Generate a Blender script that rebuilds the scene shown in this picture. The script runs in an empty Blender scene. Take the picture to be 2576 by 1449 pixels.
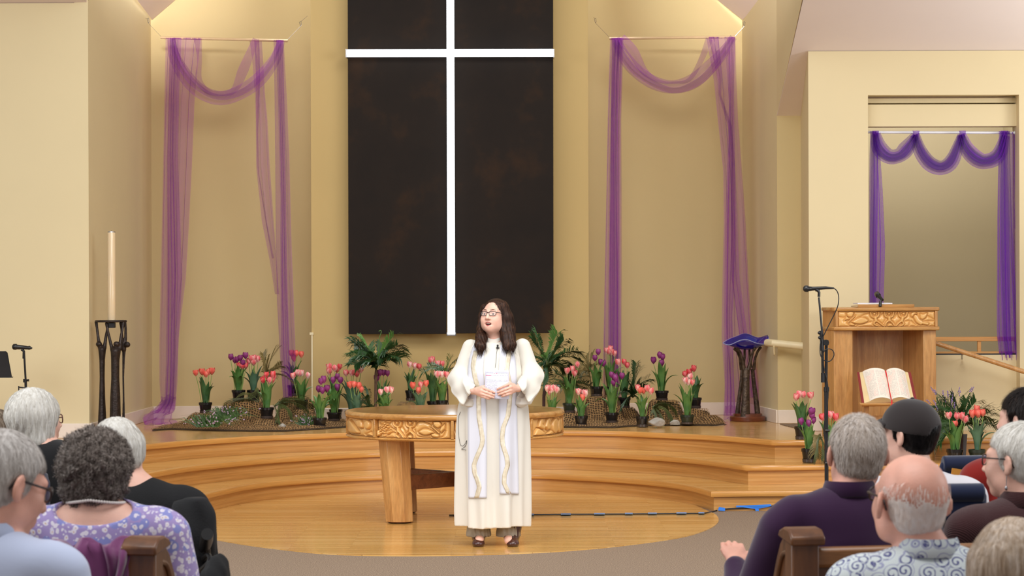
import bpy, math, random
import numpy as np
from mathutils import Matrix, Vector

SC = bpy.context.scene
COL = SC.collection
PI = math.pi

# ------------------------------------------------------------------ camera
F_PX, CX, CY = 6400.0, 1288.0, 724.5        # focal length and centre in pixels of the 2576x1449 frame
CAM_H = 1.755
ROLL = math.radians(-0.2)
cam_data = bpy.data.cameras.new('camera')
cam_data.sensor_width = 22.3
cam_data.lens = F_PX * 22.3 / 2576.0
cam_data.clip_end = 200
cam_data.dof.use_dof = True
cam_data.dof.focus_distance = 17.6
cam_data.dof.aperture_fstop = 6.3
cam = bpy.data.objects.new('camera', cam_data)
cam.location = (0, 0, CAM_H)
cam.rotation_euler = (PI / 2, -ROLL, 0)
COL.objects.link(cam)
SC.camera = cam

# ------------------------------------------------------------------ world, lights, exposure
world = bpy.data.worlds.new('world')
SC.world = world
world.use_nodes = True
_bg = world.node_tree.nodes['Background']
_bg.inputs[0].default_value = (1.0, 0.995, 0.985, 1)
_bg.inputs[1].default_value = 0.38

def area_light(name, loc, target, sx, sy, power, color=(1, 1, 1)):
    d = bpy.data.lights.new(name, 'AREA')
    d.shape = 'RECTANGLE'
    d.size, d.size_y = sx, sy
    d.energy = power
    d.color = color
    o = bpy.data.objects.new(name, d)
    o.location = loc
    o.rotation_euler = (Vector(target) - Vector(loc)).to_track_quat('-Z', 'Y').to_euler()
    COL.objects.link(o)
    return o

def spread(o, deg):
    o.data.spread = math.radians(deg)
spread(area_light('nave_skylight', (0.0, 11.5, 8.2), (-0.2, 19.3, 0.4), 9.0, 4.0, 300, (1.0, 0.985, 0.965)), 105)
area_light('audience_fill', (-0.5, 6.5, 7.5), (0.0, 8.0, 0.8), 6.0, 5.0, 420, (1.0, 0.985, 0.97))  # overhead fill added because the audience got little light
area_light('chancel_spots', (1.6, 16.2, 6.4), (-0.3, 21.0, 0.2), 4.0, 0.8, 70, (1.0, 0.90, 0.74))
area_light('left_windows', (-8.5, 9.0, 3.6), (0.8, 16.5, 1.5), 6.0, 2.6, 350, (0.93, 0.97, 1.0))
area_light('right_windows', (8.5, 10.0, 3.6), (-1.2, 20.5, 1.8), 5.0, 2.6, 340, (0.97, 0.98, 1.0))
spread(area_light('niche_skylight_left', (-2.45, 24.25, 8.0), (-2.62, 25.15, 1.2), 1.5, 0.5, 62, (0.96, 0.99, 1.0)), 75)
spread(area_light('niche_skylight_right', (1.45, 24.4, 8.0), (1.62, 25.45, 1.2), 1.5, 0.5, 62, (0.96, 0.99, 1.0)), 75)
spread(area_light('ceiling_fill_left', (-2.9, 19.5, 4.75), (-3.45, 24.6, 4.9), 0.6, 0.3, 9, (1.0, 0.98, 0.98)), 26)  # unseen fill added to brighten the left niche ceiling
spread(area_light('ceiling_fill_right', (1.9, 19.5, 4.75), (2.35, 25.0, 4.9), 0.6, 0.3, 9, (1.0, 0.98, 0.98)), 26)  # matching added fill, aimed at the right niche ceiling
spread(area_light('slope_fill_right', (6.2, 20.6, 2.4), (4.6, 21.4, 5.0), 1.0, 0.6, 40, (1.0, 0.98, 0.97)), 140)  # out-of-frame light added to lift the sloped right ceiling
area_light('alcove_fill', (3.9, 24.4, 4.3), (4.0, 25.8, 1.2), 1.0, 0.6, 48, (1.0, 0.95, 0.86))  # fill added behind the lintel to brighten the dark alcove

SC.view_settings.view_transform = 'Standard'
SC.view_settings.look = 'None'
SC.view_settings.exposure = 0.0
SC.view_settings.gamma = 1.0
SC.view_settings.use_curve_mapping = False

# ------------------------------------------------------------------ picture point -> place
def ray(px, py):
    x = (px - CX) / F_PX
    y = (CY - py) / F_PX
    c, s = math.cos(ROLL), math.sin(ROLL)
    return x * c - y * s, x * s + y * c

def P(px, py, d):
    """the point at depth d (metres in front of the camera) seen at pixel px, py"""
    rx, rz = ray(px, py)
    return Vector((rx * d, d, CAM_H + rz * d))

def PZ(px, py, z):
    rx, rz = ray(px, py)
    d = (z - CAM_H) / rz
    return Vector((rx * d, d, z))

# ------------------------------------------------------------------ objects
ROOTM = {}

def tag(o, label=None, cat=None, group=None, kind=None):
    if label: o['label'] = label
    if cat: o['category'] = cat
    if group: o['group'] = group
    if kind: o['kind'] = kind
    return o

def thing(name, label, cat, loc=(0, 0, 0), rotz=0.0, group=None):
    o = bpy.data.objects.new(name, None)
    o.empty_display_size = 0.1
    o.location = loc
    o.rotation_euler = (0, 0, rotz)
    COL.objects.link(o)
    ROOTM[o.name] = Matrix.Translation(Vector(loc)) @ Matrix.Rotation(rotz, 4, 'Z')
    return tag(o, label, cat, group)

def root_of(o):
    while o.parent is not None:
        o = o.parent
    return o

class MB:
    """collects shapes; build() links them as ONE mesh object"""
    def __init__(self):
        self.v = []; self.f = []; self.att = {}

    def add(self, verts, faces):
        n = len(self.v)
        self.v.extend([tuple(p) for p in verts])
        self.f.extend([tuple(i + n for i in q) for q in faces])
        return n

    def box(self, c, s, rotz=0.0, R=None):
        hx, hy, hz = s[0] / 2, s[1] / 2, s[2] / 2
        vs = [Vector((x, y, z)) for z in (-hz, hz) for y in (-hy, hy) for x in (-hx, hx)]
        if R is None: R = Matrix.Rotation(rotz, 3, 'Z')
        c = Vector(c)
        self.add([c + R @ p for p in vs], [(0, 2, 3, 1), (4, 5, 7, 6), (0, 1, 5, 4), (2, 6, 7, 3), (0, 4, 6, 2), (1, 3, 7, 5)])
        return self

    def prism(self, poly, z0, z1):
        n = len(poly)
        a = sum(poly[i][0] * poly[(i + 1) % n][1] - poly[(i + 1) % n][0] * poly[i][1] for i in range(n))
        if a < 0: poly = poly[::-1]
        vs = [(p[0], p[1], z0) for p in poly] + [(p[0], p[1], z1) for p in poly]
        fs = [tuple(range(n))[::-1], tuple(range(n, 2 * n))]
        fs += [(i, (i + 1) % n, n + (i + 1) % n, n + i) for i in range(n)]
        self.add(vs, fs)
        return self

    def hexa(self, a, b):
        """solid between two polygons a and b (same number of 3-D points)"""
        n = len(a)
        fs = [tuple(range(n))[::-1], tuple(range(n, 2 * n))]
        fs += [(i, (i + 1) % n, n + (i + 1) % n, n + i) for i in range(n)]
        self.add(list(a) + list(b), fs)
        return self

    def tube(self, pts, r, n=8, caps=True, sq=(1, 1)):
        pts = [Vector(p) for p in pts]
        m = len(pts)
        rs = r if hasattr(r, '__len__') else [r] * m
        t0 = (pts[1] - pts[0]).normalized()
        up = Vector((0, 0, 1)) if abs(t0.z) < 0.9 else Vector((1, 0, 0))
        nx = up.cross(t0).normalized()
        vs = []
        for i in range(m):
            t = (pts[min(i + 1, m - 1)] - pts[max(i - 1, 0)])
            if t.length < 1e-9: t = t0
            t = t.normalized()
            nx = (nx - t * nx.dot(t))
            if nx.length < 1e-6: nx = t.orthogonal()
            nx = nx.normalized()
            ny = t.cross(nx)
            for k in range(n):
                a = 2 * PI * k / n
                vs.append(pts[i] + nx * (math.cos(a) * rs[i] * sq[0]) + ny * (math.sin(a) * rs[i] * sq[1]))
        fs = []
        for i in range(m - 1):
            for k in range(n):
                k2 = (k + 1) % n
                fs.append((i * n + k, i * n + k2, (i + 1) * n + k2, (i + 1) * n + k))
        if caps:
            fs.append(tuple(range(n))[::-1])
            fs.append(tuple((m - 1) * n + k for k in range(n)))
        self.add(vs, fs)
        return self

    def lathe(self, prof, n=32, c=(0, 0, 0), R=None, rf=None, a0=0.0, caps=True):
        c = Vector(c)
        vs = []; fs = []
        for (r, z) in prof:
            for k in range(n):
                a = a0 + 2 * PI * k / n
                rr = r if rf is None else rf(r, z, a)
                p = Vector((rr * math.cos(a), rr * math.sin(a), z))
                if R is not None: p = R @ p
                vs.append(c + p)
        m = len(prof)
        for i in range(m - 1):
            for k in range(n):
                k2 = (k + 1) % n
                fs.append((i * n + k, i * n + k2, (i + 1) * n + k2, (i + 1) * n + k))
        if caps:
            if prof[0][0] > 1e-5: fs.append(tuple(range(n))[::-1])
            if prof[-1][0] > 1e-5: fs.append(tuple((m - 1) * n + k for k in range(n)))
        self.add(vs, fs)
        return self

    def grid(self, rows, closed=False):
        """rows: list of equally long lists of points"""
        m = len(rows); n = len(rows[0])
        fs = []
        for i in range(m - 1):
            for k in range(n if closed else n - 1):
                k2 = (k + 1) % n
                fs.append((i * n + k, i * n + k2, (i + 1) * n + k2, (i + 1) * n + k))
        self.add([p for r in rows for p in r], fs)
        return self

    def ell(self, c, r, R=None, nu=16, nv=10):
        c = Vector(c)
        rows = []
        for j in range(nv + 1):
            th = PI * j / nv
            row = []
            for k in range(nu):
                a = 2 * PI * k / nu
                p = Vector((r[0] * math.sin(th) * math.cos(a), r[1] * math.sin(th) * math.sin(a), -r[2] * math.cos(th)))
                if R is not None: p = R @ p
                row.append(c + p)
            rows.append(row)
        return self.grid(rows, closed=True)

    def build(self, name, material, parent=None, smooth=35, bevel=0.0, local=False, solid=0.0, subd=0):
        me = bpy.data.meshes.new(name)
        vs = self.v
        if parent is not None and not local:
            inv = ROOTM[root_of(parent).name].inverted()
            arr = np.array(vs, dtype=np.float64).reshape(-1, 3)
            A = np.array(inv)
            vs = (arr @ A[:3, :3].T + A[:3, 3]).tolist()
        me.from_pydata(vs, [], self.f)
        return finish(me, name, material, parent, smooth, bevel, solid, subd, self.att)

def finish(me, name, material, parent=None, smooth=35, bevel=0.0, solid=0.0, subd=0, att=None):
    for k, vals in (att or {}).items():
        a = me.attributes.new(k, 'FLOAT', 'POINT')
        a.data.foreach_set('value', np.asarray(vals, dtype=np.float32))
    me.validate()
    if smooth:
        me.polygons.foreach_set('use_smooth', [True] * len(me.polygons))
        if smooth < 180:
            me.set_sharp_from_angle(angle=math.radians(smooth))
    me.update()
    if material is not None: me.materials.append(material)
    o = bpy.data.objects.new(name, me)
    COL.objects.link(o)
    if parent is not None: o.parent = parent
    if solid:
        s = o.modifiers.new('solid', 'SOLIDIFY'); s.thickness = solid; s.offset = 0
    if bevel:
        b = o.modifiers.new('bevel', 'BEVEL'); b.width = bevel; b.segments = 2; b.limit_method = 'ANGLE'
        b.angle_limit = math.radians(40)
    if subd:
        s = o.modifiers.new('subd', 'SUBSURF'); s.levels = subd; s.render_levels = subd
    return o

def dup(o, parent=None, loc=None, rotz=None, name=None):
    """copy of an object with copies of its parts and sub-parts (shared mesh data)"""
    c = o.copy(); COL.objects.link(c)
    if parent is not None: c.parent = parent
    if loc is not None: c.location = loc
    if rotz is not None: c.rotation_euler = (0, 0, rotz)
    for ch in list(o.children):
        dup(ch, c)
    return c

def smooth_poly(pts, k=6):
    """Catmull-Rom through points"""
    out = []
    n = len(pts)
    for i in range(n - 1):
        p0 = pts[max(i - 1, 0)]; p1 = pts[i]; p2 = pts[i + 1]; p3 = pts[min(i + 2, n - 1)]
        for j in range(k):
            t = j / k
            out.append(tuple(0.5 * (2 * p1[a] + (p2[a] - p0[a]) * t + (2 * p0[a] - 5 * p1[a] + 4 * p2[a] - p3[a]) * t * t
                                    + (3 * p1[a] - p0[a] - 3 * p2[a] + p3[a]) * t ** 3) for a in range(len(p1))))
    out.append(tuple(pts[-1]))
    return out

def lerp_table(tab, t):
    """tab: rows sorted by first value; linear interpolation of the others"""
    if t <= tab[0][0]: return tab[0][1:]
    for a, b in zip(tab, tab[1:]):
        if t <= b[0]:
            u = (t - a[0]) / (b[0] - a[0])
            return tuple(p + (q - p) * u for p, q in zip(a[1:], b[1:]))
    return tab[-1][1:]

# ------------------------------------------------------------------ materials
def lin(c):
    def f(u):
        u /= 255.0
        return u / 12.92 if u <= 0.04045 else ((u + 0.055) / 1.055) ** 2.4
    return (f(c[0]), f(c[1]), f(c[2]), 1.0)

class NT:
    def __init__(self, name):
        self.m = bpy.data.materials.new(name)
        self.m.use_nodes = True
        self.t = self.m.node_tree
        self.b = self.t.nodes['Principled BSDF']
        self.out = self.t.nodes['Material Output']
    def n(self, kind, **kw):
        nd = self.t.nodes.new(kind)
        for k, v in kw.items():
            if k.startswith('i_'):
                key = k[2:]
                key = int(key) if key.isdigit() else key.replace('_', ' ')
                nd.inputs[key].default_value = v
            else:
                setattr(nd, k, v)
        return nd
    def l(self, a, b):
        self.t.links.new(a, b)
    def coords(self, scale=(1, 1, 1), kind='Object', rot=(0, 0, 0)):
        tc = self.n('ShaderNodeTexCoord')
        mp = self.n('ShaderNodeMapping')
        mp.inputs['Scale'].default_value = scale
        mp.inputs['Rotation'].default_value = rot
        self.l(tc.outputs[kind], mp.inputs['Vector'])
        return mp.outputs['Vector']
    def noise(self, vec, scale=5, detail=3, rough=0.5, dist=0.0):
        nd = self.n('ShaderNodeTexNoise')
        nd.inputs['Scale'].default_value = scale
        nd.inputs['Detail'].default_value = detail
        nd.inputs['Roughness'].default_value = rough
        nd.inputs['Distortion'].default_value = dist
        if vec is not None: self.l(vec, nd.inputs['Vector'])
        return nd.outputs['Fac']
    def ramp(self, fac, stops, interp='LINEAR'):
        r = self.n('ShaderNodeValToRGB')
        r.color_ramp.interpolation = interp
        e = r.color_ramp.elements
        while len(e) < len(stops): e.new(0.5)
        for i, (p, c) in enumerate(stops):
            e[i].position = p
            e[i].color = c if len(c) == 4 else lin(c)
        self.l(fac, r.inputs['Fac'])
        return r.outputs['Color']
    def math(self, op, a, b=None, clamp=False):
        m = self.n('ShaderNodeMath', operation=op, use_clamp=clamp)
        for i, x in enumerate((a, b)):
            if x is None: continue
            if isinstance(x, (int, float)): m.inputs[i].default_value = x
            else: self.l(x, m.inputs[i])
        return m.outputs[0]
    def mix(self, fac, a, b, mode='MIX'):
        m = self.n('ShaderNodeMix', data_type='RGBA', blend_type=mode)
        for key, x in ((0, fac), (6, a), (7, b)):
            if isinstance(x, (int, float)): m.inputs[key].default_value = x
            elif isinstance(x, tuple): m.inputs[key].default_value = x if len(x) == 4 else lin(x)
            else: self.l(x, m.inputs[key])
        return m.outputs[2]
    def bump(self, h, strength=0.2, dist=0.01):
        b = self.n('ShaderNodeBump')
        b.inputs['Strength'].default_value = strength
        b.inputs['Distance'].default_value = dist
        self.l(h, b.inputs['Height'])
        self.l(b.outputs['Normal'], self.b.inputs['Normal'])
    def setp(self, **kw):
        for k, v in kw.items():
            self.b.inputs[k.replace('_', ' ')].default_value = v

def plain(name, c, rough=0.5, metal=0.0, var=0.06, vscale=6.0, bump=0.0, bscale=60.0, spec=0.5, coat=0.0, sheen=0.0, sss=0.0):
    t = NT(name)
    v = t.coords()
    f = t.noise(v, vscale, 4)
    a = lin(c)
    dk = tuple(x * (1 - var * 2) for x in a[:3]) + (1,)
    lt = tuple(min(1, x * (1 + var * 2)) for x in a[:3]) + (1,)
    t.l(t.ramp(f, [(0.3, dk), (0.7, lt)]), t.b.inputs['Base Color'])
    t.setp(Roughness=rough, Metallic=metal)
    t.b.inputs['Specular IOR Level'].default_value = spec
    if coat: t.b.inputs['Coat Weight'].default_value = coat
    if sheen:
        t.b.inputs['Sheen Weight'].default_value = sheen
    if sss:
        t.b.inputs['Subsurface Weight'].default_value = sss
        t.b.inputs['Subsurface Radius'].default_value = (0.012, 0.005, 0.003)
        t.b.inputs['Subsurface Scale'].default_value = 1.0
    if bump:
        t.bump(t.noise(v, bscale, 3), bump, 0.005)
    return t.m

def wood(name, dark, mid, light, stretch=(1.2, 14, 14), scale=2.2, rough=0.32, coat=0.15, dist=1.2):
    t = NT(name)
    v = t.coords(stretch)
    f = t.noise(v, scale, 6, 0.6, dist)
    g = t.noise(v, scale * 6, 3, 0.6, 0.2)
    c1 = t.ramp(f, [(0.25, dark), (0.5, mid), (0.75, light)])
    c2 = t.ramp(g, [(0.3, (205, 205, 205)), (0.7, (255, 255, 255))])
    t.l(t.mix(0.6, c1, c2, 'MULTIPLY'), t.b.inputs['Base Color'])
    t.setp(Roughness=rough)
    t.b.inputs['Coat Weight'].default_value = coat
    t.b.inputs['Coat Roughness'].default_value = 0.15
    t.bump(g, 0.04, 0.002)
    return t.m

def planks(name, dark, mid, light, row=0.057, length=1.1, rough=0.22, rot=0.0):
    t = NT(name)
    v = t.coords((1, 1, 1), 'Object', (0, 0, rot))
    br = t.n('ShaderNodeTexBrick', offset=0.37, offset_frequency=2)
    br.inputs['Color1'].default_value = (0, 0, 0, 1)
    br.inputs['Color2'].default_value = (1, 1, 1, 1)
    br.inputs['Mortar'].default_value = (0.2, 0.2, 0.2, 1)
    br.inputs['Scale'].default_value = 1.0
    br.inputs['Mortar Size'].default_value = 0.0012
    br.inputs['Brick Width'].default_value = length
    br.inputs['Row Height'].default_value = row
    t.l(v, br.inputs['Vector'])
    v2 = t.coords((1.1, 16, 16), 'Object', (0, 0, rot))
    f = t.noise(v2, 2.5, 5, 0.6, 0.8)
    s = t.math('ADD', t.math('MULTIPLY', br.outputs['Color'], 0.45), t.math('MULTIPLY', f, 0.55))
    c = t.ramp(s, [(0.2, dark), (0.5, mid), (0.8, light)])
    c = t.mix(t.math('MULTIPLY', br.outputs['Fac'], 0.35), c, (90, 55, 20))
    t.l(c, t.b.inputs['Base Color'])
    t.setp(Roughness=rough)
    t.b.inputs['Coat Weight'].default_value = 0.35
    t.b.inputs['Coat Roughness'].default_value = 0.12
    return t.m

def wall_paint(name, c):
    t = NT(name)
    v = t.coords()
    f = t.noise(v, 1.3, 3)
    a = lin(c)
    t.l(t.ramp(f, [(0.3, tuple(x * 0.97 for x in a[:3]) + (1,)), (0.7, a)]), t.b.inputs['Base Color'])
    t.setp(Roughness=0.75)
    t.b.inputs['Specular IOR Level'].default_value = 0.25
    t.bump(t.noise(v, 180, 2), 0.06, 0.001)
    return t.m

M = {}
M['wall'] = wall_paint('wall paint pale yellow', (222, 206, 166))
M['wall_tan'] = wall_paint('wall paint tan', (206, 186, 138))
M['wall_block_shaded'] = wall_paint('wall tan shaded for block', (196, 170, 116))  # wall tan deepened: the block's dimmer, warmer light is put into its colour
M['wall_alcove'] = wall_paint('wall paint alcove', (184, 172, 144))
M['ceiling'] = wall_paint('ceiling paint', (238, 222, 214))
M['ceiling_pink'] = wall_paint('ceiling paint sloped', (238, 228, 224))
M['trim_white'] = plain('baseboard paint', (233, 219, 205), 0.45, var=0.02)
M['cream'] = plain('cream painted rail', (228, 214, 176), 0.4, var=0.02)
M['deck'] = planks('platform strip floor', (188, 140, 78), (208, 162, 98), (222, 180, 118), rot=0.03)
M['floor_wood'] = planks('floor strip wood', (198, 148, 78), (218, 170, 98), (230, 188, 122))
M['oak'] = wood('step oak', (172, 118, 58), (202, 146, 80), (216, 168, 106), (.45, .45, 26), 1.5, 0.3, 0.2, .35)
M['oak_nosing'] = wood('nosing oak', (192, 132, 62), (212, 152, 78), (222, 168, 96), (.45, .45, 30), 1.5, 0.28, 0.25, .3)
M['maple'] = wood('maple', (178, 122, 66), (206, 152, 90), (218, 170, 110), (9, 9, 1.1), 1.6, 0.3, 0.25, 0.6)
M['maple_flat'] = wood('maple top', (168, 112, 54), (200, 146, 80), (214, 168, 104), (1.1, 9, 9), 1.6, 0.18, 0.4, 0.6)
M['carved'] = plain('carved maple', (226, 176, 106), 0.28, var=0.05, vscale=3, coat=0.3)
M['stretcher'] = wood('dark stretcher wood', (96, 52, 24), (122, 70, 34), (140, 84, 44), (9, 9, 9), 1.5, 0.4)
M['pew'] = wood('pew walnut', (72, 40, 20), (104, 62, 32), (126, 80, 44), (7, 7, 1.2), 1.8, 0.4, 0.15, 0.8)
M['foot'] = plain('dark foot', (70, 30, 20), 0.35)
M['black_plastic'] = plain('black plastic', (26, 25, 26), 0.35, var=0.1)
M['black_metal'] = plain('black powder metal', (30, 29, 31), 0.42, 0.2, var=0.1)
M['chrome'] = plain('bright metal', (190, 190, 195), 0.25, 1.0, var=0.02)
M['white_paper'] = plain('paper', (232, 232, 240), 0.7, var=0.01)
M['black_fabric'] = plain('black cloth', (16, 16, 19), 0.9, var=0.2, bump=0.3, bscale=160)
# ================================================================== the room
Z1, Z2, Z3 = 0.157, 0.315, 0.472          # step, step, platform

def struct(name, mb, m, bevel=0.0, smooth=30):
    o = mb.build(name, m, None, smooth, bevel)
    o['kind'] = 'structure'
    return o

def slab_wall(a, b, z0, z1, thick=0.12, back=True):
    """upright wall whose seen face runs from a to b (plan points); thickness goes away from the camera"""
    a = Vector(a[:2]); b = Vector(b[:2])
    n = Vector((-(b - a).y, (b - a).x)).normalized() * thick
    return MB().prism([a, b, b + n, a + n], z0, z1)

# carpet and round wood floor
mb = MB().prism([(-14, -3), (14, -3), (14, 27), (-14, 27)], -0.2, 0.0)
t = NT('speckled carpet')
v = t.coords()
n1 = t.noise(v, 190, 2); n2 = t.noise(v, 90, 3); n3 = t.noise(v, 1.5, 3)
c = t.ramp(n1, [(0.30, (78, 62, 52)), (0.43, (136, 116, 98)), (0.56, (158, 138, 118)), (0.70, (206, 184, 160))])
c = t.mix(0.55, c, t.ramp(n2, [(0.35, (170, 160, 160)), (0.65, (255, 250, 240))]), 'MULTIPLY')
t.l(c, t.b.inputs['Base Color']); t.setp(Roughness=0.95)
t.bump(t.math('ADD', n1, n2), 0.6, 0.006)
M['carpet'] = t.m
struct('floor', mb, M['carpet'])

front = [(516, 1353), (614, 1370), (722.6, 1384), (831, 1394), (983, 1398), (1140, 1397), (1300, 1392.5), (1436, 1385), (1571.7, 1372),
         (1707.6, 1353), (1775.5, 1334), (1803, 1318), (1808, 1307), (1803, 1297), (1794, 1291), (1780, 1285)]
fp = [PZ(x, y, 0.004).xy for x, y in front]
fp = [Vector(p) for p in smooth_poly(fp, 4)]
lf = PZ(500, 1345, 0).xy
poly = [Vector((lf.x - 0.25, lf.y + 0.8)), Vector((lf.x - .12, lf.y + .2))] + fp + [Vector((1.4, 21.0)), Vector((1.0, 22.6)), Vector((-2.2, 22.6))]
struct('floor_wood', MB().prism(poly, -0.05, 0.006), M['floor_wood'])

# ---- three curved steps: edges traced at the nosing tops
E3 = [(363, 1119), (464, 1110), (544, 1104), (660, 1097), (767, 1093), (867, 1089.5), (1000, 1085.5), (1144, 1083.5), (1290, 1083), (1419, 1083.6), (1568, 1085.8),
      (1640, 1089), (1765, 1094.5), (1880, 1102.5), (1945, 1108)]
E2 = [(390, 1187.5), (464, 1175.5), (549, 1165.6), (660, 1155), (780, 1146.5), (870, 1141), (956, 1137.5), (1144, 1134.5), (1337, 1135.5), (1481, 1138.5), (1640, 1146),
      (1730, 1153), (1792, 1159.6), (1877, 1171)]
E1 = [(470, 1271), (486.7, 1258.3), (511.7, 1245), (592, 1225.6), (679, 1212.6), (809, 1201.7), (959, 1195), (1144, 1191), (1335, 1191.7), (1444, 1196), (1560, 1202.5), (1640, 1209),
      (1712, 1218), (1755, 1227), (1789, 1236.7)]
L3 = [(-260, 1110), (130, 1109), (335, 1121.5)]; R3 = [(2055, 1108)]
L2 = [(-260, 1160), (180, 1176), (372, 1191)]; R2 = [(1981, 1170.3), (2076, 1168.5), (2300, 1167), (2760, 1165)]
L1 = [(-260, 1254), (200, 1262), (440, 1277)]; R1 = [(1891, 1235.5), (1990, 1235), (2300, 1233), (2760, 1231)]
# the platform runs out into a round-ended plinth below the lectern and then back along the wall
PLN = [(2068, 1110.5), (2200, 1111.5), (2325, 1111.5)]

def edge_pts(L, E, Rr, z, arc=True):
    pl = [PZ(x, y, z).xy for x, y in L]
    pe = [Vector(p) for p in smooth_poly([PZ(x, y, z).xy for x, y in E], 5)]
    pr = [PZ(x, y, z).xy for x, y in Rr]
    return pl + pe + pr

def offset_line(pts, d):
    out = []
    for i, p in enumerate(pts):
        a = pts[i - 1] if i else None; b = pts[i + 1] if i + 1 < len(pts) else None
        ns = []
        for u, v in ((a, p), (p, b)):
            if u is not None and v is not None and (v - u).length > 1e-6:
                t = (v - u).normalized(); ns.append(Vector((-t.y, t.x)))
        m = (ns[0] + ns[-1]).normalized()
        out.append(p + m * (d / max(.35, m.dot(ns[0]))))
    return out

BLc = P(383, 1054, 25.15); BRc = P(1870, 1043, 25.6)
SLn = P(225, 1100, 21.98); SRn = P(1957, 1066, 23.95)
NR = 22.67
c0 = P(2035, 700, NR); cb = P(2015.5, 700, 23.95)

def stage(name, label, pts, z0, z1, top_mat):
    root = thing(name, label, 'steps' if 'step' in name else 'stage', (pts[len(pts) // 2].x, pts[len(pts) // 2].y, z0))
    WL = P(-420, 700, 21.98)
    close = lambda q: q + [Vector((q[-1].x + .01, NR)), c0.xy, cb.xy, SRn.xy, BRc.xy, BLc.xy, SLn.xy, Vector((q[0].x - .01, 21.98))]
    MB().prism(close(offset_line(pts, 0.028)), z0, z1 - 0.044).build('riser', M['oak'], root, 30)
    # tread: moulded nosing strip along the edge and the boarding behind it
    inner = offset_line(pts, 0.07)
    nose = MB()
    n = len(pts)
    rows = []
    for off, z in ((0.07, z1 - 0.044), (0.004, z1 - 0.044), (0.0, z1 - 0.04), (0.0, z1 - 0.004), (0.004, z1), (0.07, z1)):
        rows.append([Vector((p.x, p.y, z)) for p in offset_line(pts, off)])
    nose.grid(rows[::-1])
    nose.build('nosing', M['oak_nosing'], root, 50)
    MB().prism(close(inner), z1 - 0.044, z1 - 0.0005).build('deck', top_mat, root, 30)
    return root

p1 = edge_pts(L1, E1, R1, Z1)
p2 = edge_pts(L2, E2, R2, Z2)
p3 = edge_pts(L3, E3, R3, Z3)
# plinth bump at the right end of the platform
q = [PZ(x, y, Z3).xy for x, y in PLN]
e = q[-1]
cr = Vector((e.x, e.y + 0.16))
bump_arc = [cr + Vector((math.sin(a) * 0.14, -math.cos(a) * 0.16)) for a in [i * PI / 2 / 6 for i in range(1, 7)]]
p3 = p3 + q + bump_arc + [Vector((cr.x + 0.14, cr.y + 0.30)), Vector((cr.x + 0.6, cr.y + 0.32)), Vector((cr.x + 1.6, cr.y + 0.34))]
stage('chancel_step', 'lowest curved oak step, rising from the round wood floor', p1, 0.0, Z1, M['floor_wood'])
stage('chancel_step', 'middle curved oak step, between the lowest step and the platform', p2, Z1, Z2, M['floor_wood'])
stage('chancel_platform', 'wide polished oak platform carrying the flower pots and nets', p3, Z2, Z3, M['deck'])

# ---- walls
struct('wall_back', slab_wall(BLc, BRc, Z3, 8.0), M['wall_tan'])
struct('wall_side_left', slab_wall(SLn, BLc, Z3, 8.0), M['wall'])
struct('wall_left', slab_wall(P(-420, 700, 21.98), SLn, 0.0, P(150, 8, 21.98).z, 0.14), M['wall'])
# centre block that carries the cross
bl = P(783.5, 700, 24.6); br = P(1481, 700, 24.75)
struct('wall_center', MB().prism([bl.xy, br.xy, (br.x + .02, 25.7), (bl.x - .02, 25.4)], Z3, 8.0), M['wall_block_shaded'])
# corner guard on the block's left corner
gt = P(783, 842, 24.58)
mb = MB().box((bl.x + 0.004, bl.y - 0.004, (gt.z + Z3) / 2), (0.014, 0.014, gt.z - Z3))
mb.box((bl.x, bl.y - 0.006, gt.z + 0.01), (0.036, 0.022, 0.024))
struct('trim_1', mb, M['cream'])

# right side: niche side wall, short facing wall, ceiling slope, then the near wall with the curtained opening
mb = slab_wall(BRc, SRn, Z3, 8.0)
SLOPE = 0.385
zf = P(1985, 291, 23.95).z
def slope_z(y): return zf + 0.012 + SLOPE * (23.95 - y)
fwd = Vector((SRn.x - 0.02, 18.5, 0))
mb.hexa([Vector((SRn.x, SRn.y, slope_z(SRn.y))), Vector((SRn.x, SRn.y, 8.0)), Vector((fwd.x, fwd.y, 8.0)), Vector((fwd.x, fwd.y, slope_z(fwd.y)))],
        [Vector((SRn.x + .004, SRn.y, slope_z(SRn.y))), Vector((SRn.x + .004, SRn.y, 8.0)), Vector((fwd.x + .004, fwd.y, 8.0)), Vector((fwd.x + .004, fwd.y, slope_z(fwd.y)))])
struct('wall_side_right', mb, M['wall'])
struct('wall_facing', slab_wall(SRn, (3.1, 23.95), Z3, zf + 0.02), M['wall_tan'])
o0 = P(2185, 700, NR).x; o1 = P(2565, 700, NR).x
ztop = P(2300, 128, NR).z
zo = P(2300, 239, NR).z
mb = MB()
mb.prism([c0.xy, (o0, NR), (o0, NR + 1.28), cb.xy], Z3, ztop)
mb.prism([(o0, NR), (o1, NR), (o1, NR + 0.22), (o0, NR + 0.22)], zo, ztop)
mb.prism([(o1, NR), (7.5, NR), (7.5, NR + 0.3), (o1, NR + 0.3)], 0.0, ztop)
struct('wall_right', mb, M['wall'])
# stepped lintel inside the opening
zl0 = P(2300, 318, NR + .1).z; zl1 = P(2300, 262, NR + .1).z
mb = MB().box(((o0 + o1) / 2 - .02, NR + 0.2, (zl0 + zl1) / 2), (o1 - o0 + .1, 0.16, zl1 - zl0))
mb.box(((o0 + o1) / 2 - .02, NR + 0.215, zl1 + .035), (o1 - o0 + .1, 0.12, 0.045))
struct('trim_2', mb, M['wall'], 0.004)
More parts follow.
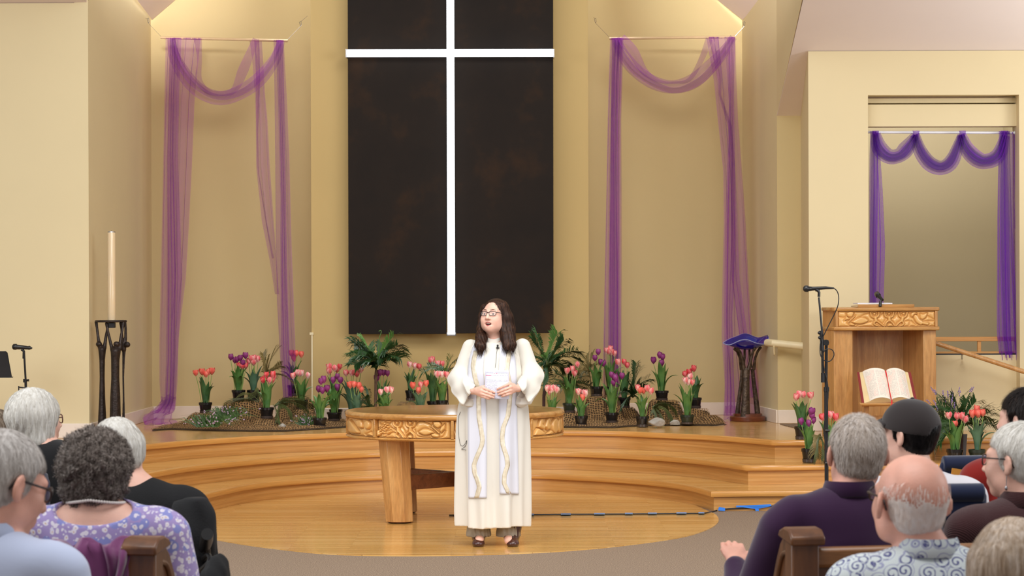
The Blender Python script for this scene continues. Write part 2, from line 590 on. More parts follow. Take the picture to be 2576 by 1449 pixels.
# low wall under the opening, alcove behind
zs = P(2400, 893, NR + 0.16).z
struct('wall_low', MB().prism([(o0 + .002, NR + 0.16), (o1 + .1, NR + 0.16), (o1 + .1, NR + 0.3), (o0 + .002, NR + 0.3)], 0.0, zs), M['wall'], 0.003)
mb = MB().prism([(o0 - 1.4, 26.0), (o1 + 1.2, 26.0), (o1 + 1.2, 26.12), (o0 - 1.4, 26.12)], 0.0, 4.6)
mb.prism([(o1 + .5, NR + .3), (o1 + .6, NR + .3), (o1 + .6, 26), (o1 + .5, 26)], 0, 4.6)
struct('wall_alcove', mb, M['wall_alcove'])
struct('trim_3', MB().box(((o0 + o1) / 2, NR + 0.225, zs + 0.006), (o1 - o0 + .1, 0.1, 0.012)), M['black_metal'])

# ceilings
def tri_ceiling(name, corner, a, b, k=6.0, m=M['ceiling']):
    A = corner + (a - corner) * k; B = corner + (b - corner) * k
    up = Vector((0, 0, 0.06))
    return struct(name, MB().hexa([corner, A, B], [corner + up, A + up, B + up]), m)

tri_ceiling('ceiling_left', P(383, 50, 25.12), P(441, 0, 25.15), P(345, 0, 24.16))
tri_ceiling('ceiling_right', P(1868, 50, 25.55), P(1805, 0, 25.55), P(1914, 0, 24.75))
def sloped(x0, x1, yb, zb, yf, name, m, s=SLOPE):
    zf_ = zb + s * (yb - yf)
    a = [Vector((x0, yb, zb)), Vector((x1, yb, zb)), Vector((x1, yf, zf_)), Vector((x0, yf, zf_))]
    return struct(name, MB().hexa(a, [p + Vector((0, 0, .08)) for p in a]), m)
sloped(SRn.x + .001, 9.0, 23.95, zf, 18.6, 'ceiling_slope', M['ceiling_pink'])
zl = P(150, 8, 21.98).z
sloped(-9.0, SLn.x - .01, 22.0, zl, 18.0, 'ceiling_slope_left', M['ceiling'])

# baseboards
BB = 0.126
def baseboard(name, a, b, z=Z3, t=0.018):
    a = Vector(a[:2]); b = Vector(b[:2])
    n = Vector(((b - a).y, -(b - a).x)).normalized() * t
    struct(name, MB().prism([a + n, b + n, b, a], z, z + BB), M['trim_white'], 0.004)
baseboard('baseboard_back', BLc, BRc)
baseboard('baseboard_side_left', SLn, BLc)
baseboard('baseboard_left', P(-420, 700, 21.98), SLn)
baseboard('baseboard_center', bl, br)
baseboard('baseboard_side_right', BRc, SRn)
baseboard('baseboard_facing', SRn, (2.75, 23.95))
baseboard('baseboard_right', c0, (o0, NR))
# carpet runner strip at the ramp
a = [PZ(x, y, Z3 + .004).xy for x, y in ((1962, 1066), (2034, 1066.5), (2060, 1080), (2010, 1078), (1975, 1070))]
struct('floor_ramp', MB().prism(a, Z3, Z3 + .006), M['carpet'])

# roof truss bits are out of view; wooden balustrade on the low wall
def hbar(px0, px1, y0, y1, d, depth):
    a = P(px0, (y0 + y1) / 2, d); b = P(px1, (y0 + y1) / 2, d)
    h = (y1 - y0) * d / F_PX
    return MB().box(((a.x + b.x) / 2, d, (a.z + b.z) / 2), (b.x - a.x, depth, h))
dB = NR + 0.22
bal = thing('balustrade', 'orange oak balustrade of two rails on the low wall under the purple curtain', 'railing', P(2400, 893, dB))
hbar(2195, 2556, 847.5, 858.5, dB, 0.05).build('top_rail', M['oak_nosing'], bal, 30, 0.004)
hbar(2195, 2556, 884.5, 891.5, dB, 0.05).build('bottom_rail', M['oak_nosing'], bal, 30, 0.003)
for x in (2230, 2463):
    hbar(x - 4.5, x + 4.5, 858, 885, dB, 0.03).build('baluster', M['oak_nosing'], bal, 30, 0.003)
hr = thing('handrail', 'brown wooden stair handrail sloping down to the right below the balustrade', 'railing', P(2360, 868, 22.45))
MB().tube([P(2338, 858, 22.45), P(2576, 935, 22.45), P(2700, 975, 22.45)], 0.021, 12).build('rail', M['maple'], hr)
mbk = MB()
for x, y in ((2420, 893),):
    mbk.tube([P(x, y - 2, 22.45), P(x, y + 9, 22.5), P(x, y + 10, 22.8)], 0.008, 8)
mbk.build('bracket', M['chrome'], hr)
hr2 = thing('handrail', 'cream painted handrail on the wall behind the blue glass bowl', 'railing', P(1940, 868, 23.8))
MB().tube([P(1930, 862, 23.95), P(1945, 863, 23.82), P(2022, 871, 23.75)], 0.035, 12).build('rail', M['cream'], hr2)
MB().tube([P(1947, 870, 23.8), P(1948, 890, 23.85), P(1948, 892, 23.95)], 0.01, 8).build('bracket', M['cream'], hr2)
# ================================================================== cross
t = NT('dark bronzed panel')
v = t.coords((1, 1, 1)); f = t.noise(v, 1.6, 5, 0.6)
t.l(t.ramp(f, [(0.3, (26, 20, 17)), (0.55, (32, 24, 19)), (0.75, (54, 35, 19))]), t.b.inputs['Base Color'])
t.setp(Roughness=0.6); t.b.inputs['Specular IOR Level'].default_value = 0.15
t.bump(t.noise(v, 90, 3), 0.1, 0.002)
M['panel'] = t.m

def glow_bar(name, horiz):
    t = NT(name)
    v = t.coords()
    sp = t.n('ShaderNodeSeparateXYZ'); t.l(v, sp.inputs[0])
    s = t.math('SINE', t.math('MULTIPLY', sp.outputs['Z' if horiz else 'X'], 2 * PI / 0.0125))
    s = t.math('ADD', t.math('MULTIPLY', s, 0.12), 0.88)
    e = t.mix(s, (180, 186, 190), (244, 250, 255))
    t.l(e, t.b.inputs['Emission Color']); t.b.inputs['Emission Strength'].default_value = 1.25
    t.setp(Roughness=0.25); t.b.inputs['Base Color'].default_value = lin((225, 232, 236))
    return t.m
M['glow_h'] = glow_bar('lit ribbed glass bar', True)
M['glow_v'] = glow_bar('lit ribbed glass upright', False)

dC = 24.42
panel = thing('cross_backing', 'tall dark brown panel on the tan wall behind the white cross', 'wall panel', P(1134, 841, dC + .06))
for x0, x1, yb0, yb1 in ((875.5, 1123, 841, 840), (1145, 1391, 839, 838)):
    a = P(x0 + (1.5 if x0 < 1000 else 0), yb0, dC); b = P(x1 + (0 if x0 < 1000 else 1.5), yb1, dC)
    tl = P(x0 - 2, -420, dC); tr = P(x1, -420, dC)
    MB().hexa([a, b, tr, tl], [p + Vector((0, .07, 0)) for p in (a, b, tr, tl)]).build('panel', M['panel'], panel, 30, 0.003)
MB().box((P(1134, 300, dC).x, dC + .115, 3.8), (0.2, 0.08, 4.4)).build('mounting_rail', M['black_metal'], panel)
cross = thing('cross', 'glowing white ribbed glass cross mounted over the dark brown panel', 'cross', P(1135, 845, dC - .07))
# upright: several rounded glass rods bundled, built as a ribbed bar
def ribbed(a, b, half, depth, nr, horiz):
    """bar from a to b whose front carries nr half-round ribs"""
    prof = []
    for i in range(nr):
        for k in range(5):
            u = -half + 2 * half * (i + k / 5) / nr
            prof.append((u, -depth / 2 - 0.008 * math.sin(PI * k / 5)))
    prof.append((half, -depth / 2)); prof.append((half, depth / 2)); prof.append((-half, depth / 2))
    A = [a + (Vector((0, y, u)) if horiz else Vector((u, y, 0))) for u, y in prof]
    B = [b + (Vector((0, y, u)) if horiz else Vector((u, y, 0))) for u, y in prof]
    return MB().hexa(A, B)
ribbed(P(1135.5, 842, dC - .07), P(1131.5, -420, dC - .07), 9.6 * dC / F_PX, 0.05, 8, False).build('upright', M['glow_v'], cross, 40)
ribbed(P(871, 134, dC - .1), P(1394, 133, dC - .1), 9.2 * dC / F_PX, 0.05, 8, True).build('crossbar', M['glow_h'], cross, 40)
mbk = MB()
a = P(1135.5, 844, dC - .07)
mbk.box((a.x, a.y, a.z + .004), (0.088, 0.07, 0.012)); mbk.box((a.x - .042, a.y, a.z + .015), (0.006, 0.07, 0.03)); mbk.box((a.x + .042, a.y, a.z + .015), (0.006, 0.07, 0.03))
mbk.build('end_bracket', M['chrome'], cross, 30)
for px in (871.5, 1393):
    a = P(px, 134, dC - .1)
    MB().box((a.x, a.y + .03, a.z - .004), (0.012, 0.16, 0.082)).build('end_cap', M['chrome'], cross, 30, 0.002)

# ================================================================== carving
def seg_dist(U, V, a, b):
    ax, ay = a; bx, by = b
    dx, dy = bx - ax, by - ay
    L = dx * dx + dy * dy + 1e-9
    t = np.clip(((U - ax) * dx + (V - ay) * dy) / L, 0, 1)
    return np.hypot(U - ax - t * dx, V - ay - t * dy)

def line_dist(U, V, pts):
    d = np.full(U.shape, 1e3)
    for a, b in zip(pts, pts[1:]): d = np.minimum(d, seg_dist(U, V, a, b))
    return d

def shape_sdf(U, V, s):
    k = s[0]
    if k == 'cap':
        pts = smooth_poly(s[1], 5) if len(s[1]) > 2 else s[1]
        return line_dist(U, V, pts) - s[2]
    if k == 'fig':                      # several capsules joined
        d = np.full(U.shape, 1e3)
        for pts, r in s[1]:
            pts = smooth_poly(pts, 5) if len(pts) > 2 else pts
            d = np.minimum(d, (line_dist(U, V, pts) if len(pts) > 1 else np.hypot(U - pts[0][0], V - pts[0][1])) - r)
        return d
    if k == 'ell':
        cx, cy, rx, ry, rot = s[1:]
        c, sn = math.cos(rot), math.sin(rot)
        x = (U - cx) * c + (V - cy) * sn; y = -(U - cx) * sn + (V - cy) * c
        q = np.hypot(x / rx, y / ry)
        return (q - 1) * min(rx, ry)
    pts = smooth_poly(list(s[1]) + [s[1][0]], 5) if k == 'blob' else list(s[1]) + [s[1][0]]
    d = line_dist(U, V, pts)
    ins = np.zeros(U.shape, bool)
    for (x0, y0), (x1, y1) in zip(pts, pts[1:]):
        c = ((y0 > V) != (y1 > V)) & (U < (x1 - x0) * (V - y0) / (y1 - y0 + 1e-12) + x0)
        ins ^= c
    return np.where(ins, -d, d)

def carve(shapes, lines, W, nu, nv, w=0.062):
    U, V = np.meshgrid(np.linspace(0, W, nu), np.linspace(0, 1, nv), indexing='ij')
    S = [shape_sdf(U, V, s) for s in shapes]
    top = np.full(U.shape, -1)
    for i, s in enumerate(S): top[s < 0] = i
    dist = np.minimum.reduce([U, W - U, V, 1 - V])
    for l in lines:
        dl = line_dist(U, V, smooth_poly(l, 6) if len(l) > 2 else l)
        dist = np.where(top < 0, np.minimum(dist, dl), dist)
    for i, s in enumerate(S):
        dist = np.where(top <= i, np.minimum(dist, np.abs(s)), dist)
    return np.where(top >= 0, 1.22 * (1 - np.exp(-dist / .026)), .78 * (1 - np.exp(-dist / w)))

def pxl(x0, y0, hh):
    return lambda pts: [((x - x0) / hh, 1 - (y - y0) / hh) for x, y in pts]

c_ = pxl(905, 1140, 220)
def P1(*p): return c_(list(p))
grapes = [(965, 1270), (990, 1245), (1010, 1210), (1025, 1235), (1050, 1215), (1075, 1195), (1085, 1225), (1015, 1260), (1040, 1265), (1000, 1290), (1030, 1295), (975, 1300), (1005, 1325), (1025, 1330), (1060, 1250), (990, 1222)]
front_shapes = [('blob', P1((905, 1290), (925, 1265), (975, 1285), (970, 1320), (930, 1345), (905, 1345))),
                ('poly', P1((940, 1175), (965, 1205), (1000, 1200), (985, 1235), (945, 1225))), ('poly', P1((1035, 1160), (1060, 1195), (1030, 1205), (1015, 1185))),
                ('blob', P1((1075, 1280), (1125, 1265), (1130, 1285), (1100, 1310), (1060, 1320)))]
front_shapes += [('ell', *c_([g])[0], 0.075, 0.075, 0) for g in grapes]
front_shapes += [('fig', [(P1((1222, 1174)), .085), (P1((1172, 1165), (1185, 1205), (1235, 1225), (1268, 1205), (1282, 1165)), .062), (P1((1235, 1225), (1240, 1275)), .085),
                          (P1((1235, 1275), (1210, 1320), (1250, 1350)), .06), (P1((1245, 1275), (1290, 1315), (1315, 1350)), .06)]),
                 ('ell', *c_([(1402, 1342)])[0], .15, .12, 0),
                 ('fig', [(P1((1405, 1170)), .095), (P1((1355, 1160), (1366, 1205), (1410, 1222), (1452, 1205), (1468, 1160)), .06), (P1((1410, 1222), (1404, 1275)), .085),
                          (P1((1398, 1275), (1350, 1315), (1340, 1350)), .06), (P1((1412, 1275), (1455, 1310), (1458, 1350)), .06)]),
                 ('blob', P1((1505, 1278), (1570, 1238), (1650, 1245), (1715, 1285), (1650, 1310), (1580, 1315))),
                 ('blob', P1((1700, 1150), (1780, 1150), (1800, 1200), (1755, 1230), (1705, 1195))), ('blob', P1((1670, 1300), (1720, 1290), (1775, 1310), (1760, 1345), (1690, 1335))),
                 ('poly', P1((1795, 1215), (1850, 1170), (1850, 1240), (1800, 1290), (1775, 1255))),
                 ('fig', [(P1((1690, 1215), (1735, 1255), (1772, 1290)), .045), (P1((1690, 1215), (1665, 1222)), .02), (P1((1692, 1215), (1688, 1190)), .02)])]
front_lines = [P1((905, 1240), (960, 1260), (1000, 1240)), P1((1085, 1200), (1130, 1155), (1180, 1150)), P1((1280, 1215), (1320, 1260), (1335, 1300)), P1((1480, 1200), (1500, 1160), (1560, 1145), (1650, 1180), (1680, 1210)),
               P1((1465, 1255), (1490, 1320), (1560, 1340), (1660, 1345)), P1((1060, 1320), (1150, 1290), (1215, 1310)), P1((1760, 1345), (1820, 1330), (1850, 1260)), P1((1120, 1230), (1170, 1250), (1215, 1270))]
leaf_shapes = [('blob', [(0.2, .2), (1.2, .75), (2.2, .5), (1.3, .15)]), ('blob', [(2.2, .1), (2.9, .85), (3.6, .6), (3.2, .1)]), ('poly', [(3.6, .95), (4.5, .5), (4.6, .05), (4.0, .1)]), ('poly', [(0.15, .9), (.8, .85), (.4, .4)])]
leaf_lines = [[(1.2, .75), (1.7, 1.0)], [(2.2, .5), (2.6, 1.0)], [(3.6, .6), (3.6, 0)], [(0.2, .2), (0, .5)]]
claw_shapes = [('blob', [(.15, .05), (.5, .45), (.9, .35), (1.3, .1), (.8, .02)]), ('blob', [(.55, .5), (.75, .95), (1.05, .98), (.98, .7), (1.25, .55), (1.15, .35)]), ('blob', [(1.25, .5), (1.5, .95), (1.85, .98), (1.7, .72), (1.95, .5), (1.6, .3)]),
               ('ell', 2.6, .5, .5, .44, .2), ('ell', 3.5, .45, .4, .42, -.2), ('blob', [(1.4, .05), (1.9, .3), (2.3, .12), (2.0, .02)]), ('ell', 4.3, .5, .4, .4, 0)]
fish_shapes = [('ell', 3.9, .68, .28, .26, 0), ('blob', [(.3, .5), (1.2, .85), (2.2, .6), (3.0, .2), (2.2, .1), (1.0, .15)]), ('poly', [(.1, .9), (.5, .55), (.15, .2)]), ('blob', [(2.5, .85), (3.2, .95), (3.4, .5), (2.9, .5)]), ('poly', [(3.6, .1), (4.2, .3), (4.6, .05)])]

# ================================================================== round table
TC = PZ(1144, 1030, 0.83)
TR, TH = 0.838, 0.83
table = thing('altar_table', 'round wooden altar table with carved apron behind the person in white', 'table', (TC.x, TC.y, 0))
tc = (TC.x, TC.y, 0)
prof = [(TR - 0.1, TH - 0.05), (TR - 0.015, TH - 0.044), (TR - 0.004, TH - 0.036), (TR, TH - 0.022), (TR - 0.004, TH - 0.008), (TR - 0.016, TH - 0.001), (TR - 0.03, TH), (0.0, TH)]
MB().lathe(prof, 96, tc).build('tabletop', M['maple_flat'], table, 60)
AZ0, AZ1 = TH - 0.178, TH - 0.044
MB().lathe([(TR - 0.06, AZ0 - .02), (TR - 0.018, AZ0 - .02), (TR - 0.008, AZ0 - 0.01), (TR - 0.018, AZ0), (TR - .06, AZ0)], 96, tc).build('lower_rim', M['maple_flat'], table, 60)
MB().lathe([(TR - 0.07, AZ0 - .015), (TR - 0.05, AZ0 - .015), (TR - 0.05, AZ1), (TR - .07, AZ1)], 64, tc).build('apron', M['maple_flat'], table, 60)
PANELS = {6: (fish_shapes, []), 7: (front_shapes, front_lines), 0: (leaf_shapes, leaf_lines), 1: (claw_shapes, []), 2: (front_shapes, front_lines), 3: (leaf_shapes, leaf_lines), 4: (front_shapes, front_lines), 5: (claw_shapes, [])}
PW = 0.025
for i in range(8):
    a = i * PI / 4                       # angle from the front (towards the camera), positive to the right
    ca = Vector((TC.x + math.sin(a) * (TR - .028), TC.y - math.cos(a) * (TR - .028), (AZ0 + AZ1) / 2))
    MB().box(ca, (0.022, 0.04, AZ1 - AZ0), a).build('apron_post', M['maple_flat'], table, 30, 0.003)
    sh, ln = PANELS[i]
    W = 4.6
    near = i in (6, 7, 0, 1)
    nu, nv = (300, 70) if near else (80, 20)
    H = carve(sh, ln, W, nu, nv)
    rows = []
    a0 = a + 0.014; a1 = a + PI / 4 - 0.014
    for u in range(nu):
        an = a0 + (a1 - a0) * u / (nu - 1)
        rows.append([Vector((TC.x + math.sin(an) * (TR - 0.054 + 0.029 * H[u, w_]), TC.y - math.cos(an) * (TR - 0.054 + 0.029 * H[u, w_]), AZ0 + (AZ1 - AZ0) * w_ / (nv - 1))) for w_ in range(nv)])
    MB().grid(rows[::-1]).build('carved_panel', M['carved'], table, 180)
LEGR = 0.60
legs = []
for k, (sx, sy) in enumerate(((-1, -1), (1, -1), (-1, 1), (1, 1))):
    top = Vector((TC.x + sx * .445, TC.y + sy * .44, AZ0 - .02)); bot = Vector((TC.x + sx * .405, TC.y + sy * .42, 0.018))
    def oct_(c, w):
        q = w / 2; b = q * 0.45
        return [c + Vector((x, y, 0)) for x, y in ((-q, -b), (-b, -q), (b, -q), (q, -b), (q, b), (b, q), (-b, q), (-q, b))]
    leg = MB().hexa(oct_(bot, 0.2), oct_(top, 0.225)).build('leg', M['maple'], table, 20, 0.003)
    MB().lathe([(0.07, 0.006), (0.088, 0.010), (0.095, 0.024), (0.09, 0.034)], 24, (bot.x, bot.y, 0)).build('foot', M['foot'], leg, 50)
for s in (1, -1):
    a = Vector((TC.x - .40, TC.y - s * .40, .30)); b = Vector((TC.x + .40, TC.y + s * .40, .30 + (0.002 if s > 0 else 0)))
    d = (b - a); L = d.length - .12
    MB().box((a + b) / 2, (L, 0.07, 0.11), math.atan2(d.y, d.x)).build('stretcher', M['stretcher'], table, 30, 0.004)

# ================================================================== lectern
def PL(px, d, y=700): return P(px, y, d).xy
lz = lambda y, d=21.7: P(2215, y, d).z
lect = thing('lectern', 'wooden lectern with carved front panel and open recess right of the microphone stand', 'lectern', (P(2215, 700, 21.95).x, 21.95, Z3))
zA, zB, zC, zD = lz(773), lz(782), lz(822), lz(831)
LFr = 21.68
slab_pl = [PL(2098, LFr - .03), PL(2230, LFr - .06), PL(2363, LFr - .03), PL(2362, LFr + .66), PL(2080, LFr + .66), PL(2066, LFr + .26)]
MB().prism(slab_pl, zB, zA).build('top', M['maple_flat'], lect, 30, 0.008)
MB().prism(slab_pl, zD, zC).build('lower_moulding', M['maple_flat'], lect, 30, 0.008)
ap = [PL(2106, LFr), PL(2357, LFr), PL(2356, LFr + .6), PL(2082, LFr + .6), PL(2069, LFr + .28)]
MB().prism(ap, zC, zB).build('apron', M['maple'], lect, 30)
zcol = [PL(2097, LFr + .01), PL(2144, LFr + .01), PL(2157, LFr + .52), PL(2080, LFr + .58), PL(2067, LFr + .27)]
MB().prism(zcol, Z3, zD).build('column', M['maple'], lect, 30, 0.004)
rcol = [PL(2322, LFr + .02), PL(2354, LFr + .02), PL(2353, LFr + .58), PL(2268, LFr + .58), PL(2269, LFr + .52), PL(2317, LFr + .08)]
MB().prism(rcol, Z3, zD).build('column', M['maple'], lect, 30, 0.004)
MB().prism([PL(2154, LFr + .5), PL(2272, LFr + .5), PL(2272, LFr + .56), PL(2154, LFr + .56)], Z3, zD).build('back_panel', M['maple'], lect, 30)
# carved front
l_ = pxl(205, 185, 160)
def P2(*p): return l_(list(p))
def fig(head, arms, torso, l1, l2, r=.07):
    return ('fig', [(P2(head), .105), (P2(*arms), r), (P2(*torso), .11), (P2(*l1), r), (P2(*l2), r)])
lshapes = [('blob', P2((290, 200), (335, 188), (375, 198), (352, 245), (305, 240))), ('poly', P2((272, 282), (292, 228), (338, 270))), ('blob', P2((342, 295), (430, 250), (490, 252), (530, 286), (460, 318), (385, 315))),
           ('blob', P2((318, 330), (338, 304), (388, 320), (365, 338))), ('fig', [(P2((310, 302), (350, 265), (380, 240)), .05), (P2((380, 240), (388, 232)), .02), (P2((378, 242), (374, 228)), .02)]),
           fig((593, 212), ((553, 200), (565, 240), (605, 252), (638, 230), (640, 195)), ((603, 250), (610, 285)), ((605, 285), (590, 318), (628, 342)), ((615, 285), (655, 312), (688, 338))),
           ('ell', *l_([(765, 335)])[0], .22, .14, 0),
           fig((750, 212), ((703, 195), (712, 238), (752, 250), (788, 238), (800, 192)), ((752, 250), (755, 282)), ((748, 284), (718, 308), (715, 342)), ((762, 284), (792, 310), (808, 342))),
           fig((907, 212), ((853, 198), (866, 240), (900, 252), (932, 236), (944, 198)), ((898, 252), (888, 288)), ((884, 288), (850, 312), (828, 338)), ((892, 288), (905, 318), (880, 342))),
           ('ell', *l_([(1018, 225)])[0], .24, .2, 0), ('blob', P2((1080, 260), (1082, 212), (1118, 215), (1162, 202), (1145, 252), (1108, 275))),
           ('fig', [(P2((1035, 240)), .13), (P2((1040, 250), (1060, 285), (1090, 305)), .17), (P2((1090, 305), (1160, 318)), .11), (P2((1030, 240), (1010, 244)), .03)])]
llines = [P2((205, 240), (260, 250), (290, 245)), P2((385, 300), (480, 225), (570, 195)), P2((400, 345), (470, 310), (560, 295)), P2((640, 250), (690, 210), (715, 260), (690, 310)), P2((800, 260), (850, 200)),
          P2((930, 290), (970, 290), (965, 340)), P2((1165, 345), (1170, 295), (1240, 285)), P2((1100, 290), (1180, 290)), P2((950, 200), (990, 215)), P2((990, 290), (1040, 330)), P2((1155, 230), (1245, 280))]
Hc = carve(lshapes, llines, 6.5, 420, 80)
rows = []
pa = P(2108, 802, LFr - .002); pb = P(2352, 802, LFr - .002)
for u in range(420):
    x = pa.x + (pb.x - pa.x) * u / 419
    rows.append([Vector((x, LFr - 0.002 - 0.026 * Hc[u, w_] + .004, zC + .002 + (zB - zC - .004) * w_ / 79)) for w_ in range(80)])
MB().grid(rows[::-1]).build('carved_panel', M['carved'], lect, 180)
for px in (2104.5, 2355):
    a = P(px, 802, LFr - .012)
    MB().box((a.x, LFr - .012, (zB + zC) / 2), (0.022, 0.03, zB - zC)).build('stile', M['maple'], lect, 30, 0.003)
# sloping book rest on top
a = P(2150, 770, 21.95); b = P(2291, 770, 21.95)
zt = zA
rest = MB().hexa([Vector((a.x, 21.74, zt)), Vector((b.x, 21.74, zt)), Vector((b.x, 22.2, zt)), Vector((a.x, 22.2, zt))],
                 [Vector((a.x, 21.74, zt + .024)), Vector((b.x, 21.74, zt + .024)), Vector((b.x, 22.2, zt + .012)), Vector((a.x, 22.2, zt + .012))])
rest.build('book_rest', M['maple_flat'], lect, 30, 0.004)
sheet = MB().box((P(2198, 766, 21.9).x, 21.97, zt + .031), (0.3, 0.24, 0.010), 0.03)
tag(sheet.build('paper', M['white_paper'], None, 30), 'white papers lying on the book rest of the lectern', 'papers')
lm = thing('microphone', 'small black gooseneck microphone standing on the lectern top', 'microphone', P(2214, 768, 21.72))
MB().tube([P(2214, 771, 21.72), P(2215, 757, 21.73)], [0.014, 0.011], 12).build('base', M['black_plastic'], lm)
MB().tube([P(2215, 759, 21.73), P(2220, 753, 21.73), P(2216, 750, 21.75)], 0.007, 8).build('arm', M['black_plastic'], lm)
MB().tube([P(2220, 755, 21.73), P(2213, 748, 21.78), P(2210, 745, 21.8), P(2209.5, 744, 21.8), P(2206, 739.5, 21.84), P(2204.5, 738, 21.86)], [0.012, 0.016, 0.018, 0.024, 0.024, 0.014], 14).build('head', M['black_plastic'], lm)

# ---- big open Bible on its stand
st = thing('book_stand', 'low wooden stand with slanted ledge in the lectern recess holding the open book', 'stand', P(2235, 1085, 21.3))
TLc, TRc, BRc_, BLc_ = P(2156, 937, 21.42), P(2291, 937, 21.36), P(2308, 1013, 21.12), P(2168, 1015, 21.18)
nrm = (TRc - TLc).cross(BLc_ - TLc).normalized()
if nrm.y > 0: nrm = -nrm
back = -nrm * 0.02
q4 = [TLc, TRc, BRc_, BLc_]
MB().hexa([p + back * 0.9 for p in q4], [p + back * 2.0 for p in q4]).build('rest', M['maple'], st, 30)
a = P(2162, 1017, 21.12); b = P(2322, 1016, 21.08)
MB().box(((a.x + b.x) / 2, 21.13, (a.z + b.z) / 2), (b.x - a.x, 0.1, 0.02)).build('ledge', M['maple_flat'], st, 30, 0.003)
for px in (2181, 2300):
    t_ = P(px, 1020, 21.2)
    MB().box((t_.x, 21.25, (t_.z + Z3) / 2), (0.04, 0.05, t_.z - Z3)).build('leg', M['maple'], st, 30, 0.003)
a = P(2185, 1050, 21.25); b = P(2330, 1050, 21.25)
MB().box(((a.x + b.x) / 2, 21.3, a.z - .05), (b.x - a.x, .04, .12)).build('apron', M['maple'], st, 30, 0.003)
book = thing('book', 'large open Bible with red cover edges and two printed pages on the wooden stand', 'book', P(2238, 1010, 21.12))
ex = nrm * 0.004
mc = MB().hexa([p - ex * 3 for p in q4], [p + ex for p in q4])
mc.build('cover', plain('dark red leather', (128, 34, 34), 0.5), book, 30)
t = NT('printed page')
at_u = t.n('ShaderNodeAttribute', attribute_name='pu'); at_v = t.n('ShaderNodeAttribute', attribute_name='pv')
u, v_ = at_u.outputs['Fac'], at_v.outputs['Fac']
cmb = t.n('ShaderNodeCombineXYZ'); t.l(t.math('MULTIPLY', u, 60.0), cmb.inputs[0]); t.l(t.math('MULTIPLY', v_, 44.0), cmb.inputs[1])
sn = t.n('ShaderNodeTexWhiteNoise', noise_dimensions='2D')
fl = t.n('ShaderNodeVectorMath', operation='FLOOR'); t.l(cmb.outputs[0], fl.inputs[0]); t.l(fl.outputs[0], sn.inputs['Vector'])
word = t.math('GREATER_THAN', sn.outputs['Value'], 0.22)
line = t.math('GREATER_THAN', t.math('FRACT', t.math('MULTIPLY', v_, 44.0)), 0.45)
col = t.math('MULTIPLY', t.math('GREATER_THAN', t.math('PINGPONG', t.math('ADD', u, 0.0), 0.5), 0.07), t.math('GREATER_THAN', t.math('ABSOLUTE', t.math('SUBTRACT', u, 0.5)), 0.02))
top = t.math('MULTIPLY', t.math('GREATER_THAN', v_, 0.06), t.math('LESS_THAN', v_, 0.93))
ink = t.math('MULTIPLY', t.math('MULTIPLY', word, line), t.math('MULTIPLY', col, top))
red = t.math('GREATER_THAN', t.noise(cmb.outputs[0], 0.06, 0), 0.49)
inkc = t.mix(red, (150, 140, 140), (214, 130, 124))
t.l(t.mix(t.math('MULTIPLY', ink, 0.45), (240, 230, 216), inkc), t.b.inputs['Base Color']); t.setp(Roughness=0.7)
M['page'] = t.m
M['page_edge'] = plain('gilt page edges', (224, 200, 150), 0.6, var=0.04)
def on_book(s, w, h):                   # s 0..1 left-right, w 0..1 top-bottom, h height off the cover
    return (TLc * (1 - s) + TRc * s) * (1 - w) + (BLc_ * (1 - s) + BRc_ * s) * w + nrm * h
for side in (0, 1):
    rows = []; pu = []; pv = []
    n = 16
    for i in range(n + 1):
        k = i / n
        s = (0.10 + 0.43 * k) if side == 0 else (0.53 + 0.36 * k)
        kk = k if side == 0 else 1 - k
        h = 0.018 + 0.048 * math.sin(min(1, kk * 1.06) * PI * 0.86) ** 0.8 if kk < 1 else 0.012
        row = []
        for j in range(13):
            w = 0.02 + 0.96 * j / 12
            row.append(on_book(s + (0.05 * (w) * (1 - kk) if side == 0 else 0), w, h)); pu.append(k); pv.append(j / 12)
        rows.append(row)
    mb = MB().grid(rows if side == 0 else rows); mb.att = {'pu': pu, 'pv': pv}
    mb.build('page', M['page'], book, 60)
    # block of leaves below the open page
    low = [[on_book((0.045 + 0.485 * i / n) if side == 0 else (0.53 + 0.42 * i / n), 0.01 + 0.98 * j / 12, 0.004) for j in range(13)] for i in range(n + 1)]
    blk = MB()
    up_in = [[p - nrm * 0.002 for p in r] for r in rows]
    for e in (0, 12):
        blk.grid([[low[i][e] for i in range(n + 1)], [up_in[i][e] for i in range(n + 1)]])
    e = 0 if side == 0 else n
    blk.grid([low[e], up_in[e]])
    blk.build('page_block', M['page_edge'], book, 60)
rb = MB()
M['red_ribbon'] = plain('red ribbon', (206, 30, 40), 0.5)
pts = [on_book(0.53, 0.02, .03), on_book(0.545, 0.3, .028), on_book(0.54, 0.6, .026), on_book(0.54, 1.0, .03), P(2243, 1018, 21.02), P(2240, 1034, 21.02)]
rb.tube(pts, 0.006, 6, sq=(1, .25))
rb.tube([P(2243, 1017, 21.02), P(2247, 1024, 21.01), P(2251, 1036, 21.02)], 0.006, 6, sq=(1, .25))
rb.build('bookmark_ribbon', M['red_ribbon'], book)

